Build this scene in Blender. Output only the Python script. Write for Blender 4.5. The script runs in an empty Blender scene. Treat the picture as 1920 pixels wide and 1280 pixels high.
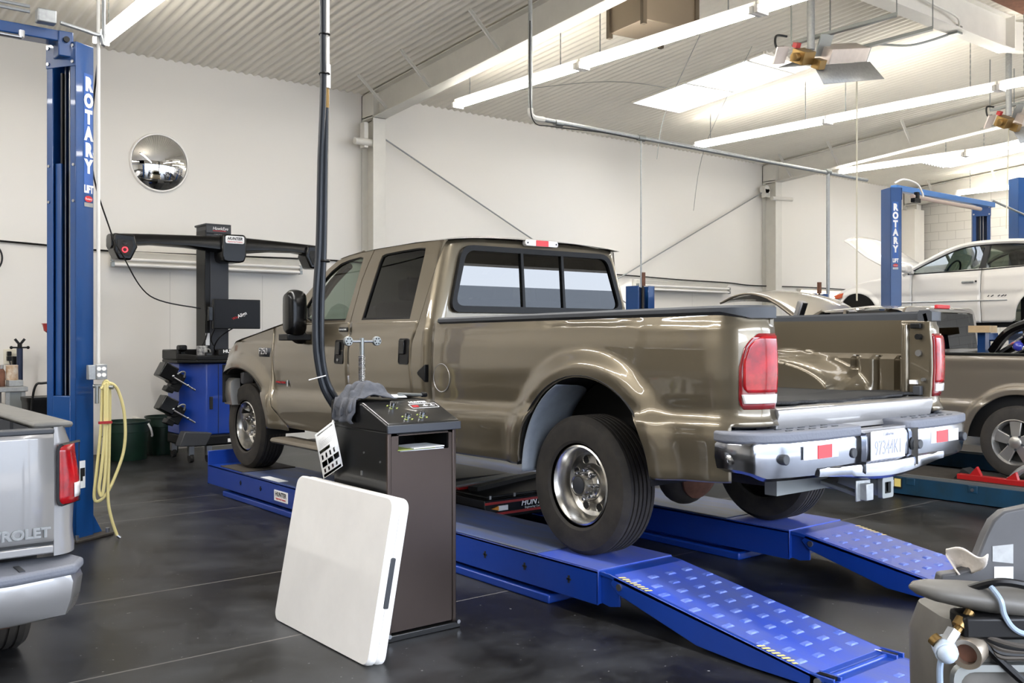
SKYS, DOORP, SKYP, EXPO = 1.2, 95, 150, 1.0
import bpy, bmesh, math, random
from mathutils import Vector as V, Matrix, Quaternion
random.seed(7)
PI = math.pi
COL = bpy.context.scene.collection
WM = {}                     # world matrix of every object made here
def lin(h):
    if not isinstance(h, str): return (*h, 1.0) if len(h) == 3 else h
    h = h.lstrip('#'); o = []
    for i in (0, 2, 4):
        c = int(h[i:i+2], 16) / 255
        o.append(c / 12.92 if c <= .04045 else ((c + .055) / 1.055) ** 2.4)
    return (*o, 1.0)
def mat(name, col, rough=.5, metal=0, coat=0, emit=0, noise=0, nscale=8, bump=0, bscale=60, col2=None, spec=.5, coatrough=.03, trans=0, stretch=None):
    m = bpy.data.materials.new(name); m.use_nodes = True
    nt = m.node_tree; b = nt.nodes['Principled BSDF']; c = lin(col)
    b.inputs['Base Color'].default_value = c
    b.inputs['Roughness'].default_value = rough
    b.inputs['Metallic'].default_value = metal
    b.inputs['Coat Weight'].default_value = coat
    b.inputs['Coat Roughness'].default_value = coatrough
    b.inputs['Specular IOR Level'].default_value = spec
    if trans: b.inputs['Transmission Weight'].default_value = trans
    if emit:
        b.inputs['Emission Color'].default_value = c; b.inputs['Emission Strength'].default_value = emit
    if noise or bump:
        tc = nt.nodes.new('ShaderNodeTexCoord'); src = tc.outputs['Object']
        if stretch:
            mp = nt.nodes.new('ShaderNodeMapping'); mp.inputs['Scale'].default_value = stretch
            nt.links.new(src, mp.inputs['Vector']); src = mp.outputs['Vector']
    if noise:
        n = nt.nodes.new('ShaderNodeTexNoise'); n.inputs['Scale'].default_value = nscale; n.inputs['Detail'].default_value = 6
        n.inputs['Roughness'].default_value = .62
        nt.links.new(src, n.inputs['Vector'])
        r = nt.nodes.new('ShaderNodeValToRGB'); nt.links.new(n.outputs['Fac'], r.inputs['Fac'])
        r.color_ramp.elements[0].position = .34; r.color_ramp.elements[1].position = .68
        c2 = lin(col2) if col2 else tuple(x * (1 - noise) for x in c[:3]) + (1,)
        r.color_ramp.elements[0].color = c2; r.color_ramp.elements[1].color = c
        nt.links.new(r.outputs['Color'], b.inputs['Base Color'])
    if bump:
        n2 = nt.nodes.new('ShaderNodeTexNoise'); n2.inputs['Scale'].default_value = bscale; n2.inputs['Detail'].default_value = 3
        nt.links.new(src, n2.inputs['Vector'])
        bp = nt.nodes.new('ShaderNodeBump'); bp.inputs['Strength'].default_value = bump; bp.inputs['Distance'].default_value = .01
        nt.links.new(n2.outputs['Fac'], bp.inputs['Height']); nt.links.new(bp.outputs['Normal'], b.inputs['Normal'])
    return m
def glassmat(name, tint, gloss=.06, rough=0.0):
    """thin pane: tinted see-through plus a mirror-like fresnel reflection"""
    m = bpy.data.materials.new(name); m.use_nodes = True; nt = m.node_tree; nt.nodes.clear()
    o = nt.nodes.new('ShaderNodeOutputMaterial'); mx = nt.nodes.new('ShaderNodeMixShader')
    t = nt.nodes.new('ShaderNodeBsdfTransparent'); t.inputs['Color'].default_value = lin(tint)
    g = nt.nodes.new('ShaderNodeBsdfGlossy'); g.inputs['Roughness'].default_value = rough
    f = nt.nodes.new('ShaderNodeLayerWeight'); f.inputs['Blend'].default_value = .5
    pw = nt.nodes.new('ShaderNodeMath'); pw.operation = 'POWER'; pw.inputs[1].default_value = 5
    nt.links.new(f.outputs['Facing'], pw.inputs[0])
    a = nt.nodes.new('ShaderNodeMath'); a.operation = 'MULTIPLY_ADD'; a.inputs[1].default_value = .9; a.inputs[2].default_value = .04 + gloss; a.use_clamp = True
    nt.links.new(pw.outputs[0], a.inputs[0]); nt.links.new(a.outputs[0], mx.inputs[0])
    nt.links.new(t.outputs[0], mx.inputs[1]); nt.links.new(g.outputs[0], mx.inputs[2]); nt.links.new(mx.outputs[0], o.inputs[0])
    return m
def frame(d):
    d = V(d).normalized(); a = V((0, 0, 1)) if abs(d.z) < .95 else V((0, 1, 0))
    u = a.cross(d).normalized(); return u, d.cross(u).normalized()
def rotz(a): return Matrix.Rotation(a, 3, 'Z')
def rr(w, h, r, n=4, cx=0, cy=0):
    """rounded rectangle, counter-clockwise"""
    P = []
    for (sx, sy, a0) in ((1, -1, -90), (1, 1, 0), (-1, 1, 90), (-1, -1, 180)):
        for i in range(n + 1):
            a = math.radians(a0 + 90 * i / n)
            P.append((cx + sx * (w / 2 - r) + r * math.cos(a), cy + sy * (h / 2 - r) + r * math.sin(a)))
    return P
def smooth_poly(P, n=3, closed=True):
    """Chaikin rounding"""
    for _ in range(n):
        Q = []; L = len(P)
        for i in range(L if closed else L - 1):
            a, b = P[i], P[(i + 1) % L]
            Q.append(tuple(.75 * x + .25 * y for x, y in zip(a, b))); Q.append(tuple(.25 * x + .75 * y for x, y in zip(a, b)))
        if not closed: Q = [P[0]] + Q + [P[-1]]
        P = Q
    return P
def spline(P, n=8):
    """Catmull-Rom through points"""
    P = [V(p) for p in P]; o = []
    for i in range(len(P) - 1):
        p0 = P[max(i - 1, 0)]; p1 = P[i]; p2 = P[i + 1]; p3 = P[min(i + 2, len(P) - 1)]
        for k in range(n):
            t = k / n
            o.append(.5 * ((2 * p1) + (p2 - p0) * t + (2 * p0 - 5 * p1 + 4 * p2 - p3) * t * t + (3 * p1 - p0 - 3 * p2 + p3) * t ** 3))
    o.append(P[-1]); return o
def interp(tab, x):
    """smooth (cosine) interpolation of a sorted table"""
    if x <= tab[0][0]: return tab[0][1]
    for (a, fa), (b, fb) in zip(tab, tab[1:]):
        if x <= b:
            t = (x - a) / (b - a); t = t * t * (3 - 2 * t); return fa + (fb - fa) * t
    return tab[-1][1]
def lerp(tab, x):
    if x <= tab[0][0]: return tab[0][1]
    for (a, fa), (b, fb) in zip(tab, tab[1:]):
        if x <= b: return fa + (fb - fa) * (x - a) / (b - a)
    return tab[-1][1]
class M:
    def __init__(s): s.v = []; s.f = []; s.mi = []; s.cur = 0
    def add(s, vs, fs):
        o = len(s.v); s.v += [tuple(v) for v in vs]
        for f in fs: s.f.append([o + i for i in f]); s.mi.append(s.cur)
        return s
    def box(s, c, d, R=None):
        x, y, z = (k / 2 for k in d); c = V(c); vs = []
        for sx in (-1, 1):
            for sy in (-1, 1):
                for sz in (-1, 1):
                    p = V((sx * x, sy * y, sz * z))
                    vs.append(c + (R @ p if R else p))
        return s.add(vs, [(0, 1, 3, 2), (4, 6, 7, 5), (0, 4, 5, 1), (2, 3, 7, 6), (0, 2, 6, 4), (1, 5, 7, 3)])
    def bx(s, x0, x1, y0, y1, z0, z1): return s.box(((x0 + x1) / 2, (y0 + y1) / 2, (z0 + z1) / 2), (abs(x1 - x0), abs(y1 - y0), abs(z1 - z0)))
    def bar(s, a, b, w, h, up=(0, 0, 1)):
        """box beam from a to b, w across, h along up"""
        a, b = V(a), V(b); d = (b - a).normalized(); r = d.cross(V(up)).normalized(); u = r.cross(d)
        vs = [p + r * (i * w / 2) + u * (j * h / 2) for p in (a, b) for i, j in ((-1, -1), (1, -1), (1, 1), (-1, 1))]
        return s.add(vs, [(3, 2, 1, 0), (4, 5, 6, 7)] + [(k, (k + 1) % 4, 4 + (k + 1) % 4, 4 + k) for k in range(4)])
    def cyl(s, a, b, r, r2=None, n=16, cap=True):
        return s.loft([s.circ(a, V(b) - V(a), r, n), s.circ(b, V(b) - V(a), r if r2 is None else r2, n)], cap=cap)
    @staticmethod
    def circ(c, d, r, n=16):
        u, w = frame(d); c = V(c)
        return [c + u * (r * math.cos(2 * PI * i / n)) + w * (r * math.sin(2 * PI * i / n)) for i in range(n)]
    def loft(s, rings, closed=True, cap=True, loop=False):
        n = len(rings[0]); vs = [p for r in rings for p in r]; fs = []; R = len(rings)
        for j in range(R if loop else R - 1):
            k = (j + 1) % R
            for i in range(n if closed else n - 1):
                i2 = (i + 1) % n; fs.append((j * n + i, j * n + i2, k * n + i2, k * n + i))
        if cap and not loop and closed:
            fs.append(tuple(reversed(range(n)))); fs.append(tuple((R - 1) * n + i for i in range(n)))
        return s.add(vs, fs)
    def tube(s, pts, r, n=8, closed=False):
        P = [V(p) for p in pts]; rings = []; L = len(P); u = None
        for i, p in enumerate(P):
            if closed: d = P[(i + 1) % L] - P[i - 1]
            else: d = P[min(i + 1, L - 1)] - P[max(i - 1, 0)]
            d.normalize()
            if u is None: u, w = frame(d)
            else: u = (u - d * u.dot(d)).normalized(); w = d.cross(u)
            q = r[i] if isinstance(r, (list, tuple)) else r
            rings.append([p + u * (q * math.cos(2 * PI * k / n)) + w * (q * math.sin(2 * PI * k / n)) for k in range(n)])
        return s.loft(rings, loop=closed)
    def lathe(s, prof, c, axis=(0, 0, 1), n=32, cap=False):
        """prof: (radius, distance along axis)"""
        c = V(c); d = V(axis).normalized()
        return s.loft([s.circ(c + d * h, d, max(r, 1e-4), n) for r, h in prof], cap=cap)
    def prism(s, poly, plane, a, b):
        """2-D outline extruded from a to b; plane 'yz' extrudes along x, 'xz' along y, 'xy' along z"""
        P = {'yz': lambda p, t: (t, p[0], p[1]), 'xz': lambda p, t: (p[0], t, p[1]), 'xy': lambda p, t: (p[0], p[1], t)}[plane]
        n = len(poly); vs = [P(p, a) for p in poly] + [P(p, b) for p in poly]
        return s.add(vs, [tuple(range(n)), tuple(reversed(range(n, 2 * n)))] + [(i, n + i, n + (i + 1) % n, (i + 1) % n) for i in range(n)])
    def poly(s, pts): return s.add(pts, [tuple(range(len(pts)))])
    def ring(s, A, B, fn, t):
        """frame between outlines A and B (same count) with fn(p, depth) -> 3-D, depth 0..t"""
        n = len(A); vs = [fn(p, d) for d in (0, t) for L in (A, B) for p in L]; fs = []
        for i in range(n):
            j = (i + 1) % n
            fs += [(i, j, n + j, n + i), (2 * n + j, 2 * n + i, 3 * n + i, 3 * n + j), (j, i, 2 * n + i, 2 * n + j), (n + i, n + j, 3 * n + j, 3 * n + i)]
        return s.add(vs, fs)
    def grid(s, fn, nu, nv, closed=False):
        vs = [fn(i / nu, j / nv) for j in range(nv + 1) for i in range(nu + 1)]; w = nu + 1
        return s.add(vs, [(j * w + i, j * w + i + 1, (j + 1) * w + i + 1, (j + 1) * w + i) for j in range(nv) for i in range(nu)])
    def ball(s, c, r, n=12, sc=(1, 1, 1)):
        c = V(c); rings = []
        for j in range(n + 1):
            a = -PI / 2 + PI * j / n; q = max(math.cos(a), 1e-3) * r
            rings.append([c + V((q * math.cos(2 * PI * i / (2 * n)) * sc[0], q * math.sin(2 * PI * i / (2 * n)) * sc[1], r * math.sin(a) * sc[2])) for i in range(2 * n)])
        return s.loft(rings)
    def xf(s, mtx, start=0):
        for i in range(start, len(s.v)): s.v[i] = tuple(mtx @ V(s.v[i]))
        return s
    def build(s, name, mats, parent=None, bevel=0, seg=2, ang=35, solid=0, sub=0, label=None, weld=False, offs=-1):
        me = bpy.data.meshes.new(name)
        vs = [V(v) for v in s.v]
        lo = V((min(v[k] for v in vs) for k in range(3))); hi = V((max(v[k] for v in vs) for k in range(3)))
        org = V(((lo.x + hi.x) / 2, (lo.y + hi.y) / 2, lo.z if parent is None else (lo.z + hi.z) / 2))
        me.from_pydata([v - org for v in vs], [], s.f)
        for m in (mats if isinstance(mats, (list, tuple)) else [mats]): me.materials.append(m)
        me.polygons.foreach_set('material_index', s.mi)
        me.polygons.foreach_set('use_smooth', [True] * len(s.f))
        bm = bmesh.new(); bm.from_mesh(me)
        if weld: bmesh.ops.remove_doubles(bm, verts=bm.verts, dist=2e-4)
        bmesh.ops.recalc_face_normals(bm, faces=bm.faces); bm.to_mesh(me); bm.free()
        me.set_sharp_from_angle(angle=math.radians(ang))
        o = bpy.data.objects.new(name, me); COL.objects.link(o)
        W = Matrix.Translation(org); attach(o, W, parent)
        if solid:
            k = o.modifiers.new('Solidify', 'SOLIDIFY'); k.thickness = solid; k.offset = offs
        if sub:
            k = o.modifiers.new('Subsurf', 'SUBSURF'); k.levels = sub; k.render_levels = sub
        if bevel:
            k = o.modifiers.new('Bevel', 'BEVEL'); k.width = bevel; k.segments = seg; k.limit_method = 'ANGLE'; k.angle_limit = math.radians(40)
        if label: o['label'] = label
        return o
def attach(o, W, parent):
    WM[o.name] = W.copy()
    if parent is not None:
        o.parent = parent; o.matrix_parent_inverse = WM[parent.name].inverted()
    loc, rot, sc = W.decompose(); o.location = loc; o.rotation_euler = rot.to_euler(); o.scale = sc
    return o
def tag(o, label, cat, group=None, kind=None):
    if label: o['label'] = label
    if cat: o['category'] = cat
    if group: o['group'] = group
    if kind: o['kind'] = kind
    return o
def thing(name, label, cat, loc=(0, 0, 0), rz=0, group=None):
    o = bpy.data.objects.new(name, None); COL.objects.link(o); o.empty_display_size = .1
    attach(o, Matrix.Translation(V(loc)) @ Matrix.Rotation(rz, 4, 'Z'), None)
    return tag(o, label, cat, group)
def struct(o): o['kind'] = 'structure'; return o
def dup(root, loc, rz=0, label=None, group=None):
    def cp(o, par):
        c = o.copy(); COL.objects.link(c); WM[c.name] = WM[o.name]
        if par is not None: c.parent = par
        for ch in KIDS(o): cp(ch, c)
        return c
    r = cp(root, None); r.location = loc; r.rotation_euler = (0, 0, rz)
    WM[r.name] = Matrix.Translation(V(loc)) @ Matrix.Rotation(rz, 4, 'Z')
    if label: r['label'] = label
    if group: r['group'] = group
    return r
def KIDS(o): return [c for c in COL.objects if c.parent == o]
def text(name, s, size, org, right, up, m, parent, ext=.0008, align='CENTER', bold=0, sx=1, shear=0, spacing=1, label=None):
    """flat lettering as a mesh: org = middle of the baseline"""
    cu = bpy.data.curves.new(name, 'FONT'); cu.body = s; cu.size = size; cu.extrude = ext; cu.align_x = align
    cu.offset = bold; cu.shear = shear; cu.space_character = spacing; cu.resolution_u = 3
    t = bpy.data.objects.new(name + '_curve', cu); COL.objects.link(t)
    dg = bpy.context.evaluated_depsgraph_get(); me = bpy.data.meshes.new_from_object(t.evaluated_get(dg))
    bpy.data.objects.remove(t); bpy.data.curves.remove(cu)
    me.materials.clear(); me.materials.append(m)
    o = bpy.data.objects.new(name, me); COL.objects.link(o)
    r = V(right).normalized(); u = V(up).normalized(); n = r.cross(u)
    R = Matrix((r * sx, u, n)).transposed().to_4x4()
    me.transform(R)
    attach(o, Matrix.Translation(V(org)), parent)
    if label: o['label'] = label
    return o
# ---------------------------------------------------------------- materials
A = {}
A['white_wall'] = mat('painted_wall', '#e6e1d8', .55, noise=.06, nscale=1.2, col2='#dcd7cd', bump=.04, bscale=25)
A['white_steel'] = mat('white_painted_steel', '#dedbd3', .45, noise=.06, nscale=6)
A['ceil'] = mat('ribbed_ceiling_paint', '#f0ebe0', .5, noise=.05, nscale=2)
A['grey_steel'] = mat('grey_steel', '#8f9290', .4, .7)
A['galv'] = mat('galvanized', '#a9abab', .45, .6, noise=.2, nscale=30)
A['white_plastic'] = mat('white_plastic', '#f3f0eb', .4, noise=.06, nscale=5)
A['black_plastic'] = mat('black_plastic', '#0b0b0c', .42, spec=.3)
A['black_gloss'] = mat('black_gloss', '#060607', .24, spec=.4)
A['rubber'] = mat('black_rubber', '#151516', .75, noise=.3, nscale=14, col2='#1f1d1b')
A['tire'] = mat('tyre_rubber', '#37322c', .75, noise=.4, nscale=9, col2='#25221f', bump=.05, bscale=140)
A['hose'] = mat('black_hose', '#22262c', .35)
A['blue'] = mat('blue_lift_paint', '#0f4480', .35, coat=.4, noise=.1, nscale=3)
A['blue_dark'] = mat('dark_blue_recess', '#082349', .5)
A['rack'] = mat('blue_rack_paint', '#0b3894', .38, coat=.35, noise=.12, nscale=4)
A['rack_top'] = mat('worn_skylit_blue_deck', '#2d4ab4', .42, noise=.6, nscale=2.6, col2='#525d92', bump=.05, bscale=50, stretch=(1.5, .5, 1))  # grey mottling is wear; the lighter blue puts sky gloss into the colour
A['deck_dark'] = mat('scuffed_deck', '#3d5288', .5, noise=.5, nscale=3, col2='#4c4f58', stretch=(3, .5, 1))
A['teal'] = mat('old_teal_paint', '#103c56', .45, noise=.4, nscale=5, col2='#14303f')
A['red'] = mat('red_paint', '#a51414', .4, noise=.15, nscale=6)
A['beige'] = mat('beige_metallic_paint', '#716857', .3, .68, coat=1, coatrough=.02)
A['silver_paint'] = mat('silver_metallic_paint', '#8d8b8a', .36, .35, coat=1, coatrough=.03)
A['white_paint'] = mat('white_car_paint', '#e6e1da', .3, 0, coat=.8)
A['tan_paint'] = mat('tan_metallic_paint', '#7c7366', .38, .5, coat=1)
A['chrome'] = mat('chrome', '#c2c4ca', .09, 1)
A['bumper_chrome'] = mat('worn_chrome', '#a9acb4', .16, 1, noise=.2, nscale=5)
A['polished'] = mat('polished_alloy', '#cbc8c2', .23, 1)
A['alloy'] = mat('painted_alloy', '#b9b6b0', .3, .8)
A['steel'] = mat('bare_steel', '#a9aaac', .3, .95)
A['cast'] = mat('dirty_casting', '#4a443d', .7, .3, noise=.4, nscale=12)
A['rust'] = mat('rusty_brown', '#7d5542', .75, .2, noise=.4, nscale=12)
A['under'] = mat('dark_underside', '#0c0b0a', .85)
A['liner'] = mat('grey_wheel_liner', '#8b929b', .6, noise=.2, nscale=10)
A['trim'] = mat('charcoal_trim', '#34363a', .5)
A['rail_cap'] = mat('black_rail_cap', '#3b3e43', .5, noise=.1, nscale=12)
A['pad'] = mat('grey_step_pad', '#6d7079', .55, bump=.15, bscale=90)
A['tail_red'] = mat('red_lens', '#b80d18', .2, 0, coat=.35, noise=.35, nscale=14, col2='#7d0a12')
A['tail_dark'] = mat('dark_red_lens', '#7d0b14', .15, coat=1)
A['amber'] = mat('amber_lens', '#c8501e', .2, coat=1)
A['clear_lens'] = mat('clear_lens', '#d9d5d2', .15, coat=1)
A['red_tape'] = mat('red_reflective', '#e0393f', .35)
A['white_tape'] = mat('white_reflective', '#e6e6ea', .35)
A['plate'] = mat('plate_white', '#e0e0e4', .5)
A['plate_ink'] = mat('plate_ink', '#a3a6b2', .5)
A['glass_dark'] = glassmat('tinted_glass', '#2b2a26', .02)
A['glass_rear'] = glassmat('tinted_rear_glass', '#23231f', .03)
A['glass_clear'] = glassmat('clear_glass', '#cfd6d0', .03)
A['glass_green'] = glassmat('green_glass', '#b4c2b8', .01)
A['brown_fabric'] = mat('tan_seat_cloth', '#5c4a3a', .8)
A['dash'] = mat('dark_dash', '#26211c', .6)
A['mat_ribbed'] = mat('black_bed_mat', '#1c1c1d', .7, bump=.2, bscale=120)
A['green'] = mat('dark_green_plastic', '#0d2a1e', .45, noise=.3, nscale=10)
A['yellow_hose'] = mat('yellow_rubber', '#d3c588', .5)
A['brass'] = mat('brass', '#94784a', .35, .8)
A['pale_rope'] = mat('pale_rope', '#cdc7b4', .7)
A['bump_blue'] = mat('bump_blue', '#3450ac', .5, noise=.4, nscale=25, col2='#6d7fc4')
A['paper'] = mat('paper', '#eceef0', .7)
A['ink'] = mat('black_ink', '#141414', .6)
A['white_ink'] = mat('white_ink', '#f2f2f2', .5)
A['blue_ink'] = mat('blue_ink', '#1f4e8c', .5)
A['red_ink'] = mat('red_ink', '#c9242a', .5)
A['green_ink'] = mat('green_ink', '#8f9a4a', .5)
A['rag'] = mat('blue_grey_rag', '#62646b', .9, noise=.5, nscale=16, col2='#44464c', bump=.2, bscale=70)
A['yellow'] = mat('yellow_tape', '#e8cf76', .45)
A['kiosk'] = mat('bronze_brown_metal', '#4d433e', .3, .75, noise=.06, nscale=3)
A['kiosk_black'] = mat('kiosk_black', '#0e0e0e', .3, coat=.3)
A['grey_mach'] = mat('grey_casting_plastic', '#67645e', .5, noise=.25, nscale=5, col2='#55524d')
A['wood'] = mat('raw_wood', '#c8ab82', .7, noise=.2, nscale=8)
A['emit_red'] = mat('red_led', '#ff2028', .4, emit=6)
A['tube'] = mat('fluorescent_tube', '#fffaf0', .4, emit=20)
A['tube_dim'] = mat('unlit_tube', '#f1eeea', .35)
A['tube_lit'] = mat('lit_tube', '#ffe9c8', .4, emit=4)
A['mirror'] = mat('mirror_silver', '#f0f0f0', .0, 1)
A['concrete_out'] = mat('outdoor_concrete', '#b9b5ae', .8)
A['camo'] = mat('camo_mug', '#c9c9c6', .5, noise=.8, nscale=22, col2='#3a3a42')
def floor_mat():
    m = bpy.data.materials.new('dark_epoxy_floor'); m.use_nodes = True; nt = m.node_tree; N = nt.nodes; L = nt.links
    b = N['Principled BSDF']; tc = N.new('ShaderNodeTexCoord'); sep = N.new('ShaderNodeSeparateXYZ'); L.new(tc.outputs['Object'], sep.inputs[0])
    def math_(op, a, bb=None, clamp=False):
        n = N.new('ShaderNodeMath'); n.operation = op; n.use_clamp = clamp
        for i, k in enumerate((a, bb)):
            if k is None: continue
            if isinstance(k, (int, float)): n.inputs[i].default_value = k
            else: L.new(k, n.inputs[i])
        return n.outputs[0]
    wob = N.new('ShaderNodeTexNoise'); wob.inputs['Scale'].default_value = 1.3; L.new(tc.outputs['Object'], wob.inputs['Vector'])
    masks = []
    for out, at in ((sep.outputs['Y'], FLOOR_Y), (sep.outputs['X'], FLOOR_X)):
        for p in at:
            d = math_('ABSOLUTE', math_('SUBTRACT', out, p))
            masks.append(math_('LESS_THAN', d, .0055))
    t = masks[0]
    for k in masks[1:]: t = math_('MAXIMUM', t, k)
    n1 = N.new('ShaderNodeTexNoise'); n1.inputs['Scale'].default_value = 1.6; n1.inputs['Detail'].default_value = 9; n1.inputs['Roughness'].default_value = .68
    L.new(tc.outputs['Object'], n1.inputs['Vector'])
    r = N.new('ShaderNodeValToRGB'); L.new(n1.outputs['Fac'], r.inputs['Fac'])
    e = r.color_ramp.elements; e[0].position = .43; e[0].color = lin("#131211"); e[1].position = .66; e[1].color = lin('#353638')
    n2 = N.new('ShaderNodeTexNoise'); n2.inputs['Scale'].default_value = 38; n2.inputs['Detail'].default_value = 2; L.new(tc.outputs['Object'], n2.inputs['Vector'])
    sp = N.new('ShaderNodeValToRGB'); L.new(n2.outputs['Fac'], sp.inputs['Fac']); sp.color_ramp.elements[0].position = .73; sp.color_ramp.elements[1].position = .8
    sp.color_ramp.elements[1].color = (.25, .25, .25, 1)
    ad = N.new('ShaderNodeMix'); ad.data_type = 'RGBA'; ad.blend_type = 'ADD'; ad.inputs['Factor'].default_value = 1
    L.new(r.outputs['Color'], ad.inputs[6]); L.new(sp.outputs['Color'], ad.inputs[7])
    mx = N.new('ShaderNodeMix'); mx.data_type = 'RGBA'; L.new(math_('MULTIPLY', t, .9), mx.inputs['Factor']); L.new(ad.outputs[2], mx.inputs[6]); mx.inputs[7].default_value = lin('#6d6a66')
    L.new(mx.outputs[2], b.inputs['Base Color'])
    rr_ = N.new('ShaderNodeMapRange'); L.new(n1.outputs['Fac'], rr_.inputs['Value']); rr_.inputs['To Min'].default_value = .24; rr_.inputs['To Max'].default_value = .46
    L.new(rr_.outputs[0], b.inputs['Roughness']); b.inputs['Specular IOR Level'].default_value = .22
    return m
FLOOR_Y = (3.97, 3.235, 10.2, 7.0, -.2, 1.0); FLOOR_X = (3.05, 1.2, 6.6, 10.2, 14.0)
A['floor'] = floor_mat()
def cmu_mat():
    m = bpy.data.materials.new('painted_block'); m.use_nodes = True; nt = m.node_tree; N = nt.nodes; L = nt.links
    b = N['Principled BSDF']; tc = N.new('ShaderNodeTexCoord'); sep = N.new('ShaderNodeSeparateXYZ'); cb = N.new('ShaderNodeCombineXYZ')
    L.new(tc.outputs['Object'], sep.inputs[0]); L.new(sep.outputs['Y'], cb.inputs['X']); L.new(sep.outputs['Z'], cb.inputs['Y'])
    br = N.new('ShaderNodeTexBrick'); L.new(cb.outputs[0], br.inputs['Vector'])
    br.inputs['Scale'].default_value = 1; br.inputs['Brick Width'].default_value = .4; br.inputs['Row Height'].default_value = .2; br.inputs['Mortar Size'].default_value = .006
    br.inputs['Color1'].default_value = lin('#cfcbc3'); br.inputs['Color2'].default_value = lin('#cac6be'); br.inputs['Mortar'].default_value = lin('#aeaaa2')
    L.new(br.outputs['Color'], b.inputs['Base Color']); b.inputs['Roughness'].default_value = .6
    return m
A['cmu'] = cmu_mat()
def panel_wall_mat():
    """off-white wall sheeting: faint upright seams, grime low down"""
    m = bpy.data.materials.new('wall_sheeting'); m.use_nodes = True; nt = m.node_tree; N = nt.nodes; L = nt.links
    b = N['Principled BSDF']; tc = N.new('ShaderNodeTexCoord'); sep = N.new('ShaderNodeSeparateXYZ'); L.new(tc.outputs['Object'], sep.inputs[0])
    def math_(op, a, bb):
        n = N.new('ShaderNodeMath'); n.operation = op
        for i, k in enumerate((a, bb)):
            if isinstance(k, (int, float)): n.inputs[i].default_value = k
            else: L.new(k, n.inputs[i])
        return n.outputs[0]
    seam = math_('LESS_THAN', math_('PINGPONG', sep.outputs['X'], .61), .004)
    low = N.new('ShaderNodeMapRange'); L.new(sep.outputs['Z'], low.inputs['Value'])
    low.inputs['From Min'].default_value = 0; low.inputs['From Max'].default_value = 2.4; low.inputs['To Min'].default_value = 1; low.inputs['To Max'].default_value = 0
    nz = N.new('ShaderNodeTexNoise'); nz.inputs['Scale'].default_value = .9; nz.inputs['Detail'].default_value = 7; L.new(tc.outputs['Object'], nz.inputs['Vector'])
    f = math_('MULTIPLY', low.outputs[0], nz.outputs['Fac'])
    mx = N.new('ShaderNodeMix'); mx.data_type = 'RGBA'; L.new(f, mx.inputs['Factor']); mx.inputs[6].default_value = lin('#e8e4dd'); mx.inputs[7].default_value = lin('#d2cfc6')
    m2 = N.new('ShaderNodeMix'); m2.data_type = 'RGBA'; L.new(math_('MULTIPLY', math_('MULTIPLY', seam, .5), math_('LESS_THAN', sep.outputs['Z'], 2.2)), m2.inputs['Factor']); L.new(mx.outputs[2], m2.inputs[6]); m2.inputs[7].default_value = lin('#b2aea6')
    L.new(m2.outputs[2], b.inputs['Base Color']); b.inputs['Roughness'].default_value = .42
    return m
A['wall'] = panel_wall_mat()
# ---------------------------------------------------------------- camera
cam = bpy.data.objects.new('camera', bpy.data.cameras.new('camera')); COL.objects.link(cam)
cam.location = (0, 0, 1.43); cam.rotation_euler = (PI / 2, 0, -math.radians(38.67))
cam.data.sensor_width = 36; cam.data.lens = 36 * 1825 / 1920; cam.data.shift_y = -14 / 1920; cam.data.clip_start = .05
bpy.context.scene.camera = cam
# ---------------------------------------------------------------- room shell
XW, XE, YB, YF = -6.0, 21.8, 12.1, -3.2
def ceil(y): return 4.83 + .085 * (YB - y)
struct(M().bx(XW - .2, XE + .2, YF - .2, YB + .2, -.12, 0).build('floor', A['floor']))
struct(M().bx(XW - .2, XE + .2, YB, YB + .15, 0, 4.84).build('wall_back', A['wall']))
struct(M().prism([(YF - .2, 0), (YB + .15, 0), (YB + .15, 4.82), (YF - .2, ceil(YF - .2))], 'yz', XE, XE + .2).build('wall_right', A['cmu']))
struct(M().prism([(YF - .2, 0), (YB + .15, 0), (YB + .15, 4.82), (YF - .2, ceil(YF - .2))], 'yz', XW - .2, XW).build('wall_left', mat('dim_left_wall', '#c2bcb0', .6)))
# street side: piers and header round the open bay doors (behind the camera, seen in mirrors and glass)
w = M(); HD = 3.95
for a, b in ((XW, -1.7), (6.7, 7.3), (15.9, 16.5), (XE - .5, XE)): w.bx(a, b, YF - .2, YF, 0, ceil(YF))
w.bx(XW, XE, YF - .2, YF, HD, ceil(YF) + .05)
struct(w.build('wall_front', A['white_wall']))
SKY = ((10.7, 11.75, 8.0, 10.42), (19.0, 20.15, 8.0, 10.3))
xs = []; x = XW; pit = .115
while x < XE + .01: xs.append(x); x += pit / 8
for s in SKY: pass
ys = [YF - .2, 2.4, 8.0, 10.42, YB + .1]
c = M(); n = len(xs)
for y in ys:
    for x in xs: c.v.append((x, y, ceil(y) + .013 * max(-.75, min(.75, math.cos(2 * PI * x / pit))) / .75))
for j in range(len(ys) - 1):
    for i in range(n - 1):
        xm = (xs[i] + xs[i + 1]) / 2; ym = (ys[j] + ys[j + 1]) / 2
        if any(a < xm < b and p < ym < q for a, b, p, q in SKY): continue
        c.f.append([j * n + i, j * n + i + 1, (j + 1) * n + i + 1, (j + 1) * n + i]); c.mi.append(0)
struct(c.build('ceiling', A['ceil'], ang=60))
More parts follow.
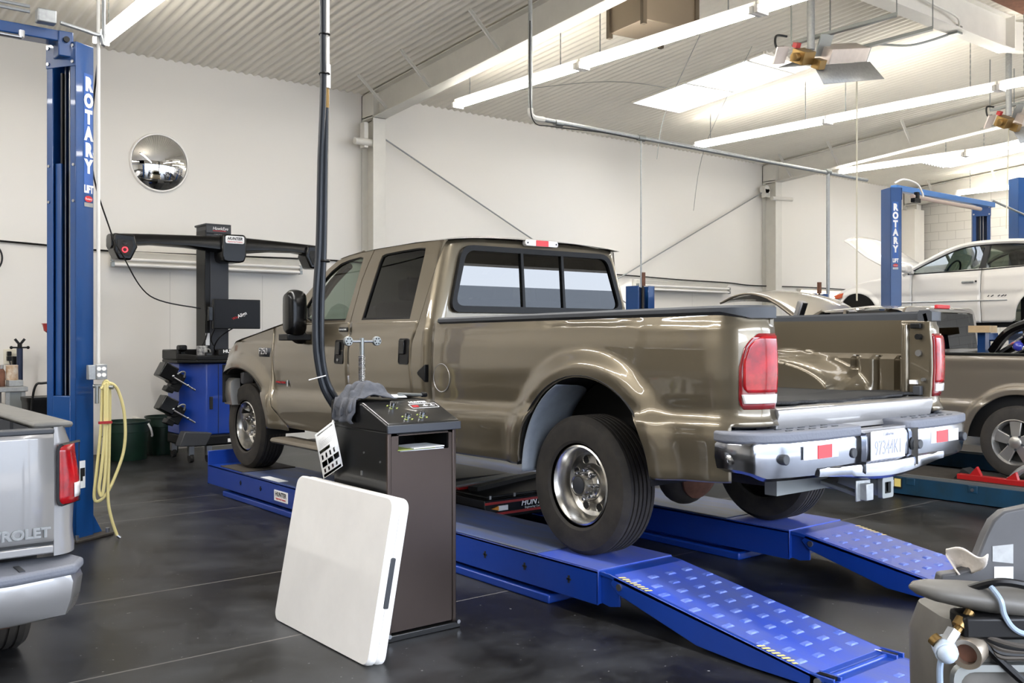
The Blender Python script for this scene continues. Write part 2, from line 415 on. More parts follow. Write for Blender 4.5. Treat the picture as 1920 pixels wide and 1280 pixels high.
# skylights: white curb, cross bar and clear sheet
A['skyglass'] = glassmat('skylight_sheet', '#f4f4f0', .02)
for k, (a, b, p, q) in enumerate(SKY):
    m = M(); t = .03; H = .42
    P = lambda x, y, h: (x, y, ceil(y) + h)
    for (x0, y0), (x1, y1) in (((a, p), (b, p)), ((b, p), (b, q)), ((b, q), (a, q)), ((a, q), (a, p))):
        d = V((x1 - x0, y1 - y0, 0)).normalized(); nrm = V((d.y, -d.x, 0)) * t
        v = [P(x0, y0, -.03), P(x1, y1, -.03), P(x1, y1, H), P(x0, y0, H)]
        v2 = [(x + nrm.x, y + nrm.y, z) for x, y, z in v]
        m.add(v + v2, [(0, 1, 2, 3), (7, 6, 5, 4), (0, 4, 5, 1), (2, 6, 7, 3), (1, 5, 6, 2), (0, 3, 7, 4)])
    ym = p + .42 * (q - p)
    w = struct(m.build('window_%d' % (k + 1), A['white_wall']))
    M().bar((a, ym + .45, ceil(ym + .45) + .03), (b, ym + .35, ceil(ym + .35) + .03), .05, .04).build('cross_bar', A['white_steel'], w)
    M().bar((a, ym - .75, ceil(ym) + .12), (b, ym - .75, ceil(ym) + .12), .04, .2).build('divider', A['white_steel'], w)
    M().add([P(a, p, H), P(b, p, H), P(b, q, H), P(a, q, H)], [(0, 1, 2, 3)]).build('pane', A['skyglass'], w)
# steel frames: column, sloping rafter, flange braces
def frame_at(X, braces):
    m = M(); fw = .2
    y0, y1 = YB - .33, YB - .01
    m.bx(X - fw / 2, X + fw / 2, y0, y0 + .014, 0, 4.46); m.bx(X - fw / 2, X + fw / 2, y1 - .014, y1, 0, 4.8); m.bx(X - .006, X + .006, y0 + .01, y1 - .01, 0, 4.78)
    m.box((X, y0 + .17, 4.47), (fw, .3, .014)); m.bx(X - .12, X + .12, y0 - .03, y1, 0, .02); m.bx(X - .1, X + .1, y0, y1, 4.44, 4.79)
    struct(m.build('column', A['white_steel']))
    r = M(); top = lambda y: ceil(y) - .045; D = .36
    for y, hh in ((0, 0),):
        ya, yb = YB - .02, YF + .02
        r.bar((X, ya, top(ya)), (X, yb, top(yb)), fw, .014); r.bar((X, ya - .3, top(ya - .3) - D), (X, yb, top(yb) - D), fw, .014)
        v = [(X, ya, top(ya)), (X, yb, top(yb)), (X, yb, top(yb) - D), (X, ya, top(ya) - D)]
        r.add([(x - .006, y, z) for x, y, z in v] + [(x + .006, y, z) for x, y, z in v], [(0, 1, 2, 3), (7, 6, 5, 4), (0, 4, 5, 1), (1, 5, 6, 2), (2, 6, 7, 3), (3, 7, 4, 0)])
    struct(r.build('beam', A['white_steel']))
    for by in braces:
        m = M(); a = V((X - .58, by - .06, ceil(by) - .02)); b = V((X - .07, by + .03, top(by) - D + .02))
        m.bar(a, b, .045, .004); m.bar(a + V((0, .02, 0)), b + V((0, .02, 0)), .004, .045)
        struct(m.build('trim_1', A['white_steel']))
frame_at(7.05, (11.4, 10.35, 8.9, 6.9)); frame_at(16.2, (11.4, 10.35, 8.9)); frame_at(21.55, (11.3, 9.9, 8.6))
struct(M().bx(21.2, 21.62, 11.68, 12.1, 0, 4.3).build('trim_2', A['white_wall']))
# ridge opening: white header beam with an end plate and a dark rusty hatch above it
m = M(); yb = 5.62; zt = ceil(yb)
m.bx(8.2, 12.35, yb - .01, yb + .01, zt - .42, zt - .02); m.bx(8.2, 12.4, yb - .1, yb + .1, zt - .435, zt - .42); m.bx(12.35, 12.37, yb - .12, yb + .12, zt - .42, zt - .02); m.bx(8.2, 12.4, yb - .08, yb + .08, zt - .03, zt - .015)
struct(m.build('beam', A['white_steel']))
m = M(); yc = 5.2; m.bar((12.36, 5.7, ceil(5.7) - .22), (14.2, 5.1, ceil(5.1) - .2), .12, .36); struct(m.build('beam', A['white_steel']))
struct(M().bx(11.2, 12.7, 4.55, 5.4, ceil(5.4) - .06, ceil(5.4) - .03).build('trim_3', A['rust']))
# wall bracing rods (steel frame bracing)
for a, b in (((7.2, 12.0, 4.25), (15.9, 12.0, .25)), ((16.0, 12.0, 4.25), (7.3, 12.0, .25))):
    struct(M().cyl(a, b, .012, n=8).build('trim_4', A['galv']))
m = M().cyl((16.0, 11.9, 4.3), (16.0, 12.02, 4.3), .08, n=12).box((16.02, 11.95, 4.22), (.14, .1, .16)).cyl((15.95, 11.75, 4.1), (16.6, 11.75, 4.13), .04); struct(m.build('trim_5', A['white_steel']))
m = M().box((6.88, 11.9, 4.2), (.06, .12, .35)).cyl((6.7, 11.85, 4.1), (7.0, 11.85, 4.1), .05); struct(m.build('trim_6', A['white_steel']))
# ---------------------------------------------------------------- outside: yard and a low building across it
struct(M().bx(-60, 90, -70, YF - .2, -.2, -.02).build('ground', mat('yard_asphalt', '#8e8a84', .8)))
m = M(); m.bx(-50, 80, -34, -30, -.02, 9.3); struct(m.build('outside_building', A['grey_out'] if 'grey_out' in A else mat('grey_siding', '#9aa0a6', .7)))
# ---------------------------------------------------------------- light
wd = bpy.data.worlds.new('world'); bpy.context.scene.world = wd; wd.use_nodes = True
nt = wd.node_tree; bg = nt.nodes['Background']; sk = nt.nodes.new('ShaderNodeTexSky'); sk.sky_type = 'NISHITA'
sk.sun_disc = False; sk.sun_elevation = math.radians(48); sk.sun_rotation = math.radians(200); sk.air_density = 1.2; sk.dust_density = 2
mxn = nt.nodes.new('ShaderNodeMix'); mxn.data_type = 'RGBA'; mxn.inputs['Factor'].default_value = .8
nt.links.new(sk.outputs[0], mxn.inputs[6]); mxn.inputs[7].default_value = (5.6, 6.0, 6.8, 1)
nt.links.new(mxn.outputs[2], bg.inputs['Color']); bg.inputs['Strength'].default_value = SKYS
def area(name, loc, target, w, h, power, col=(1, 1, 1)):
    d = bpy.data.lights.new(name, 'AREA'); d.shape = 'RECTANGLE'; d.size = w; d.size_y = h; d.energy = power; d.color = col
    o = bpy.data.objects.new(name, d); COL.objects.link(o); o.location = loc
    o.rotation_euler = (V(target) - V(loc)).to_track_quat('-Z', 'Y').to_euler(); return o
for x0, x1 in ((-1.7, 6.7), (7.3, 15.9), (16.5, 21.3)):
    o = area('bay_door_portal', ((x0 + x1) / 2, YF - .25, HD / 2), ((x0 + x1) / 2, 5, HD / 2), x1 - x0, HD, 10); o.data.cycles.is_portal = True
for a, b, p, q in SKY: o = area('skylight_portal', ((a + b) / 2, (p + q) / 2, ceil((p + q) / 2) + .40), ((a + b) / 2, (p + q) / 2, 0), b - a - .02, q - p - .02, 5); o.data.cycles.is_portal = True
area('bay_fill_light', (-1.7, 6.8, 4.4), (-1.7, 6.8, 0), .25, 7.3, 190, (1, .98, .95)); area('bay_fill_light', (2.97, 4.4, 4.4), (2.97, 4.4, 0), .2, 7.0, 130, (1, .98, .95)); area('bay_fill_light', (-4.3, 6.8, 4.4), (-4.3, 6.8, 0), .25, 7.3, 90, (1, .98, .95))  # unseen fill lamps added to brighten the left wall, ceiling and truck side
sun = bpy.data.lights.new('sun', 'SUN'); sun.energy = 2; sun.angle = math.radians(.6); so = bpy.data.objects.new('sun', sun); COL.objects.link(so)
so.rotation_euler = (V((.25, .55, -.85))).to_track_quat('-Z', 'Y').to_euler()
sc = bpy.context.scene
sc.view_settings.view_transform = 'Standard'; sc.view_settings.look = 'None'; sc.view_settings.exposure = EXPO
sc.cycles.max_bounces = 8; sc.cycles.diffuse_bounces = 5; sc.cycles.glossy_bounces = 4; sc.cycles.transparent_max_bounces = 12; sc.cycles.sample_clamp_indirect = 6
sc.cycles.use_denoising = True
# ---------------------------------------------------------------- hanging strip lights (8 ft, two tubes)
def strip_light(x, y, z=4.43):
    t = thing('strip_light', '', 'ceiling light', (x, y, z + .12), 0, 'fluorescent strips hung in rows under the ceiling')
    L = 2.43; y0, y1 = y - L, y
    m = M(); m.bx(x - .038, x + .038, y0, y1, z + .03, z + .11)
    m.build('housing', A['white_steel'], t)
    for s in (-1, 1): M().cyl((x + s * .062, y0 + .05, z + .03), (x + s * .062, y1 - .05, z + .03), .019, n=12).build('tube', A['tube'], t)
    for ye in (y0 + .025, y1 - .025):
        M().box((x, ye, z + .025), (.165, .04, .07)).build('end_socket', A['white_plastic'], t)
    for ye in (y0 + .35, y1 - .3):
        m = M(); top = ceil(ye) - .02; k = 0; zz = z + .11
        while zz < top:
            if k % 2: m.box((x, ye, zz + .018), (.004, .014, .04))
            else: m.box((x, ye, zz + .018), (.014, .004, .04))
            zz += .034; k += 1
        m.build('chain', A['grey_steel'], t)
    return t
ROWS = ((2.97, '', 1), (7.5, 'row over the beige cab', 3), (12.3, 'row beside the skylight', 3), (16.4, 'third row, above the coupe', 2), (20.9, 'last row by the block wall', 2))
proto = None
ORD = ('wall-end piece', 'second piece from the wall', 'third piece from the wall')
for x, where, n in ROWS:
    for k in range(n):
        lab = 'fluorescent strip light, %s of the %s' % (ORD[k], where)
        y = 10.55 - 2.44 * k; z = 4.43 + (.03 if x > 10 else 0)
        if x == 2.97 : lab = 'single white fluorescent strip light above the tall blue lift post'
        o = strip_light(x, y, z); o['label'] = lab
# ---------------------------------------------------------------- gas radiant heaters under the ceiling
def heater(x, y, z, label):
    t = thing('radiant_heater', label, 'heater', (x, y, z), 0, 'radiant gas heaters under the ceiling')
    R = Matrix.Rotation(math.radians(-12), 3, 'Y') @ Matrix.Rotation(math.radians(28), 3, 'X')
    c = V((x, y, z))
    def L(p): return c + R @ V(p)
    m = M(); m.box(L((.3, 0, .06)), (.75, .2, .16), R); m.build('burner_box', mat_panel, t, bevel=.006)
    m = M()
    for s in (-1, 1):
        q = [L((-.35, s * .1, -.02)), L((.75, s * .1, -.02)), L((.82, s * .3, -.16)), L((-.38, s * .3, -.16))]
        m.add(q, [(0, 1, 2, 3)])
    m.build('reflector', A['galv'], t, solid=.006)
    m = M(); m.box(L((-.45, 0, .05)), (.2, .16, .14), R); m.cyl(L((-.62, 0, .05)), L((-.35, 0, .05)), .045); m.box(L((-.3, -.12, 0)), (.12, .1, .1), R); m.build('gas_valve', A['brass'], t, bevel=.004)
    M().box(L((-.5, .08, .15)), (.08, .05, .05), R).build('red_knob', A['red'], t)
    M().box(L((-.78, .05, .06)), (.2, .015, .18), R).build('end_plate', mat_panel, t)
    for k, dx in enumerate((-.12, .62)):
        a = V((x + dx - .15, y + .25, z + .18)); b = V((x + dx + .35, y - .7, z + .36))
        M().bar(a, b, .07, .035).build('hanger_channel', A['grey_steel'], t)
        M().box((x + dx + .02, y - .05, z + .13), (.24, .012, .24), R).build('bracket', A['grey_steel'], t)
        for p in (a, b): M().cyl((p.x, p.y, p.z), (p.x, p.y, ceil(p.y) - .01), .007, n=6).build('hanger_rod', A['grey_steel'], t)
    M().cyl((x - .3, y - .02, z + .05), (x - .3, y - .02, ceil(y) - .01), .04, n=14).build('flue_pipe', A['galv'], t)
    M().tube(spline([(x - .7, y, z + .12), (x - .85, y + .02, z + .1), (x - .88, y, z - .02), (x - .75, y, z)], 6), .012).build('cable_loop', A['black_plastic'], t)
    return t
mat_panel = mat('heater_panel', '#d9cdc5', .35, .5, noise=.15, nscale=7)
h1 = heater(9.3, 6.15, 4.42, 'gas radiant heater on rods, hanging between the first two rows of strip lights')
M().cyl((9.75, 6.05, 4.3), (9.75, 6.05, 1.8), .009, n=8).build('pull_rope', A['pale_rope'], h1)
h2 = heater(14.1, 6.25, 4.4, 'gas radiant heater with a steel flue pipe at the right edge of the photo')
M().cyl((13.85, 6.25, 4.35), (13.88, 6.3, 2.9), .008, n=8).build('pull_rope', A['pale_rope'], h2)
# gas unit heater box
t = thing('unit_heater', 'brown metal unit heater box cut by the top edge of the photo', 'heater', (7.85, 7.4, 4.75))
R = rotz(math.radians(-8))
M().box((7.85, 7.35, 4.93), (.72, .6, .4), R).build('case', mat('brown_heater', '#6d6152', .5, .3), t, bevel=.008)
cp_m = mat('brown_heater_corner', '#4f4538', .5, .3)
for dx in (-.36, .36):
    for dy in (-.3, .3):
        p = R @ V((dx, dy, 0)); M().box((7.85 + p.x, 7.35 + p.y, 4.93), (.05, .05, .5), R).build('corner_post', cp_m, t)
        M().cyl((7.85 + p.x, 7.35 + p.y, 5.1), (7.85 + p.x, 7.35 + p.y, ceil(7.35 + p.y) - .02), .008, n=6).build('hanger_rod', A['grey_steel'], t)
# ---------------------------------------------------------------- air line and its drops
t = thing('air_pipe', 'grey steel air pipe run level above the bays with drops to the floor posts', 'pipe', (6.32, 7.6, 3.65))
m = M(); Y = 7.6
m.cyl((6.32, Y, ceil(Y)), (6.32, Y, 3.66), .022); m.build('riser', A['galv'], t)
M().tube(spline([(6.32, Y, 3.72), (6.325, Y, 3.66), (6.38, Y, 3.63), (6.5, Y, 3.63)], 6), .03).build('elbow', A['white_steel'], t)
M().cyl((6.45, Y, 3.63), (12.5, Y, 3.6), .024).build('run', A['galv'], t)
M().cyl((7.93, Y, 3.62), (7.93, Y, 1.95), .009, n=8).build('drop', A['galv'], t)
M().cyl((11.55, Y, 3.6), (11.55, Y, 1.75), .024).build('drop', A['galv'], t)
m = M()
for x in (6.7, 7.93, 11.55): m.cyl((x - .05, Y, 3.62), (x + .05, Y, 3.62), .034)
m.build('coupling', A['grey_steel'], t)
m = M(); m.tube(spline([(6.3, Y - .02, 4.6), (6.29, Y - .03, 4.0), (6.33, Y - .03, 3.6), (6.6, Y - .02, 3.57), (7.3, Y - .02, 3.6), (7.9, Y, 3.6)], 6), .006, n=6); m.build('wire', A['black_plastic'], t)
# sagging wires under the roof
for k, P in enumerate((((11.2, 9.6, 5.0), (9.0, 9.2, 4.75), (8.1, 10.9, 4.75)), ((9.4, 8.0, 5.15), (9.1, 8.3, 4.2), (9.05, 8.4, 3.62)), ((10.3, 7.9, 5.15), (12.1, 10.2, 4.4), (13.8, 11.9, 3.7)))):
    o = M().tube(spline(P, 8), .004, n=5).build('roof_wire', A['grey_steel'])
    tag(o, ('thin wire sagging along the ceiling by the first skylight', 'thin straight wire dropping from the ceiling to the air pipe', 'long slanting wire running down toward the second column')[k], 'wire')
# conduit with a junction box on the ridge beam
t = thing('ceiling_conduit', 'bent grey conduit with a box, running from the heater to the ridge beam', 'conduit', (10, 6, 4.6))
M().tube(spline([(9.9, 6.3, 4.6), (10.1, 6.1, 4.72), (10.8, 6.0, 4.82), (11.1, 5.7, 4.93)], 8), .014).build('pipe', A['grey_steel'], t)
M().box((11.14, 5.64, 4.97), (.12, .12, .1)).build('junction_box', A['grey_steel'], t, bevel=.005)
M().tube(spline([(11.14, 5.6, 5.0), (10.9, 5.5, 5.05), (10.3, 5.52, 5.1), (9.5, 5.52, 5.15)], 8), .014).build('pipe', A['white_steel'], t)
# ---------------------------------------------------------------- wall strip lights, cables, convex mirror
def wall_light(x0, x1, z0, z1, m_, label):
    t = thing('wall_light', label, 'wall light', ((x0 + x1) / 2, YB - .06, z0), 0, 'two-tube fluorescent fittings low on the back wall')
    y = YB - .02; h = z1 - z0
    M().prism([(y, z0 + .02), (y - .1, z0 + .01), (y - .12, z0 + .05), (y - .06, z0 + h * .55), (y - .1, z1 - .02), (y, z1)], 'yz', x0, x1).build('housing', A['white_steel'], t)
    for zz in (z0 + .035, z0 + .1): M().cyl((x0 + .02, y - .13, zz), (x1 - .02, y - .13, zz), .019, n=12).build('tube', m_, t)
    for x in (x0, x1):
        m = M()
        for zz in (z0 + .035, z0 + .1): m.box((x, y - .12, zz), (.035, .05, .055))
        m.build('lamp_holder', A['grey_steel'], t)
wall_light(3.51, 5.94, 2.22, 2.43, A['tube_dim'], 'unlit two-tube wall light behind the alignment camera beam')
wall_light(12.4, 14.9, 2.19, 2.4, A['tube_dim'], 'unlit two-tube wall light right of the beige cab, behind the short blue post')
wall_light(17.25, 19.7, 2.16, 2.37, A['tube_lit'], 'lit two-tube wall light glowing behind the white coupe nose')
o = M().tube(spline([(-3, YB - .03, 2.47), (1.6, YB - .03, 2.475), (2.6, YB - .03, 2.46), (3.6, YB - .03, 2.42), (6.3, YB - .03, 2.45), (8, YB - .03, 2.42), (10.9, YB - .03, 2.47), (12.2, YB - .03, 2.46), (13.6, YB - .03, 2.43), (15, YB - .03, 2.42), (15.8, YB - .03, 2.39), (18, YB - .03, 2.41), (21.2, YB - .03, 2.37)], 5), .012, n=6).build('wall_cable', A['black_plastic'])
tag(o, 'black cable strung level along the back wall above the wall lights', 'cable')
t = thing('convex_mirror', 'round convex safety mirror with a white rim, high on the back wall', 'mirror', (4.105, YB - .06, 3.18))
c0 = V((4.105, YB, 3.54)); r = .345; Rs = .62
pf = []
for i in range(25):
    a = math.asin(r / Rs) * i / 24; pf.append((Rs * math.sin(a), .02 + Rs * (math.cos(a) - math.cos(math.asin(r / Rs)))))
M().lathe(pf, c0, (0, -1, 0), 64).build('mirror_face', A['mirror'], t, ang=80)
M().lathe([(r - .005, .0), (r + .018, .0), (r + .02, .02), (r + .01, .035), (r - .006, .03)], c0, (0, -1, 0), 64).build('rim', A['white_plastic'], t)
# ---------------------------------------------------------------- beige crew-cab pickup on the rack
XC, HW, ZW, RT = 4.42, .945, .622, .372
YR, YFW = 3.84, 8.17                     # axle positions
OT = [(.60, -.03), (.70, -.004), (.80, .012), (.96, .022), (1.01, .018), (1.075, -.008), (1.16, -.002), (1.25, .002), (1.36, .0), (1.46, -.009), (1.47, -.011), (1.484, -.020), (1.545, -.026)]
def arch(y, yc, a, zb, b): return zb + b * math.sqrt(max(0, 1 - ((y - yc) / a) ** 2))
ARR = (3.735, .50, .72, .485); ARF = (8.15, .62, .655, .475)
def zsh(y, z):
    lo = lerp([(2.7, 0), (5, -.06), (6.26, -.075), (7.5, -.1)], y); hi = lerp([(2.7, 0), (5.1, .008), (6.26, -.065), (7.5, -.12)], y)
    t = max(0, min(1, (z - 1.0) / .5)); return lo + (hi - lo) * t
def flare(y, z):
    f = 0
    for yc, a, zb, b in (ARR, ARF):
        e = math.hypot((y - yc) / a, max(0, z - zb) / b)
        k = max(0, min(1, (1.34 - e) / .24)); f = max(f, k * k * (3 - 2 * k))
    return f
def hw(y, z):
    h = HW + interp(OT, min(z, 1.5 + zsh(y, 1.5)) - zsh(y, z))
    if z > 1.5: h -= .27 * (z - 1.5)
    h += .036 * flare(y, z) * (1 if z < 1.45 else max(0, 1 - (z - 1.45) / .1))
    if y > 8.1: h -= .22 * (y - 8.1) ** 2
    return h
def S(s, y, z, off=0): return V((XC + s * (hw(y, z) + off), y, z))
truck = thing('pickup_truck', 'beige metallic crew-cab long-bed pickup without tailgate, parked on the blue alignment rack', 'pickup truck', (XC, 5.7, .25))
BG = A['beige']
def panel(name, s, ys, zb, zt, nz=44, thick=.014, off=0, m=None, parent=truck):
    k = M(); nu = len(ys) - 1
    def fn(u, v):
        y = ys[int(round(u * nu))]; a, b = zb(y), zt(y); return S(s, y, a + (b - a) * v, off)
    k.grid(fn, nu, nz); o = k.build(name, m or BG, parent, ang=60)
    md = o.modifiers.new('Solidify', 'SOLIDIFY'); md.thickness = thick; md.offset = -1 if flip_ok(o, s) else 1
    return o
def flip_ok(o, s):
    n = sum((p.normal.x * p.area for p in o.data.polygons)); return (n < 0) == (s < 0)
def stations(a, b, ar=None, step=.035):
    L = {a, b}; n = max(2, int((b - a) / step))
    for i in range(n + 1): L.add(a + (b - a) * i / n)
    if ar:
        for i in range(41):
            y = ar[0] - ar[1] * math.cos(PI * i / 40)
            if a < y < b: L.add(y)
    L = sorted(L); o = [L[0]]
    for y in L[1:]:
        if y - o[-1] > 5e-4: o.append(y)
    return o
# --- box sides: straight flank, rounded corner, rear-facing strip, as one pressing per side
def bed_path():
    P = [(HW, y, 0.0) for y in reversed(stations(2.92, 5.165, ARR))]
    for i in range(1, 19):
        f = math.radians(5 * i); P.append((HW - .2 + .2 * math.cos(f), 2.92 - .2 * math.sin(f), f))
    P.append((HW - .25, 2.72, PI / 2)); return P
BP = bed_path()
def BPT(s, k, z, off=0):
    h, y, f = BP[k]; yy = max(y, 2.92)
    o = hw(yy, z) - HW + off
    return V((XC + s * (h + o * math.cos(f)), y - o * math.sin(f), z))
def rail_top(y): return lerp([(2.72, 1.545), (5.2, 1.515)], y)
for s in (-1, 1):
    k = M(); n = len(BP); H1, H2 = 22, 26; rows = H1 + H2 + 1
    for j in range(rows):
        for i in range(n):
            h, y, f = BP[i]; ya = max(y, 2.72)
            zb = lerp([(2.72, .765), (3.2, .735), (4.3, .70), (5.2, .695)], y)
            if abs(y - ARR[0]) < ARR[1]: zb = max(zb, arch(y, *ARR))
            mid = max(1.015, zb + .02); zt = rail_top(y)
            z = zb + (mid - zb) * j / H1 if j <= H1 else mid + (zt - mid) * (j - H1) / H2
            k.v.append(tuple(BPT(s, i, z)))
    for j in range(rows - 1):
        for i in range(n - 1):
            if j < H1 and BP[i][1] < 2.815: continue
            k.f.append([j * n + i, j * n + i + 1, (j + 1) * n + i + 1, (j + 1) * n + i]); k.mi.append(0)
    o = k.build('bed_side', BG, truck, ang=70)
    md = o.modifiers.new('Solidify', 'SOLIDIFY'); md.thickness = .02; md.offset = -1 if flip_ok(o, s) else 1
    # tail lamp wraps the corner
    def lens(z0, z1, a0, off, prt, name, m_, amax=None, r=.05):
        q = M(); NU, NV = 16, 16; pts = []
        i0 = len(BP) - 20
        def at(fi, z):
            if fi <= 90:
                f = math.radians(fi); h, y = HW - .2 + .2 * math.cos(f), 2.92 - .2 * math.sin(f)
            else: f = PI / 2; h, y = HW - .2 - (fi - 90) * .003, 2.72
            o_ = hw(2.92, z) - HW + off
            return V((XC + s * (h + o_ * math.cos(f)), y - o_ * math.sin(f), z))
        for j in range(NV + 1):
            z = z0 + (z1 - z0) * j / NV; t = (z - z0) / (z1 - z0)
            left = a0(t)
            for i in range(NU + 1): q.v.append(tuple(at(left + ((amax or 103) - left) * i / NU, z)))
        w = NU + 1
        for j in range(NV):
            for i in range(NU): q.f.append([j * w + i, j * w + i + 1, (j + 1) * w + i + 1, (j + 1) * w + i]); q.mi.append(0)
        ob = q.build(name, m_, prt, ang=60); e = ob.modifiers.new('Solidify', 'SOLIDIFY'); e.thickness = .014; e.offset = 0; return ob
    shape = lambda a: (lambda t: a + 6 * max(0, (.12 - t) / .12) ** 2 + lerp([(.55, 0), (.8, 6), (.92, 14), (1, 27)], t))
    tl = lens(1.09, 1.432, shape(44), .004, truck, 'tail_lamp', A['tail_dark'])
    lens(1.165, 1.422, shape(49), .013, tl, 'red_lens', A['tail_red'], 101)
    lens(1.118, 1.158, lambda t: 50 - 3 * t, .014, tl, 'reversing_lens', A['clear_lens'], 100)
    # rail cap
    k = M(); rings = []
    for i in range(0, n, 1):
        h, y, f = BP[i]
        if y > 5.1: continue
        z = rail_top(y); e = .03 * max(0, min(1, (math.degrees(f) - 20) / 40)); b = V((XC + s * (h - .012 * math.cos(f)), y + .012 * math.sin(f), z)); nn = V((s * math.cos(f), -math.sin(f), 0)); inn = V((-s, 0, 0)) if f < .9 else -nn
        rings.append([b + nn * .012 + V((0, 0, -.012 - e)), b + nn * .012 + V((0, 0, .006)), b + V((0, 0, .016)), b + inn * .06 + V((0, 0, .016)), b + inn * .07 + V((0, 0, .004)), b + inn * .07 + V((0, 0, -.05)), b + inn * .05 + V((0, 0, -.05))])
    k.loft(rings); k.build('rail_cap', A['rail_cap'], truck, ang=30)
    # inner wall with three pressed ribs and the wheel tub
    k = M()
    def inner(u, v):
        y = 5.08 - u * (5.08 - 2.86); z = 1.06 + v * .45
        h = .86
        low = max(0, min(1, (1.315 - z) / .03)); h -= .05 * low
        if z < 1.30:
            for yr in (2.98, 3.12, 3.265): h += .045 * max(0, min(1, (.024 - abs(y - yr)) / .012)) * (low if z > 1.1 else max(0, (z - 1.07) / .03))
        tub = 1 - math.hypot((y - 3.76) / .62, (z - 1.06) / .27); tub = max(0, min(1, tub / .22)); tub = tub * tub * (3 - 2 * tub)
        h -= .255 * tub
        h += .03 * max(0, min(1, (abs(y - 4.2) - 0) / .01)) * 0
        return (XC + s * h, y, z)
    k.grid(inner, 150, 44); k.build('bed_inner_wall', BG, truck, ang=50)
    k = M(); k.prism([(XC + s * .695, 2.728), (XC + s * .72, 2.735), (XC + s * .80, 2.84), (XC + s * .86, 2.92), (XC + s * .69, 2.90)], 'xy', 1.0, 1.505)
    jm = k.build('bed_post', BG, truck, bevel=.008)
    xi = XC + s * .69; q = -s
    k = M(); k.prism([(xi + q * .0, 2.845), (xi + q * .022, 2.855), (xi + q * .022, 2.885), (xi, 2.895)], 'xy', 1.02, 1.49); k.build('post_flange', BG, jm, bevel=.010, seg=3)
    M().box((xi + q * .012, 2.80, 1.475), (.03, .06, .03)).build('latch_striker', A['black_plastic'], jm, bevel=.005)
    M().cyl((xi, 2.785, 1.415), (xi + q * .03, 2.785, 1.415), .016, n=14).build('bump_stop', A['black_plastic'], jm)
    M().cyl((xi, 2.79, 1.325), (xi + q * .012, 2.79, 1.325), .018, n=12).build('bolt', A['steel'], jm)
    M().cyl((xi, 2.76, 1.18), (xi + q * .02, 2.76, 1.18), .010, n=12).build('bolt', A['steel'], jm)
    M().box((xi + q * .012, 2.815, 1.165), (.03, .035, .022)).build('bracket', A['white_plastic'], jm)
    M().box((xi + q * .014, 2.79, 1.12), (.03, .045, .05)).build('connector', A['trim'], jm, bevel=.004)
    M().lathe([(.02, 0), (.02, .008), (.012, .01), (.012, .02), (.018, .022)], (xi, 2.78, 1.035), (q, 0, 0), 16, cap=True).build('pivot', A['steel'], jm)
# floor, bulkhead, sill, rubber mat
fl_ = lambda w, y0, y1: [(XC + a, b) for a, b in ((-w, y0), (w, y0), (w, 3.14), (.58, 3.18), (.58, 4.36), (w, 4.4), (w, y1), (-w, y1), (-w, 4.4), (-.58, 4.36), (-.58, 3.18), (-w, 3.14))]
k = M(); k.prism(fl_(.83, 2.76, 5.1), 'xy', 1.04, 1.07); k.build('bed_floor', BG, truck)
k = M(); k.bx(XC - .86, XC + .86, 5.09, 5.12, .95, 1.515); k.build('bed_front_wall', BG, truck, bevel=.005)
k = M(); k.prism([(2.715, .965), (2.725, .99), (2.708, 1.06), (2.715, 1.082), (2.735, 1.088), (2.84, 1.088), (2.84, .965)], 'yz', XC - .69, XC + .69); k.build('bed_sill', A['silver_paint'], truck, bevel=.004)  # silver colour stands in for light on the tilted beige sill
k = M(); random.seed(3)
def bedmat(u, v):
    y = 2.80 + v * 2.2 + (.014 * math.sin(23 * u) + .012 * math.sin(51 * u + 1) if v == 0 else 0); x = XC - .80 + 1.6 * u
    if 3.15 < y < 4.4: x = XC + (x - XC) * (.6 / .8)
    return (x, y, 1.1 + .004 * (int(u * 160) % 2) + .006 * math.sin(9 * u) * (1 - v))
k.grid(bedmat, 160, 24); k.build('bed_mat', A['mat_ribbed'], truck, solid=.012, ang=60)
# --- cab pressings
rock = lambda y: .682
seamF = [(7.2, .684), (7.324, .743), (7.443, .833), (7.492, .95), (7.51, 1.19), (7.514, 1.3)]
GAP = .004
FD = [((6.256, 1.515), (6.334, 1.53)), ((6.248, 1.65), (6.318, 1.65)), ((6.234, 1.826), (6.30, 1.826)), ((6.193, 1.95), (6.289, 1.95)), ((6.155, 2.042), (6.285, 1.992)), ((6.30, 2.038), (6.33, 2.0)), ((6.5, 2.022), (6.5, 1.987)), ((6.68, 1.992), (6.62, 1.965)), ((6.80, 1.935), (6.74, 1.912)), ((6.90, 1.862), (6.83, 1.85)), ((7.13, 1.70), (6.96, 1.72)), ((7.34, 1.54), (7.03, 1.63)), ((7.34, 1.515), (6.97, 1.55)), ((7.0, 1.515), (6.90, 1.53)), ((6.6, 1.515), (6.6, 1.53))]
RD = [((5.346, 1.515), (5.464, 1.53)), ((5.314, 1.75), (5.463, 1.75)), ((5.28, 1.97), (5.461, 1.97)), ((5.266, 2.05), (5.468, 2.008)), ((5.5, 2.05), (5.55, 2.014)), ((5.8, 2.05), (5.8, 2.008)), ((6.0, 2.046), (5.98, 2.0)), ((6.147, 2.04), (6.02, 1.99)), ((6.185, 1.95), (6.04, 1.94)), ((6.226, 1.82), (6.06, 1.82)), ((6.24, 1.65), (6.085, 1.65)), ((6.248, 1.515), (6.10, 1.53)), ((5.8, 1.515), (5.8, 1.53))]
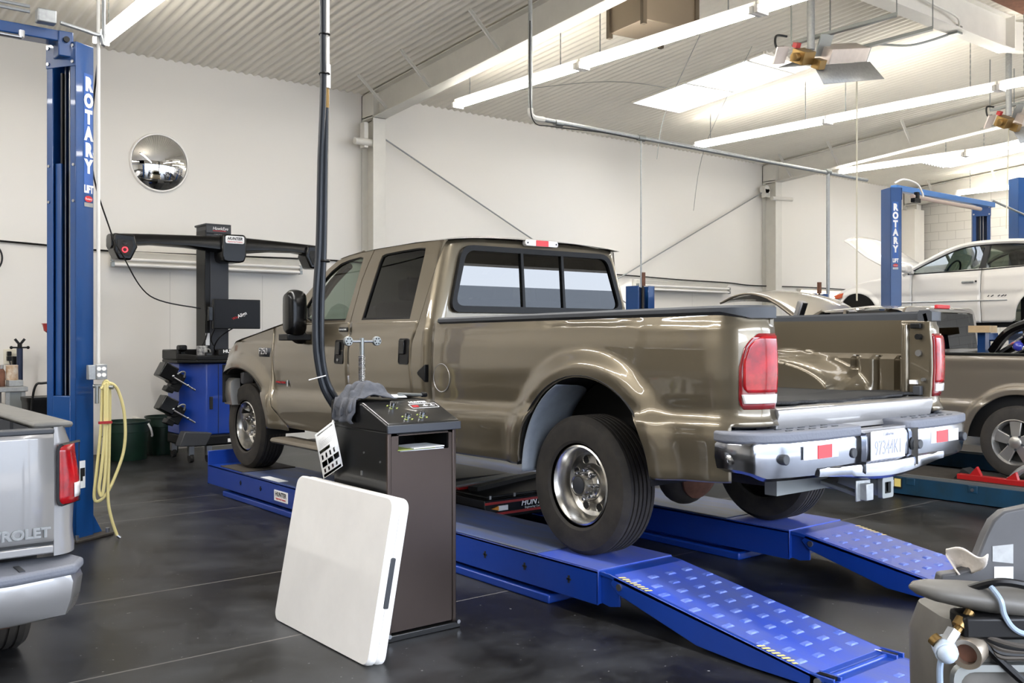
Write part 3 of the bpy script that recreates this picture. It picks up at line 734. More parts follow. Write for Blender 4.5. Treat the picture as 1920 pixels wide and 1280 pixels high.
for s in (-1, 1):
    # doors
    fd = panel('front_door', s, stations(6.258, 7.510), lambda y: max(rock(y), lerp(seamF, y) + GAP) if y > 7.2 else rock(y), lambda y: lerp([(7.34, 1.52), (7.51, 1.487)], y))
    seamC = lambda z: lerp([(.68, 5.38), (1.12, 5.388), (1.24, 5.407), (1.38, 5.395), (1.451, 5.36), (1.515, 5.346)], z)
    k = M(); nz = 44; ys = [i / 26 for i in range(27)]
    k.grid(lambda u, v: (lambda z: S(s, seamC(z) + GAP + u * (6.25 - seamC(z) - GAP), z))(.682 + v * .838), 26, nz)
    rd = k.build('rear_door', BG, truck, ang=60); md = rd.modifiers.new('Solidify', 'SOLIDIFY'); md.thickness = .014; md.offset = -1 if flip_ok(rd, s) else 1
    for d, PR, gm in ((fd, FD, A['glass_clear']), (rd, RD, A['glass_dark'])):
        O = [p for p, q in PR]; I = [q for p, q in PR]
        def midp(L):
            o = []
            for i in range(len(L)):
                a, b = L[i], L[(i + 1) % len(L)]
                for t in (0, .34, .67): o.append((a[0] + (b[0] - a[0]) * t, a[1] + (b[1] - a[1]) * t))
            return o
        O, I = midp(O), midp(I)
        k = M(); k.ring(O, I, lambda p, t: S(s, p[0], p[1], -t), .03); k.build('window_frame', BG, d, ang=35)
        sh = lambda p, f: (p[0] + f[0], p[1] + f[1])
        cy = sum(p[0] for p in I) / len(I); cz = sum(p[1] for p in I) / len(I)
        I2 = [(cy + (p[0] - cy) * .965, cz + (p[1] - cz) * .95) for p in I]; Iq = [(cy + (p[0] - cy) * 1.01, cz + (p[1] - cz) * 1.012) for p in I]
        k = M(); k.ring(Iq, I2, lambda p, t: S(s, p[0], p[1], -.006 - t), .014); k.build('window_seal', A['black_plastic'], d)
        k = M(); k.poly([S(s, p[0], p[1], -.016) for p in I]); k.build('window_pane', gm, d)
    # pull handles in black pockets
    for d, y0, y1, z0, z1, key in ((fd, 6.31, 6.44, 1.21, 1.387, 1), (rd, 5.43, 5.555, 1.228, 1.401, 0)):
        P = rr(y1 - y0, z1 - z0, .02, 4, (y0 + y1) / 2, (z0 + z1) / 2)
        k = M(); k.ring(P, [((y0 + y1) / 2 + (p[0] - (y0 + y1) / 2) * .9, (z0 + z1) / 2 + (p[1] - (z0 + z1) / 2) * .93) for p in P], lambda p, t: S(s, p[0], p[1], .006 - t), .01)
        k.poly([S(s, p[0], p[1], .003) for p in P])
        hb = k.build('door_handle', A['black_plastic'], d)
        M().box(S(s, (y0 + y1) / 2 + .012, z0 + .115, .008), (.012, .06, .095)).build('grip', A['black_gloss'], hb, bevel=.004)
        if key: M().cyl(S(s, (y0 + y1) / 2 + .01, z0 + .03, 0), S(s, (y0 + y1) / 2 + .01, z0 + .03, .01), .01, n=14).build('lock', A['steel'], hb)
    # front wing
    ft = lambda y: lerp([(7.2, .684), (7.324, .743), (7.443, .833), (7.492, .95), (7.512, 1.2), (7.518, 1.487), (7.83, 1.437), (8.28, 1.366), (8.48, 1.27), (8.58, 1.15)], y) - (GAP if y < 7.515 else 0)
    fb = lambda y: max(.655, arch(y, *ARF)) if abs(y - ARF[0]) < ARF[1] else .655
    ys = [y for y in stations(7.21, 8.58, ARF, .02)]
    fw_ = panel('front_wing', s, ys, lambda y: min(fb(y), ft(y) - .004), ft, 40)
    if s < 0:
        y_, z_ = 7.66, 1.278
        M().add([S(s, 7.775, 1.315, .004), S(s, 7.545, 1.315, .004), S(s, 7.565, 1.24, .004), S(s, 7.76, 1.24, .004)], [(0, 1, 2, 3)]).build('badge', A['trim'], fw_, solid=.008)
        text('lettering', 'F250', .075, S(s, 7.66, 1.262, .014), (0, -1, 0), (0, 0, 1), A['chrome'], fw_, .002, sx=1.15)
        b2 = M().box(S(s, 7.33, 1.035, .006), (.006, .2, .03)).build('badge', A['trim'], fd)
        text('lettering', 'POWER STROKE', .024, S(s, 7.335, 1.031, .011), (0, -1, 0), (0, 0, 1), A['red_ink'], fd, .001)
        M().box(S(s, 7.215, 1.035, .008), (.006, .02, .05)).build('badge_emblem', A['chrome'], fd)
        M().box(S(s, 6.335, 1.463, .006), (.01, .125, .034)).build('keypad', A['black_gloss'], fd, bevel=.004)
        text('lettering', '1·2 3·4 5·6 7·8 9·0', .015, S(s, 6.34, 1.458, .013), (0, -1, 0), (0, 0, 1), A['white_ink'], fd, .0006)
        M().lathe([(.084, 0), (.088, .003), (.092, 0), (.088, -.003)], S(s, 5.05, 1.155, .0015), (-1, 0, 0), 40).build('filler_door', A['silver_paint'], truck)
        k = M(); k.prism([(5.225, 1.235), (5.225, 1.12), (5.31, 1.165), (5.318, 1.18), (5.30, 1.195)], 'yz', XC + s * (HW + .012), XC + s * (HW - .02)); k.build('corner_guard', A['black_plastic'], truck, bevel=.004)
    # side lamp on the wing, bonnet-edge markers
    # door mirror on twin arms
    mr = M(); c = V((XC + s * (HW + .12), 6.86, 1.59))
    mr.loft([[c + V((s * x * sc_, dy, z * sc_)) for x, z in smooth_poly(rr(.16, .36, .06, 3), 1)] for dy, sc_ in ((-.095, .3), (-.09, .6), (-.075, .84), (-.055, .95), (-.01, 1.0), (.05, .9), (.09, .62), (.105, .3))])
    mo = mr.build('door_mirror', A['black_gloss'], truck, ang=60)
    k = M()
    k.tube(spline([c + V((-s * .02, .05, -.16)), c + V((-s * .1, .1, -.19)), c + V((-s * .2, .17, -.16))], 6), [.05] * 13, 10); k.box(c + V((-s * .02, .03, -.185)), (.2, .16, .05)); k.tube(spline([c + V((-s * .0, .1, .02)), c + V((-s * .06, .2, .0)), c + V((-s * .1, .25, -.05))], 6), [.045] * 13, 10)
    k.build('mirror_arm', A['black_plastic'], mo, bevel=.01)
    # running board
    k = M(); k.prism(smooth_poly([(XC + s * (HW - .12), .60), (XC + s * (HW + .10), .605), (XC + s * (HW + .125), .585), (XC + s * (HW + .11), .555), (XC + s * (HW - .1), .545)], 1), 'xz', 5.42, 7.30)
    k.build('running_board', A['tan_trim'] if 'tan_trim' in A else mat('taupe_step', '#6f675b', .45, .3), truck, bevel=.02)
    # wheel liners
    for (yc, a, zb, b), nm, dx in ((ARR, 'rear', 0), (ARF, 'front', 1)):
        k = M(); k.grid(lambda u, v: (XC + s * (hw(yc, .9) - .014 - v * .34), min(yc - (a + .01) * math.cos(PI * u), 8.46), max(.70 if nm == 'rear' else .60, zb + (b + .012) * math.sin(PI * u) - (.1 if u in (0, 1) else 0))), 30, 2)
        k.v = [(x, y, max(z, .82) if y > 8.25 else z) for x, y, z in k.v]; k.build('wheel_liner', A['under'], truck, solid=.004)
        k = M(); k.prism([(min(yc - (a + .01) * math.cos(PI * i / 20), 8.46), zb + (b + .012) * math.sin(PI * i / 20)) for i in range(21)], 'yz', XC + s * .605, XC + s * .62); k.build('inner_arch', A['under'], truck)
    k = M()
    def spl(u, v):
        f = (.0 + .37 * u) * PI / 1.0; inn = .03 + .30 * v * (1 if u < .8 else math.sqrt(max(0, 1 - ((u - .8) / .2) ** 2)) * .999 + .001)
        return (XC + s * (hw(3.735, .9) - inn), 3.735 + .488 * math.cos(f), .66 + .545 * math.sin(f))
    k.grid(spl, 30, 6); k.build('splash_panel', A['liner'], truck, solid=.004)
# cab rear shell (rounded corners), with the opening for the back window
def ysm(z): return lerp([(.68, 5.376), (1.12, 5.384), (1.24, 5.403), (1.38, 5.391), (1.451, 5.356), (1.515, 5.342), (1.75, 5.31), (1.97, 5.276), (2.05, 5.262)], z)
def yback(z): return 5.195 + (.075 * (z - 1.5) if z > 1.5 else 0) + (.5 * max(0, z - 2.02) ** 2 * 8)
NB = 34; rows = 56; k = M(); pts = []
def cabpath(z):
    r = .12; yb = yback(z); L = []
    h = hw(5.25, z); ys_ = ysm(z)
    for i in range(4): L.append((h, ys_ + (yb + r * .6 - ys_) * i / 4))
    for i in range(9):
        f = math.radians(90 * i / 8); L.append((h - r + r * math.cos(f), yb + r * .6 - r * .6 * math.sin(f)))
    n_ = 24; h0 = h - r
    for i in range(1, n_ + 1): L.append((h0 * (1 - i / n_), yb - .012 * (1 - (1 - i / n_) ** 2)))
    return L
ZS = [.68 + (2.095 - .68) * j / rows for j in range(rows + 1)]
for z in ZS:
    L = cabpath(z); L = L + [(-h, y) for h, y in reversed(L[:-1])]; pts.append(L)
n = len(pts[0])
gz0, gz1 = 1.60, 1.995
def ghalf(z): return lerp([(1.59, .775), (2.006, .655)], z)
for j, L in enumerate(pts):
    hm_ = max(abs(h) for h, y in L)
    for h, y in L: k.v.append((XC - h, y, min(ZS[j], 2.046 + .031 * (1 - abs(h / hm_) ** 3.2))))
for j in range(rows):
    for i in range(n - 1):
        hm = (pts[j][i][0] + pts[j][i + 1][0]) / 2; zm = (ZS[j] + ZS[j + 1]) / 2
        if gz0 + .015 < zm < gz1 - .015 and abs(hm) < ghalf(zm) - .02: continue
        k.f.append([j * n + i, j * n + i + 1, (j + 1) * n + i + 1, (j + 1) * n + i]); k.mi.append(0)
cab = k.build('cab_back', BG, truck, ang=60)
# back window: black frame, three panes, two dividers
def gl(x, z, off=0): return V((XC + x, yback(z) - .012 - off, z))
O = smooth_poly([(-.79, 1.575), (.79, 1.575), (.665, 2.018), (-.665, 2.018)], 0)
def trap(z0, z1, w0, w1, r, n=5):
    P = []; C = [(-w0, z0), (w0, z0), (w1, z1), (-w1, z1)]
    for i, c in enumerate(C):
        a = V((*C[i - 1], 0)); b = V((*c, 0)); d = V((*C[(i + 1) % 4], 0)); u = (a - b).normalized() * r; w_ = (d - b).normalized() * r
        for t in range(n + 1):
            t /= n; p = (b + u) * (1 - t) ** 2 + b * 2 * t * (1 - t) + (b + w_) * t * t; P.append((p.x, p.y))
    return P
def dens(P, q=4): return [(P[i][0] + (P[(i + 1) % len(P)][0] - P[i][0]) * t / q, P[i][1] + (P[(i + 1) % len(P)][1] - P[i][1]) * t / q) for i in range(len(P)) for t in range(q)]
Oo, Ii = trap(1.572, 2.02, .795, .672, .09), trap(1.615, 1.985, .752, .64, .07)
bw = M().ring(dens(Oo), dens(Ii), lambda p, t: gl(p[0], p[1], .022 - t), .03).build('back_window', A['black_plastic'], truck)
Pn = dens(Ii, 2)
for nm, a, b in (('pane', -1, -.17), ('pane', -.17, .2), ('pane', .2, 1)):
    q = []
    for i in range(25):
        pass
    zs_ = [1.61 + .38 * i / 10 for i in range(11)]
    lft = lambda z: max(a, -lerp([(1.61, .755), (1.985, .645)], z)); rgt = lambda z: min(b, lerp([(1.61, .755), (1.985, .645)], z))
    M().grid(lambda u, v: gl(lft(1.612 + .375 * v) + (rgt(1.612 + .375 * v) - lft(1.612 + .375 * v)) * u, 1.612 + .375 * v, .004), 8, 8).build('window_pane', A['glass_rear'], bw, ang=80)
for x in (-.17, .2):
    M().bar(gl(x, 1.60, .012), gl(x, 1.995, .012), .022, .014, (0, 1, 0)).build('divider', A['black_plastic'], bw)
# roof skin
def roof(u, v):
    y = 5.205 + v * (6.66 - 5.205); zE = lerp([(5.2, 2.048), (5.6, 2.056), (6.15, 2.045), (6.5, 2.025), (6.68, 2.0)], y)
    t = u * 2 - 1; h = hw(y, zE) + .004
    cr = lerp([(5.2, .03), (5.35, .06), (6.4, .06), (6.66, .045)], y)
    e = math.sin(t * PI / 2); z = zE + cr * (1 - abs(e) ** 3.2)
    yy = y
    if v > .9: yy = y + (1 - t * t) * .05 * (v - .9) / .1
    if v < .06: yy = y - (1 - e * e) * .012
    return (XC + h * e, yy, z)
o = M().grid(roof, 40, 40).build('roof', BG, truck, ang=60)
k = M(); k.prism(rr(.3, .042, .018, 4, XC, 2.062), 'xz', 5.222, 5.185); cl = k.build('brake_light', A['clear_lens'], truck, bevel=.003)
M().prism(rr(.11, .04, .002, 2, XC, 2.062), 'xz', 5.19, 5.180).build('red_lens', A['red_tape'], cl)
for dx in (-.13, .13): M().cyl((XC + dx, 5.19, 2.062), (XC + dx, 5.182, 2.062), .006, n=8).build('screw', A['ink'], cl)
# windscreen, pillars, bonnet, front end
def ws(u, v):
    t = u * 2 - 1; y = 7.36 + (6.69 - 7.36) * v; z = 1.52 + (2.045 - 1.52) * v; h = .80 - .14 * v
    return (XC + h * t, y + .09 * (1 - t * t), z + .03 * (1 - t * t) * v)
M().grid(ws, 14, 8).build('windscreen', A['glass_green'], truck, ang=80)
for s in (-1, 1):
    M().tube([(XC + s * .86, 7.38, 1.5), (XC + s * .82, 7.1, 1.72), (XC + s * .77, 6.86, 1.9), (XC + s * .73, 6.66, 2.0), (XC + s * .72, 6.4, 2.03)], .028, 8).build('windscreen_pillar', BG, truck)
def hood(u, v):
    t = u * 2 - 1; y = 7.33 + v * 1.2; zE = lerp([(7.33, 1.515), (7.518, 1.487), (7.83, 1.437), (8.28, 1.366), (8.48, 1.27), (8.56, 1.17)], y)
    h = hw(y, 1.25) - .012; e = math.sin(t * PI / 2)
    return (XC + h * e, y + .07 * (1 - e * e) * v, zE + (.045 - .01 * v) * (1 - abs(e) ** 3))
M().grid(hood, 30, 24).build('bonnet', BG, truck, ang=60)
k = M(); k.bx(XC - .5, XC + .5, 8.55, 8.62, .95, 1.24); g = k.build('grille', A['chrome'], truck, bevel=.02)
for i in range(3): M().bx(XC - .46, XC + .46, 8.61, 8.63, .98 + .085 * i, 1.03 + .085 * i).build('slot', A['ink'], g)
for s in (-1, 1):
    M().bx(XC + s * .52, XC + s * .82, 8.44, 8.585, .97, 1.17).build('headlamp', A['clear_lens'], truck, bevel=.03)
    M().box((XC + s * .80, 7.95, 1.425), (.03, .04, .012)).build('marker_lamp', A['amber'], truck)
k = M(); rings = []
for x, dy in ((-.93, -.30), (-.925, -.12), (-.86, .0), (-.5, .06), (0, .08), (.5, .06), (.86, 0), (.925, -.12), (.93, -.30)):
    c = V((XC + x, 8.62 + dy, 0)); d = V((x * .2, 1, 0)) if abs(x) < .9 else V((1 if x > 0 else -1, .15, 0)); d.normalize()
    rings.append([c + d * .02 + V((0, 0, .80)), c + d * .035 + V((0, 0, .88)), c + d * .03 + V((0, 0, 1.0)), c + d * 0 + V((0, 0, 1.035)), c - d * .05 + V((0, 0, 1.035)), c - d * .05 + V((0, 0, .80))])
k.loft(rings); k.build('front_bumper', A['alloy'], truck, ang=40)
k = M(); k.bx(XC - .86, XC + .86, 8.3, 8.6, .72, .80); k.build('front_valance', A['under'], truck)
# --- rear bumper
BX = [(-.955, 2.86, .0), (-.965, 2.78, .1), (-.95, 2.70, .3), (-.90, 2.645, .7), (-.75, 2.605, 1), (-.5, 2.585, 1), (-.22, 2.578, 1), (-.19, 2.585, 1), (0, 2.585, 1), (.19, 2.585, 1), (.22, 2.578, 1), (.5, 2.585, 1), (.75, 2.605, 1), (.90, 2.645, .7), (.95, 2.70, .3), (.965, 2.78, .1), (.955, 2.86, 0)]
k = M(); rings = []
SP = spline([(x, y, 0) for x, y, w in BX], 4)
for i, p in enumerate(SP):
    x, y = p.x, p.y; tn = (SP[min(i + 1, len(SP) - 1)] - SP[max(i - 1, 0)]).normalized(); d = V((tn.y, -tn.x, 0))
    b = lerp([(-.96, .815), (-.88, .78), (-.5, .775), (-.25, .765), (.25, .765), (.5, .775), (.88, .78), (.96, .815)], x)
    c = V((XC + x, y, 0)); Z = lambda o, z: c + d * o + V((0, 0, z))
    rings.append([Z(-.05, b + .01), Z(-.03, b - .004), Z(-.008, b + .012), Z(.0, b + .05), Z(.004, .875), Z(.003, .935), Z(-.006, .955), Z(-.05, .96)])
k.loft(rings); bp_ = k.build('rear_bumper', A['bumper_chrome'], truck, ang=30, sub=0)
for s in (-1, 1):
    P = [(s * .205, 2.74), (s * .205, 2.60), (s * .235, 2.572), (s * .5, 2.572), (s * .75, 2.592), (s * .9, 2.635), (s * .965, 2.71), (s * .985, 2.80), (s * .96, 2.87), (s * .87, 2.87), (s * .80, 2.76), (s * .7, 2.745)]
    k = M(); k.prism([(XC + a, b) for a, b in P], 'xy', .945, .995); sp_ = k.build('step_pad', A['pad'], bp_, bevel=.012, seg=3)
    k = M()
    for i in range(5):
        for j in range(2): k.box((XC + s * (.36 + .09 * i), 2.635 + .06 * j, .996), (.04, .012, .004))
    k.build('grip_marks', A['trim'], sp_)
    k = M(); k.box((XC + s * .49, 2.5785, .895), (.14, .004, .062)); k.build('reflector_white', A['white_tape'], bp_)
    k = M(); k.box((XC + s * (.62 if s < 0 else .66), 2.582, .895), (.12, .004, .062), rotz(s * .07)); k.build('reflector_white', A['white_tape'], bp_)
    M().box((XC + s * .53, 2.576, .895), (.11, .006, .06)).build('reflector_red', A['red_tape'], bp_)
    for x, z in ((.30, .87), (.80, .875)): M().cyl((XC + s * x, 2.63, z), (XC + s * x, 2.567 + (.02 if x > .5 else 0), z), .024, n=18).build('parking_sensor', A['trim'], bp_, bevel=.004)
    M().lathe([(.012, 0), (.022, .002), (.024, .012), (.012, .018)], (XC + s * .955, 2.77, .87), (s, -.2, 0), 18, cap=True).build('bumper_bolt', A['chrome'], bp_)
M().bx(XC - .2, XC + .2, 2.595, 2.66, .80, .97).build('plate_recess', A['silver_paint'], bp_)
M().lathe([(.03, 0), (.034, .008), (.02, .012), (.016, .004)], (XC + .235, 2.577, .878), (0, -1, 0), 18, cap=True).build('ball_socket', A['black_plastic'], bp_)
k = M(); rings = []
for i in range(25):
    x = -.56 + 1.12 * i / 24; p = .5 + .5 * math.cos(PI * x / .56); p = p ** .7; f = .034 * p; c = V((XC + x, 2.583, 0))
    rings.append([c + V((0, .04, .80)), c + V((0, -.001, .815 + .015 * p)), c + V((0, -f * .9, .812)), c + V((0, -f - .002, .80)), c + V((0, -f, .785 - .04 * p)), c + V((0, -f * .6, .78 - .05 * p)), c + V((0, .04, .78 - .04 * p))])
k.loft(rings); k.build('lower_step', A['bumper_chrome'], bp_, ang=30)
pl = M().prism(rr(.305, .152, .01, 3, XC, .885), 'xz', 2.575, 2.571).build('licence_plate', A['plate'], bp_)
text('plate_number', '97344K1', .1, (XC, 2.5695, .845), (1, 0, 0), (0, 0, 1), A['plate_ink'], bp_, .001, sx=.68)
text('plate_state', 'California', .024, (XC, 2.5695, .935), (1, 0, 0), (0, 0, 1), A['plate_ink'], bp_, .0006)
# hitch, frame, axle, spare
k = M(); P = rr(.08, .08, .008, 2, XC + .02, .675); Q = rr(.056, .056, .004, 2, XC + .02, .675)
k.ring(P, Q, lambda p, t: (p[0], 2.60 + t, p[1]), .4); k.ring(rr(.1, .1, .01, 2, XC + .02, .675), Q, lambda p, t: (p[0], 2.585 + t, p[1]), .025)
k.bx(XC - .5, XC + .5, 2.86, 2.93, .65, .73); k.build('tow_hitch', A['grey_steel'], truck)
k = M(); k.bx(XC - .24, XC - .12, 2.595, 2.605, .63, .73); k.bx(XC - .21, XC - .15, 2.56, 2.6, .635, .715); k.bar((XC - .2, 2.6, .66), (XC - .1, 2.9, .69), .05, .02); k.build('trailer_socket', A['galv'], truck, bevel=.004)
k = M()
for s in (-1, 1): k.bx(XC + s * .40, XC + s * .48, 4.5, 8.4, .62, .80); k.bx(XC + s * .40, XC + s * .48, 2.8, 4.6, .74, .90)
k.bx(XC - .42, XC + .42, 4.9, 5.0, .62, .7); k.bx(XC - .42, XC + .42, 6.9, 7.1, .6, .7); k.build('chassis', A['under'], truck)
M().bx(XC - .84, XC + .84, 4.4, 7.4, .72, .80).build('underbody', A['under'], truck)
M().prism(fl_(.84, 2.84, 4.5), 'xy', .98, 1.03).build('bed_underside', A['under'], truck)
k = M(); k.cyl((XC - .8, YR, ZW), (XC + .8, YR, ZW), .055); k.ball((XC - .05, YR, ZW - .02), .17, 12, (1, .85, 1)); k.build('rear_axle', A['cast'], truck)
k = M(); k.lathe([(.145, 0), (.145, .015), (.12, .04), (.06, .07), (.0, .075)], (XC - .05, YR - .11, ZW), (0, -1, -.15), 20); k.build('differential_cover', A['rust'], truck)
for s in (-1, 1): M().cyl((XC + s * .62, YR - .12, .52), (XC + s * .5, YR - .3, .98), .03).build('shock_absorber', A['cast'], truck)
for s in (-1, 1): M().bx(XC + s * .60, XC + s * .66, 3.2, 4.5, .70, .73).build('leaf_spring', A['cast'], truck)
M().cyl((XC - .8, YFW, ZW), (XC + .8, YFW, ZW), .05).build('front_axle', A['under'], truck)
k = M(); k.bx(XC - .7, XC + .7, 7.5, 8.5, .62, 1.2); k.build('engine_block', A['under'], truck)
TP = [(.225, -.105), (.24, -.115), (.30, -.122), (.345, -.115), (.362, -.098), (RT, -.085)]
grooves = [(-.062, .009), (-.03, .009), (.0, .009), (.03, .009), (.062, .009)]
for g, w_ in grooves: TP += [(RT, g - w_ / 2 - .001), (RT - .009, g - w_ / 2), (RT - .009, g + w_ / 2), (RT, g + w_ / 2 + .001)]
TP += [(RT, .085), (.362, .098), (.345, .115), (.30, .122), (.24, .115), (.225, .105)]
sp = M().lathe(TP, (XC + .05, 3.2, .765), (0, 0, 1), 48).build('spare_tyre', A['tire'], truck, ang=25)
def wheel(x, y, z, s, prt, R_=RT, rim=A['polished']):
    """eight-hole forged wheel; s = outward side"""
    c = V((x, y, z)); ax = (s, 0, 0); f = R_ / RT
    w_ = M().lathe([(a * f, b) for a, b in [(.208, -.1), (.214, .06), (.214, .098), (.205, .102), (.196, .09), (.182, .05), (.172, .012), (.15, -.002), (.11, .004), (.094, .02), (.088, .03), (.0, .03)]], c, ax, 48).build('wheel', rim, prt, ang=35)
    M().lathe([(a * f, b) for a, b in TP], c, ax, 64).build('tyre', A['tire'], w_, ang=25)
    for i in range(8):
        a = 2 * PI * (i + .5) / 8; p = c + V((0, math.cos(a), math.sin(a))) * (.134 * f)
        M().lathe([(.020, .0), (.025, .004), (.027, .002)], p + V((s * .001, 0, 0)), ax, 16).build('hole_edge', rim, w_)
        M().lathe([(.0, .003), (.0215, .003)], p + V((s * .001, 0, 0)), ax, 16).build('hole', A['ink'], w_)
    h = M().lathe([(a * f, b) for a, b in [(.094, .015), (.09, .035), (.076, .05), (.062, .056), (.058, .1), (.055, .112), (.05, .112), (.047, .108), (.0, .108)]], c, ax, 32).build('hub_cap', rim, w_, ang=35)
    M().lathe([(.046 * f, .109), (.04 * f, .112), (.0, .112)], c, ax, 24).build('emblem', A['trim'], h)
    for i in range(8):
        a = 2 * PI * i / 8; p = c + V((0, math.cos(a), math.sin(a))) * (.077 * f)
        M().lathe([(.013, .03), (.0135, .07), (.009, .078), (.0, .079)], p, ax, 12).build('lug_nut', A['chrome'], h)
    return w_
for s in (-1, 1):
    for y in (YR, YFW): wheel(XC + s * .785, y, ZW, s, truck)
# --- interior
k = M(); k.bx(XC - .78, XC + .78, 5.32, 7.3, .80, .84); k.build('cab_floor', A['dash'], truck)
k = M(); k.prism([(7.32, 1.50), (6.98, 1.50), (6.9, 1.38), (7.0, 1.1), (7.3, 1.0)], 'yz', XC - .76, XC + .76); k.build('dashboard', A['dash'], truck, bevel=.03)
def seat(x, y, w_, name):
    k = M(); k.box((x, y + .2, 1.1), (w_, .5, .16)); k.box((x, y - .08, 1.36), (w_, .14, .62), Matrix.Rotation(math.radians(-10), 3, 'X')); o = k.build(name, A['brown_fabric'], truck, bevel=.04, seg=3)
    for dx in ([0] if w_ < 1 else [-.45, .45]): M().box((x + dx, y - .15, 1.76), (.26, .09, .16)).build('headrest', A['brown_fabric'], o, bevel=.03, seg=3)
seat(XC - .4, 6.35, .5, 'front_seat'); seat(XC + .4, 6.35, .5, 'front_seat'); seat(XC, 5.5, 1.4, 'rear_bench')
M().tube([V((XC - .4, 6.86, 1.47)) + Matrix.Rotation(math.radians(28), 3, 'X') @ V((.19 * math.cos(a), .0, .19 * math.sin(a))) for a in [2 * PI * i / 28 for i in range(28)]], .016, 8, True).build('steering_wheel', A['dash'], truck)
M().box((XC, 6.72, 1.86), (.26, .03, .075)).build('interior_mirror', A['black_plastic'], truck, bevel=.01)
for s in (-1, 1):
    k = M(); k.bx(XC + s * .72, XC + s * .76, 5.4, 7.2, .85, 1.5); k.build('door_card', A['dash'], truck)
    k = M(); k.tube(spline([(XC + s * .79, 7.28, 1.55), (XC + s * .76, 7.02, 1.70), (XC + s * .735, 6.85, 1.84), (XC + s * .70, 6.66, 1.96)], 5), .03, 8); k.build('pillar_trim', A['brown_fabric'], truck)
k = M(); k.grid(lambda u, v: (XC + (u * 2 - 1) * .70, 5.25 + 1.38 * v, 2.03 + .03 * (1 - (u * 2 - 1) ** 2)), 6, 4); k.build('headliner', A['dash'], truck)
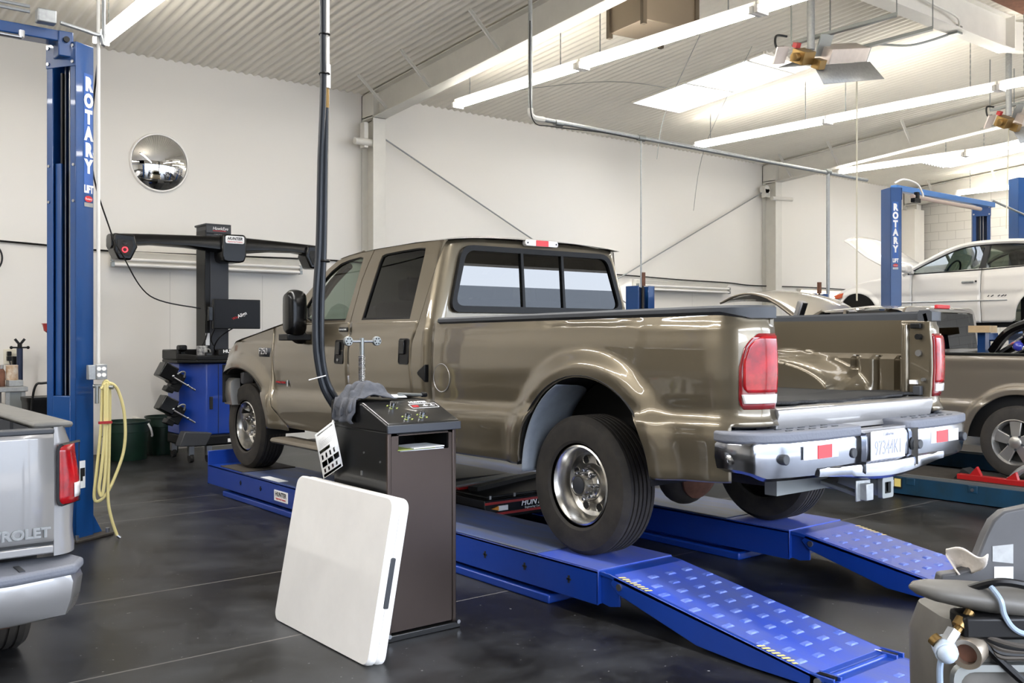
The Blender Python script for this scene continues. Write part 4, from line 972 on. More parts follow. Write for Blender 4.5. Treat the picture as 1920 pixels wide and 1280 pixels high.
# ---------------------------------------------------------------- blue scissor alignment rack with two runways
ZR = .25
rack = thing('alignment_rack', 'blue drive-on alignment rack with two runways and ramps under the beige pickup', 'vehicle lift', (4.44, 5.0, 0))
def runway(x0, x1, side):
    k = M(); k.bx(x0, x1, 3.525, 8.62, ZR - .02, ZR - .004)
    for x in (x0, x1 - .012): k.bx(x, x + .012, 3.525, 8.64, .075, ZR - .004)
    k.bx(x0, x1, 3.525, 3.537, .08, ZR - .01); k.bx(x0, x1, 8.63, 8.642, .07, ZR + .12)
    rw = k.build('runway', A['rack'], rack, bevel=.004)
    M().bx(x0 + .004, x1 - .004, 3.53, 4.0, ZR - .004, ZR + .001).build('deck_plate', A['rack_top'], rw)
    M().bx(x0 + .004, x1 - .004, 4.005, 6.1, ZR - .004, ZR + .006).build('slip_plate', A['deck_dark'], rw, bevel=.003)
    M().bx(x0 + .004, x1 - .004, 6.11, 7.9, ZR - .004, ZR + .001).build('deck_plate', A['deck_dark'], rw)
    k = M(); k.bx(x0 + .03, x1 - .03, 7.93, 8.42, ZR - .004, ZR + .006); k.build('turn_plate', A['cast'], rw, bevel=.003)
    k = M(); k.prism([(x0 + .0, 3.9), (x1 - .04, 3.9), (x1 - .04, 8.3), (x0, 8.3)], 'xy', 0, .05); k.bx(x0 + .05, x1 - .09, 4.1, 8.2, .05, .075); k.build('base_rail', A['rack'], rw, bevel=.01)
    xs_ = x0 - .002 if side < 0 else x1 + .002; xn = x0 if side < 0 else x1
    for y in (4.456, 4.099, 3.739, 6.3, 6.7, 7.5, 7.9):
        k = M()
        for a in (0, 1): k.box((xn + side * .002, y, .166), (.006, .03 if a else .01, .01 if a else .038))
        k.build('slot_hole', A['ink'], rw)
    if side < 0:
        M().bx(xn - .004, xn + .002, 7.0, 7.24, .108, .192).build('maker_plate', A['white_ink'], rw)
        text('lettering', 'HUNTER', .05, (xn - .005, 7.12, .146), (0, -1, 0), (0, 0, 1), A['ink'], rw, .0005, bold=.001)
        text('lettering', 'Engineering Company', .02, (xn - .005, 7.12, .122), (0, -1, 0), (0, 0, 1), A['red_ink'], rw, .0005)
        M().bx(3.39, 3.47, 7.2, 7.55, ZR + .001, ZR + .003).build('deck_decal', A['paper'], rw)
    # ramp
    a, b = x0 + .012, x1 - .012
    top = lambda y: .25 - (3.50 - y) * (.19 / 1.23)
    k = M(); k.prism([(3.525, .245), (3.46, .243), (2.27, .06), (2.27, .045), (3.46, .222), (3.525, .225)], 'yz', a, b)
    for x in (a, b - .012): k.prism([(3.42, .235), (2.27, .06), (2.235, .04), (2.24, .012), (2.62, .012), (2.9, .028), (3.40, .155), (3.45, .2)], 'yz', x, x + .012)
    for x in (a + .014, b - .026): k.prism([(3.53, .235), (3.40, .215), (3.40, .09), (3.47, .075), (3.53, .085)], 'yz', x, x + .012)
    rp = k.build('ramp', A['rack'], rack, bevel=.003)
    sl = Matrix.Rotation(math.atan2(.19, 1.23), 3, 'X')
    k = M(); k.box(((a + b) / 2, 2.865, top(2.865) + .0005), (b - a - .03, 1.15, .004), sl); k.cur = 1
    for i in range(11):
        y = 3.33 - .094 * i
        for j in range(4):
            x = a + .075 + .125 * j + (.03 if i % 2 else -.02)
            if x > b - .04: continue
            c = V((x, y, top(y) + .001)); q = k.v and len(k.v) or 0
            vs = [c + sl @ V((sx * .032 * t, sy * .017 * t, h)) for t, h in ((1, 0), (.62, .007)) for sx, sy in ((-1, -1), (1, -1), (1, 1), (-1, 1))]
            k.add(vs, [(0, 1, 5, 4), (1, 2, 6, 5), (2, 3, 7, 6), (3, 0, 4, 7), (4, 5, 6, 7)])
    k.build('worn_deck', [A['rack_top'], A['bump_blue']], rp)
    for y0 in (3.40, 2.575):
        xt = a + .022 if side < 0 else b - .022
        if side > 0 and y0 < 3: continue
        k = M()
        for i in range(8):
            y = y0 - .025 * i; k.add([V((xt + dx, y + dy, top(y + dy) + .0035)) for dx, dy in ((-.018, 0), (.018, -.012), (.018, -.025), (-.018, -.013))], [(0, 1, 2, 3)])
        k.build('warning_tape', A['yellow'], rp)
    xp = a - .004 if side < 0 else a - .004
    for y, z in ((3.385, .192), (2.27, .04)):
        for x in (a, b): M().cyl((x - .008, y, z), (x + .008, y, z), .017, n=14).build('hinge_bolt', A['steel'], rp)
    # hinged end flap on the floor
    k = M(); k.prism([(2.245, .052), (1.5, .012), (1.5, .002), (2.245, .036)], 'yz', a, b); k.cyl((a + .06, 2.255, .05), (b - .06, 2.255, .05), .014)
    for x in (a, a + .05, b - .06, b - .01): k.bx(x, x + .012, 2.2, 2.31, .02, .068)
    fl = k.build('ramp_flap', A['rack'], rp, bevel=.002)
    for x in (a + .04, b - .04): M().box((x, 2.255, .056), (.03, .08, .02)).build('hinge_gap', A['black_plastic'], fl)
    k = M(); k.prism([(2.2, .0535), (1.53, .0175), (1.53, .014), (2.2, .05)], 'yz', a + .03, b - .03); k.cur = 1; t2 = lambda y: .052 - (2.245 - y) * (.04 / .745); s2 = Matrix.Rotation(math.atan2(.04, .745), 3, 'X')
    for i in range(6):
        y = 2.1 - .1 * i
        for j in range(4):
            x = a + .075 + .125 * j + (.03 if i % 2 else -.02)
            if x > b - .04: continue
            c = V((x, y, t2(y)))
            vs = [c + s2 @ V((sx * .032 * t, sy * .017 * t, h)) for t, h in ((1, 0), (.62, .007)) for sx, sy in ((-1, -1), (1, -1), (1, 1), (-1, 1))]
            k.add(vs, [(0, 1, 5, 4), (1, 2, 6, 5), (2, 3, 7, 6), (3, 0, 4, 7), (4, 5, 6, 7)])
    k.build('worn_deck', [A['rack_top'], A['bump_blue']], fl)
runway(3.37, 3.92, -1); runway(4.955, 5.505, 1)
# swing-air jack between the runways
t = thing('rolling_jack', 'black rolling jack with red stripes lying between the two blue runways', 'jack', (4.44, 5.4, .2))
k = M(); k.bx(3.925, 4.95, 5.2, 5.9, .18, .315); k.build('case', A['black_gloss'], t, bevel=.006)
for z in (.215, .29): M().bx(3.93, 4.945, 5.192, 5.2, z - .008, z + .008).build('red_stripe', A['red'], t)
text('lettering', 'HUNTER', .062, (4.36, 5.195, .25), (1, 0, 0), (0, 0, 1), A['white_ink'], t, .0006, shear=.25, bold=.0015)
text('lettering', 'Engineering Company', .02, (4.36, 5.195, .228), (1, 0, 0), (0, 0, 1), A['white_ink'], t, .0005)
k = M(); k.bx(4.04, 4.12, 5.19, 5.2, .235, .268); k.build('decal', A['white_ink'], t); M().prism([(3.98, .252), (4.04, .238), (4.04, .266)], 'xz', 5.19, 5.2).build('decal', mat('orange_ink', '#d98a1c', .5), t)
M().bx(3.98, 4.9, 5.25, 5.85, .315, .33).build('top_plate', A['black_plastic'], t, bevel=.003)
k = M(); k.bar((4.05, 5.5, .345), (4.85, 5.75, .35), .08, .03); k.build('lift_arm', A['black_plastic'], t); M().bx(4.0, 4.3, 5.6, 5.68, .33, .345).build('red_pad', A['red'], t); M().bar((4.0, 5.7, .345), (4.7, 5.85, .345), .12, .02).build('lift_arm', A['grey_steel'], t)
for x, y in ((3.99, 5.22), (4.2, 5.22), (4.45, 5.22), (4.8, 5.22)): M().cyl((x, y, .31), (x, y, .338), .008, n=10).build('bolt', A['steel'], t)
o = M().bx(3.93, 4.945, 6.2, 6.95, .16, .30).build('spare_jack', A['black_plastic'], bevel=.01); tag(o, 'second low black jack beam farther in between the runways', 'jack')
# ---------------------------------------------------------------- control kiosk
t = thing('control_kiosk', 'black and bronze control kiosk standing in front of the pickup doors', 'control console', (2.565, 4.15, 0)); kiosk = t
k = M(); x0, x1, y0, y1 = 2.37, 2.76, 3.895, 4.40
k.bx(x0, x0 + .012, y0, y1, .03, .97); k.bx(x1 - .012, x1, y0, y1, .03, .97); k.bx(x0, x1, y1 - .012, y1, .03, .97)
k.build('body', A['kiosk_black'], t, bevel=.004)
O = rr(.345, .915, .004, 1, 2.565, .495); I = rr(.285, .082, .004, 1, 2.575, .917); k = M(); k.ring(O, I, lambda p, d: (p[0], 3.89 + d, p[1]), .012)
k.build('front_panel', A['kiosk'], t)
for x in (x0 + .011, x1 - .011): M().bx(x - .011, x + .011, 3.885, 3.91, .03, .97).build('edge_strip', A['kiosk'], t, bevel=.004)
k = M(); k.bx(2.43, 2.72, 3.9, 4.2, .87, .876); k.bx(2.43, 2.435, 3.9, 4.2, .876, .958); k.bx(2.715, 2.72, 3.9, 4.2, .876, .958); k.bx(2.43, 2.72, 4.19, 4.2, .876, .958); k.bx(2.43, 2.72, 3.9, 4.2, .957, .962); k.build('shelf_box', A['black_plastic'], t)
k = M(); k.bx(x0 - .015, x1 + .015, 3.87, y1 + .01, 0, .03); bf = k.build('base_flange', A['kiosk_black'], t, bevel=.004)
for x in (x0, x1): M().cyl((x, 3.866, .03), (x, 3.862, .03), .01, n=10).build('bolt', A['steel'], bf); 
k = M(); k.prism([(3.868, .966), (3.868, 1.012), (4.098, 1.098), (4.415, 1.104), (4.415, .966)], 'yz', x0 - .012, x1 + .012); hd = k.build('hood', A['kiosk_black'], t, bevel=.012, seg=3)
M().bx(x0 - .0125, x1 + .0125, 3.862, 3.872, .968, 1.006).build('hood_lip', mat('lip_grey', '#3a3d44', .35), hd, bevel=.003)
sl = Matrix.Rotation(math.atan2(.086, .23), 3, 'X'); hz = lambda y: 1.012 + (y - 3.868) * (.086 / .23)
for x, y in ((2.49, 4.04), (2.50, 3.92), (2.59, 3.93)):
    nrm = sl @ V((0, 0, 1)); c = V((x, y, hz(y))); kn = M().cyl(c, c + nrm * .025, .014, .016, 16).build('push_button', A['chrome'], hd)
    M().cyl(c + nrm * .025, c + nrm * .027, .011, n=14).build('button_cap', A['ink'], kn)
    k = M()
    for a in (45, 135, 225, 315): p = c + sl @ V((.024 * math.cos(math.radians(a)), .024 * math.sin(math.radians(a)), .001)); k.box(p, (.018, .007, .001), sl @ rotz(math.radians(a + 90)))
    k.build('legend_marks', A['green_ink'], hd)
P3 = lambda x, y: V((x, y, hz(y))) + sl @ V((0, 0, .0015))
text('lettering', 'HUNTER', .026, P3(2.66, 4.07), (1, 0, 0), sl @ V((0, 1, 0)), A['white_ink'], hd, .0004, bold=.0006)
k = M(); k.ring(rr(.16, .05, .008, 3), rr(.154, .044, .006, 3), lambda p, d: P3(2.67, 4.035) + sl @ V((p[0], p[1], d)), .0006)
for dx in (.01, .05): k.box(P3(2.67 + dx, 4.035), (.03, .004, .001), sl); k.box(P3(2.67 + dx, 4.04), (.006, .022, .001), sl)
k.build('legend_plate', A['white_ink'], hd); M().box(P3(2.62, 4.035), (.035, .018, .001), sl).build('legend_mark', A['red_ink'], hd)
M().box((2.368, 4.12, .76), (.006, .012, .022)).build('latch', A['steel'], t)
for y, z in ((4.1, .86), (3.95, .83), (4.3, .62)): M().cyl((2.37, y, z), (2.366, y, z), .005, n=8).build('screw', A['steel'], t)
# leaflets inside the shelf
for i, (c, dx, dz, g) in enumerate((('paper', 0, 0, 0), ('green_ink', -.04, .006, 0), ('paper', .02, .011, 0))):
    o = M().box((2.572 + dx, 3.97 - .01 * i, .8795 + dz), (.24 - .03 * i, .15, .005), rotz(.05 * (i - 1))).build('leaflet', A[c])
    tag(o, ('white leaflet at the bottom of the kiosk shelf slot', 'green and white leaflet in the middle of the kiosk shelf slot', 'white leaflet on top in the kiosk shelf slot')[i], 'leaflet', 'leaflets in the kiosk shelf')
# instruction tag
t = thing('instruction_tag', 'white instruction card hanging crooked from the kiosk left edge', 'card', (2.335, 4.36, .72))
q = [V((2.333, 4.532, .913)), V((2.333, 4.333, 1.0)), V((2.333, 4.251, .786)), V((2.333, 4.40, .715))]
u, v = (q[1] - q[0]), (q[3] - q[0]); uu = u.normalized(); vv = v.normalized(); W_, H_ = u.length, v.length
vv = (V((-1, 0, 0)).cross(uu)); vv = -vv if vv.z > 0 else vv
TG = lambda a, b, d=0: q[0] + uu * (a * W_) + vv * (b * .235) + V((-.0012 - d, 0, 0))
k = M(); k.add([TG(0, 0), TG(1, 0), TG(1, 1), TG(0, 1)], [(0, 1, 2, 3)]); k.build('sheet', A['paper'], t, solid=.001)
def quad(name, a0, a1, b0, b1, m_):
    M().add([TG(a0, b0, .001), TG(a1, b0, .001), TG(a1, b1, .001), TG(a0, b1, .001)], [(0, 1, 2, 3)]).build(name, m_, t)
quad('heading', .06, .6, .40, .47, A['green_ink']); quad('heading', .1, .9, .04, .07, A['ink'])
for i in range(3): quad('picture', .08 + .3 * i, .34 + .3 * i, .66, .73, A['ink']); quad('picture', .08 + .3 * i, .34 + .3 * i, .73, .78, A['blue_ink'])
quad('picture', .06, .94, .93, .985, A['ink'])
for i in range(6): quad('text_line', .1, .9 - .07 * (i % 3), .18 + .033 * i, .187 + .033 * i, mat('grey_ink', '#9a9da2', .6) if i == 0 else bpy.data.materials['grey_ink'])
for i in range(4): quad('drawing', .12 + .2 * i, .2 + .2 * i, .52, .62, A['grey_steel']); quad('drawing', .12 + .2 * i, .2 + .2 * i, .82, .9, A['ink' if i % 2 else 'red_ink'])
M().tube(spline([(2.333, 4.34, .99), (2.345, 4.345, 1.012), (2.355, 4.35, 1.018)], 5), .008).build('clip', A['white_plastic'], t)
# rag, papers, brush, depressor
random.seed(5)
k = M(); prof = [(2.352, 1.0), (2.349, 1.04), (2.348, 1.085), (2.364, 1.125), (2.395, 1.15), (2.44, 1.175), (2.49, 1.165), (2.53, 1.13), (2.55, 1.112)]
def ragf(u, v):
    i = u * (len(prof) - 1); a = int(min(i, len(prof) - 2)); f = i - a; x = prof[a][0] + (prof[a + 1][0] - prof[a][0]) * f; z = prof[a][1] + (prof[a + 1][1] - prof[a][1]) * f
    y = 4.10 + .27 * v + (.05 * (1 - u) * (1 - v)) - .03 * (1 - u) * v
    w_ = .016 * math.sin(17 * v + 5 * u) + .012 * math.sin(31 * v - 9 * u + 1) + .01 * math.sin(23 * u + 3 * v); e = min(1, 4 * min(v, 1 - v) + .25)
    if u < .25: return (x - abs(w_) * .9, y + .5 * w_, z + .4 * w_ * (v - .5))
    return (x, y + .3 * w_, max(1.112, z * 1.0 + w_ * e - (1 - e) * (z - 1.112)))
k.grid(ragf, 44, 30); o = k.build('shop_rag', A['rag'], solid=.004, ang=80, offs=1); tag(o, 'crumpled blue-grey shop rag draped over the kiosk top corner', 'rag')
t = thing('pedal_depressor', 'T-shaped steel pedal depressor with coil spring standing on the kiosk', 'tool', (2.49, 4.33, 1.105))
M().cyl((2.49, 4.33, 1.105), (2.49, 4.33, 1.40), .008).build('rod', A['steel'], t)
M().tube([(2.49 + .0155 * math.cos(a), 4.33 + .0155 * math.sin(a), 1.12 + .2 * a / (2 * PI * 26)) for a in [2 * PI * i / 10 for i in range(261)]], .0028, 5).build('spring', A['chrome'], t)
M().cyl((2.49, 4.33, 1.325), (2.49, 4.33, 1.41), .012).build('collar', A['grey_steel'], t)
M().cyl((2.41, 4.33, 1.393), (2.575, 4.33, 1.393), .007).build('crossbar', A['steel'], t)
for x in (2.41, 2.575):
    d = M().cyl((x, 4.318, 1.394), (x, 4.338, 1.394), .024, n=24).build('end_disc', A['grey_steel'], t, bevel=.003)
    k = M()
    for i in range(6): a = i * PI / 3; k.cyl((x + .014 * math.cos(a), 4.319, 1.394 + .014 * math.sin(a)), (x + .014 * math.cos(a), 4.316, 1.394 + .014 * math.sin(a)), .004, n=8)
    k.build('disc_holes', A['ink'], d)
k = M(); k.grid(lambda u, v: (2.50 + .14 * u, 4.14 + .11 * v, 1.1125 + .012 * math.sin(PI * v) + .014 * (1 - u) ** 3), 10, 8); o = k.build('work_order', A['paper'], solid=.0015, ang=80, offs=1); tag(o, 'curled white paper lying on the kiosk beside the rag', 'paper')
t = thing('wire_brush', 'long thin tool with black tip lying across the white paper', 'tool', (2.69, 4.18, 1.106))
M().cyl((2.60, 4.16, 1.13), (2.76, 4.19, 1.118), .008, n=10).build('handle', A['grey_steel'], t); M().cyl((2.755, 4.189, 1.119), (2.79, 4.196, 1.118), .013, n=12).build('tip', A['black_plastic'], t, bevel=.003)
o = M().box((2.715, 4.285, 1.112), (.1, .12, .012), rotz(.15)).build('notepad', A['black_plastic'], bevel=.003); tag(o, 'dark notepad on the kiosk behind the thin tool', 'notepad')
# ---------------------------------------------------------------- folded white table leaning on the kiosk
lean = math.asin(.135 / .735); t = thing('folding_table', 'folded white plastic table leaning against the black kiosk', 'folding table', (2.17, 4.1, 0))
Rl = Matrix.Rotation(lean, 3, 'Y'); TB = lambda p: V((2.118, 4.10, .0)) + Rl @ V((p[0], p[1], p[2] + .0))
def slab(a, b, sh=0):
    n0 = rr(.93, .725, .045, 5, 0, .3625 + sh); k = M(); rings = []
    for d, e in ((a, .01), (a + .012, 0), (b - .008, 0), (b, .006)):
        rings.append([TB((d, p[0] * (1 - e * 1.5), (p[1] - .3625) * (1 - e * 1.5) + .3625)) for p in n0])
    k.loft(rings); return k
h1 = slab(0, .042).build('table_half', A['white_plastic'], t, ang=30); slab(.046, .086).build('table_half', A['white_plastic'], t, ang=30)
k = M(); k.box(TB((.044, 0, .715)), (.012, .16, .012), Rl); k.box(TB((.044, -.4545, .36)), (.02, .012, .2), Rl); k.build('carry_handle', A['trim'], t)
k = M(); k.box(TB((.044, -.447, .36)), (.03, .04, .22), Rl); k.build('edge_recess', A['trim'], t, bevel=.006)
# ---------------------------------------------------------------- supply hoses dropping to the kiosk
t = thing('hose_drop', 'two black hoses on a white pipe dropping from the roof to the kiosk back', 'hose', (2.34, 4.46, 1.08))
M().cyl((2.358, 4.46, ceil(4.46) - .03), (2.358, 4.46, 2.68), .0165).build('pipe', A['white_steel'], t)
M().cyl((2.358, 4.46, 2.80), (2.358, 4.46, 2.68), .022).build('coupling', A['white_plastic'], t); M().cyl((2.358, 4.46, 2.69), (2.358, 4.46, 2.58), .015).build('fitting', A['brass'], t)
M().tube(spline([(2.334, 4.45, ceil(4.46) - .05), (2.334, 4.45, 3.1), (2.335, 4.45, 2.66), (2.326, 4.46, 2.31), (2.316, 4.46, 1.88), (2.298, 4.46, 1.608), (2.298, 4.46, 1.39), (2.315, 4.46, 1.257), (2.343, 4.455, 1.148), (2.395, 4.435, 1.05), (2.43, 4.42, .99)], 6), .0165, 10).build('hose', A['hose'], t)
M().tube(spline([(2.358, 4.462, 2.6), (2.352, 4.462, 2.31), (2.345, 4.462, 1.88), (2.333, 4.462, 1.609), (2.331, 4.462, 1.39), (2.345, 4.462, 1.257), (2.373, 4.46, 1.165), (2.42, 4.44, 1.08), (2.46, 4.42, 1.02)], 6), .0165, 10).build('hose', A['hose'], t)
for z in (2.95, 2.75, 1.8): M().lathe([(.026, -.006), (.03, 0), (.026, .006)], (2.345, 4.455, z), (0, 0, 1), 14).build('tie', A['black_plastic'], t)
M().cyl((2.25, 4.44, 1.20), (2.345, 4.44, 1.22), .003, n=6).build('tie_tail', A['white_plastic'], t)
# ---------------------------------------------------------------- two-post lifts
def lift_post(t, C, flip, H=3.45, text_on=True, carriage=1.0):
    """channel post; C = corner between the lettered face and the open face; flip=1 for a post with the car on its -X side"""
    a = math.radians(31); s = 1 if flip else -1
    e1 = V((s * math.cos(a), math.sin(a), 0)); e2 = V((-s * math.sin(a), math.cos(a), 0)); C = V((*C, 0))
    def P(p, q, z): return C + e1 * p + e2 * q + V((0, 0, z))
    def blk(k, p0, p1, q0, q1, z0, z1):
        v = [P(p, q, z) for p in (p0, p1) for q in (q0, q1) for z in (z0, z1)]
        k.add(v, [(0, 1, 3, 2), (4, 6, 7, 5), (0, 4, 5, 1), (2, 3, 7, 6), (0, 2, 6, 4), (1, 5, 7, 3)])
    W, D = .165, .26
    k = M(); blk(k, 0, W, 0, .012, .015, H); blk(k, 0, W, D - .012, D, .015, H); blk(k, W - .012, W, 0, D, .015, H); blk(k, 0, .012, 0, .05, .015, H); blk(k, 0, .012, D - .055, D, .015, H - .02)
    post = k.build('post', A['blue'], t, bevel=.004)
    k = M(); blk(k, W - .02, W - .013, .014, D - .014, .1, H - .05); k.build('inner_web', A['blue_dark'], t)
    k = M(); blk(k, -.006, 0, -.005, D + .002, H - .17, H - .005); hp = k.build('head_plate', A['blue'], t, bevel=.003)
    for q in (.02, D - .02):
        for z in (H - .03, H - .14): M().cyl(P(-.004, q, z), P(-.014, q, z), .012, n=10).build('bolt', A['steel'], hp)
    for z in (2.35, 2.6):
        for q in (.02, D - .02): M().cyl(P(.002, q, z), P(-.006, q, z), .01, n=10).build('bolt', A['steel'], post)
    k = M(); blk(k, .015, W - .025, .06, D - .06, carriage - .75, carriage); blk(k, .0, .015, .05, D - .055, carriage - .75, carriage); blk(k, .02, .06, D - .11, D - .057, carriage, 2.62)
    k.build('carriage', A['blue'], t, bevel=.004)
    for q, rr_ in ((.10, .006), (.14, .005)): M().cyl(P(.05, q, carriage), P(.05, q, H - .1), rr_, n=8).build('lift_cable', A['steel'], t)
    k = M(); blk(k, .03, .05, .15, .165, carriage, H - .2); k.build('hose_run', A['black_plastic'], t)
    if text_on:
        up = V((0, 0, 1)); z = H - .23; r = e1 * s
        M().add([P(.075 if flip else .05, -.001, H - .2), P(.155 if flip else .135, -.001, H - .2), P(.155 if flip else .135, -.001, H - 1.04), P(.075 if flip else .05, -.001, H - 1.04)], [(0, 1, 2, 3)]).build('decal', mat('decal_blue', '#2a5aa6', .4) if 'decal_blue' not in bpy.data.materials else bpy.data.materials['decal_blue'], post)
        cx = .115 if flip else .0925
        for i, ch in enumerate('ROTARY'): text('lettering', ch, .125, P(cx, -.003, z - .115 * (i + 1) + .03), r, up, A['white_ink'], post, .0006, sx=.78, bold=.008)
        text('lettering', 'LIFT', .07, P(cx, -.003, z - .80), r, up, A['white_ink'], post, .0006, sx=.66, bold=.004)
        k = M(); k.add([P(cx + .037 * math.cos(2 * PI * i / 24), -.003, z - .845 + .022 * math.sin(2 * PI * i / 24)) for i in range(24)], [tuple(range(24))]); k.build('logo_oval', A['red_ink'], post)
        text('lettering', 'Rotary', .022, P(cx, -.0045, z - .852), r, up, A['white_ink'], post, .0004)
        M().add([P(cx - .04, -.003, z - .872), P(cx + .04, -.003, z - .872), P(cx + .04, -.003, z - .90), P(cx - .04, -.003, z - .90)], [(0, 1, 2, 3)]).build('decal', A['galv'], post)
        M().add([P(.03, -.002, .55), P(.085, -.002, .55), P(.085, -.002, .36), P(.03, -.002, .36)], [(0, 1, 2, 3)]).build('warning_decal', A['paper'], post)
        k = M(); k.add([P(.037, -.004, .5), P(.08, -.004, .5), P(.08, -.004, .44), P(.06, -.004, .44), P(.06, -.004, .41), P(.037, -.004, .41)], [(0, 1, 2, 3, 4, 5)]); k.build('warning_print', A['ink'], post)
    k = M(); blk(k, -.06, W + .12, -.07, D + .07, 0, .018); bp = k.build('base_plate', A['cast'], t, bevel=.004)
    for p, q in ((-.03, -.04), (W + .09, -.04), (W + .09, D + .04)): M().cyl(P(p, q, .018), P(p, q, .05), .014, n=8).build('anchor_bolt', A['steel'], bp)
    k = M(); v = [P(W, .02, .02), P(W + .10, .02, .02), P(W, .02, .18), P(W, .035, .02), P(W + .10, .035, .02), P(W, .035, .18)]; k.add(v, [(0, 1, 2), (5, 4, 3), (0, 3, 4, 1), (1, 4, 5, 2), (2, 5, 3, 0)]); k.build('gusset', A['blue'], bp)
    return P, e1, e2
# lift in the silver pickup's bay
t = thing('two_post_lift', 'tall blue two-post lift with ROTARY lettering beside the silver pickup', 'vehicle lift', (1.9, 7.2, 0)); lift = t
PA, e1, e2 = lift_post(t, (1.845, 7.12), True); lift_post(t, (-1.45, 7.12), False, carriage=1.0)
k = M(); k.bx(-1.4, 1.78, 7.16, 7.30, 3.44, 3.515); k.bx(1.74, 1.84, 7.15, 7.31, 3.34, 3.515); bm_ = k.build('overhead_beam', A['blue'], t, bevel=.008)
M().cyl((1.79, 7.15, 3.455), (1.79, 7.13, 3.455), .02, n=16).build('beam_bolt', A['black_plastic'], bm_)
M().cyl((1.0, 7.1, 3.41), (1.5, 7.1, 3.405), .014).build('shutoff_bar', A['steel'], t); M().cyl((1.5, 7.1, 3.405), (1.5, 7.1, 3.45), .02, n=10).build('shutoff_bolt', A['steel'], t)
# electrics on the lift post
t = thing('power_conduit', 'white conduit running down the blue lift post to a four-socket box', 'conduit', (1.99, 7.1, 1.1))
M().cyl((2.0, 7.14, ceil(7.1)), (2.0, 7.14, 1.22), .0125).build('pipe', A['white_steel'], t)
M().tube(spline([(2.02, 7.13, ceil(7.13)), (2.03, 7.12, 3.6), (2.0, 7.11, 3.52), (1.88, 7.1, 3.53), (1.74, 7.1, 3.55)], 8), .014).build('pipe', A['galv'], t)
for dz in (0, .035): M().tube(spline([(1.55, 7.1, 3.585 + dz), (1.2, 7.12, 3.6 + dz), (.8, 7.15, 3.66 + dz), (.3, 7.2, 3.7 + dz)], 6), .012).build('pipe', A['galv'], t)
M().box((1.65, 7.1, 3.57), (.12, .08, .09)).build('junction_box', A['galv'], t, bevel=.008)
M().box((1.93, 7.06, 1.165), (.05, .06, .1)).build('side_box', A['galv'], t, bevel=.004)
bx_ = M().box((1.985, 7.05, 1.168), (.075, .06, .105), rotz(.2)).build('socket_box', A['galv'], t, bevel=.004)
for dx in (-.016, .018):
    for dz in (-.02, .022): M().cyl((1.985 + dx, 7.022, 1.168 + dz), (1.985 + dx, 7.014 + dx * .2, 1.168 + dz), .0145, n=14).build('socket', A['white_plastic'], bx_)
# coiled yellow air hose
t = thing('air_hose', 'pale yellow air hose coiled on a hook of the blue lift post', 'hose', (2.05, 7.05, .03))
k = M(); Y = 7.03
k.tube(spline([(1.985, Y, 1.05), (2.03, Y, 1.09), (2.09, Y, 1.055), (2.135, Y, .92), (2.15, Y, .76), (2.14, Y, .62), (2.105, Y, .50), (2.04, Y, .35), (1.985, Y + .01, .28), (1.95, Y + .03, .30), (1.965, Y + .02, .5), (1.99, Y + .01, .8), (2.0, Y + .01, 1.06), (2.03, Y, 1.10), (2.045, Y, 1.0), (2.04, Y, .6), (2.03, Y - .01, .3), (2.05, Y - .02, .15), (2.085, Y - .03, .03)], 8), .011, 8)
k.tube(spline([(2.01, Y - .015, 1.08), (2.005, Y - .02, .75), (1.985, Y - .015, .5), (1.97, Y - .01, .36), (1.99, Y - .02, .32), (2.01, Y - .02, .5), (2.02, Y - .02, .8), (2.025, Y - .015, 1.09)], 8), .011, 8)
k.build('hose', A['yellow_hose'], t)
M().cyl((2.085, Y - .03, .03), (2.105, Y - .035, .012), .011, n=10).build('coupling', A['steel'], t)
M().box((2.005, Y - .035, .82), (.09, .012, .018)).build('hose_tie', A['red'], t)
k = M(); k.cyl((1.95, 7.08, 1.07), (2.06, 7.0, 1.06), .014); k.cyl((1.965, 7.05, 1.07), (1.965, 7.05, .95), .014); k.build('hook_valve', A['grey_steel'], t)
o = M().tube(spline([(2.02, 7.2, 3.43), (2.35, 8.6, 2.9), (2.85, 9.8, 2.45), (3.15, 10.4, 2.25), (3.6, 10.9, 1.85), (4.15, 10.85, 1.72)], 10), .0075, 6).build('power_cable', A['black_plastic']); tag(o, 'black cable drooping from the lift post to the alignment monitor', 'cable')
# lift under the white coupe
t = thing('two_post_lift', 'blue two-post lift with ROTARY lettering holding up the white coupe', 'vehicle lift', (14, 7.25, 0))
P1, _, _ = lift_post(t, (12.58, 7.12), False, 3.45, carriage=1.5); lift_post(t, (15.38, 7.22), True, 3.45, False, carriage=1.5)
A['sky_blue'] = mat('light_blue_beam', '#3f78bd', .35, coat=.3)
k = M(); k.bx(12.6, 15.5, 7.2, 7.3, 3.42, 3.50); k.build('overhead_beam', A['sky_blue'], t, bevel=.006)
M().cyl((12.9, 7.15, 3.36), (14.9, 7.15, 3.34), .03).build('shutoff_bar', mat('pink_foam', '#b9a79c', .7), t); M().box((12.95, 7.12, 3.30), (.16, .06, .06)).build('switch_box', A['black_plastic'], t); M().box((12.98, 7.12, 3.36), (.06, .05, .12)).build('switch_bracket', A['black_plastic'], t)
M().tube(spline([(12.45, 7.15, 3.5), (12.6, 7.1, 3.56), (12.9, 7.08, 3.53), (13.05, 7.08, 3.42), (13.08, 7.08, 3.36)], 6), .013).build('cable', A['white_plastic'], t)
for x0, x1 in ((12.7, 13.6), (15.4, 14.6)):
    for y in (6.0, 8.0): M().bar((x0, 7.2, 1.36), (x1, y + .3 * (7 - y), 1.40), .1, .09).build('swing_arm', A['blue'], t)
k = M()
for i in range(3): k.box((12.452 - .0, 7.20, 1.62 + .09 * i), (.004, .13, .06), rotz(math.radians(-31)))
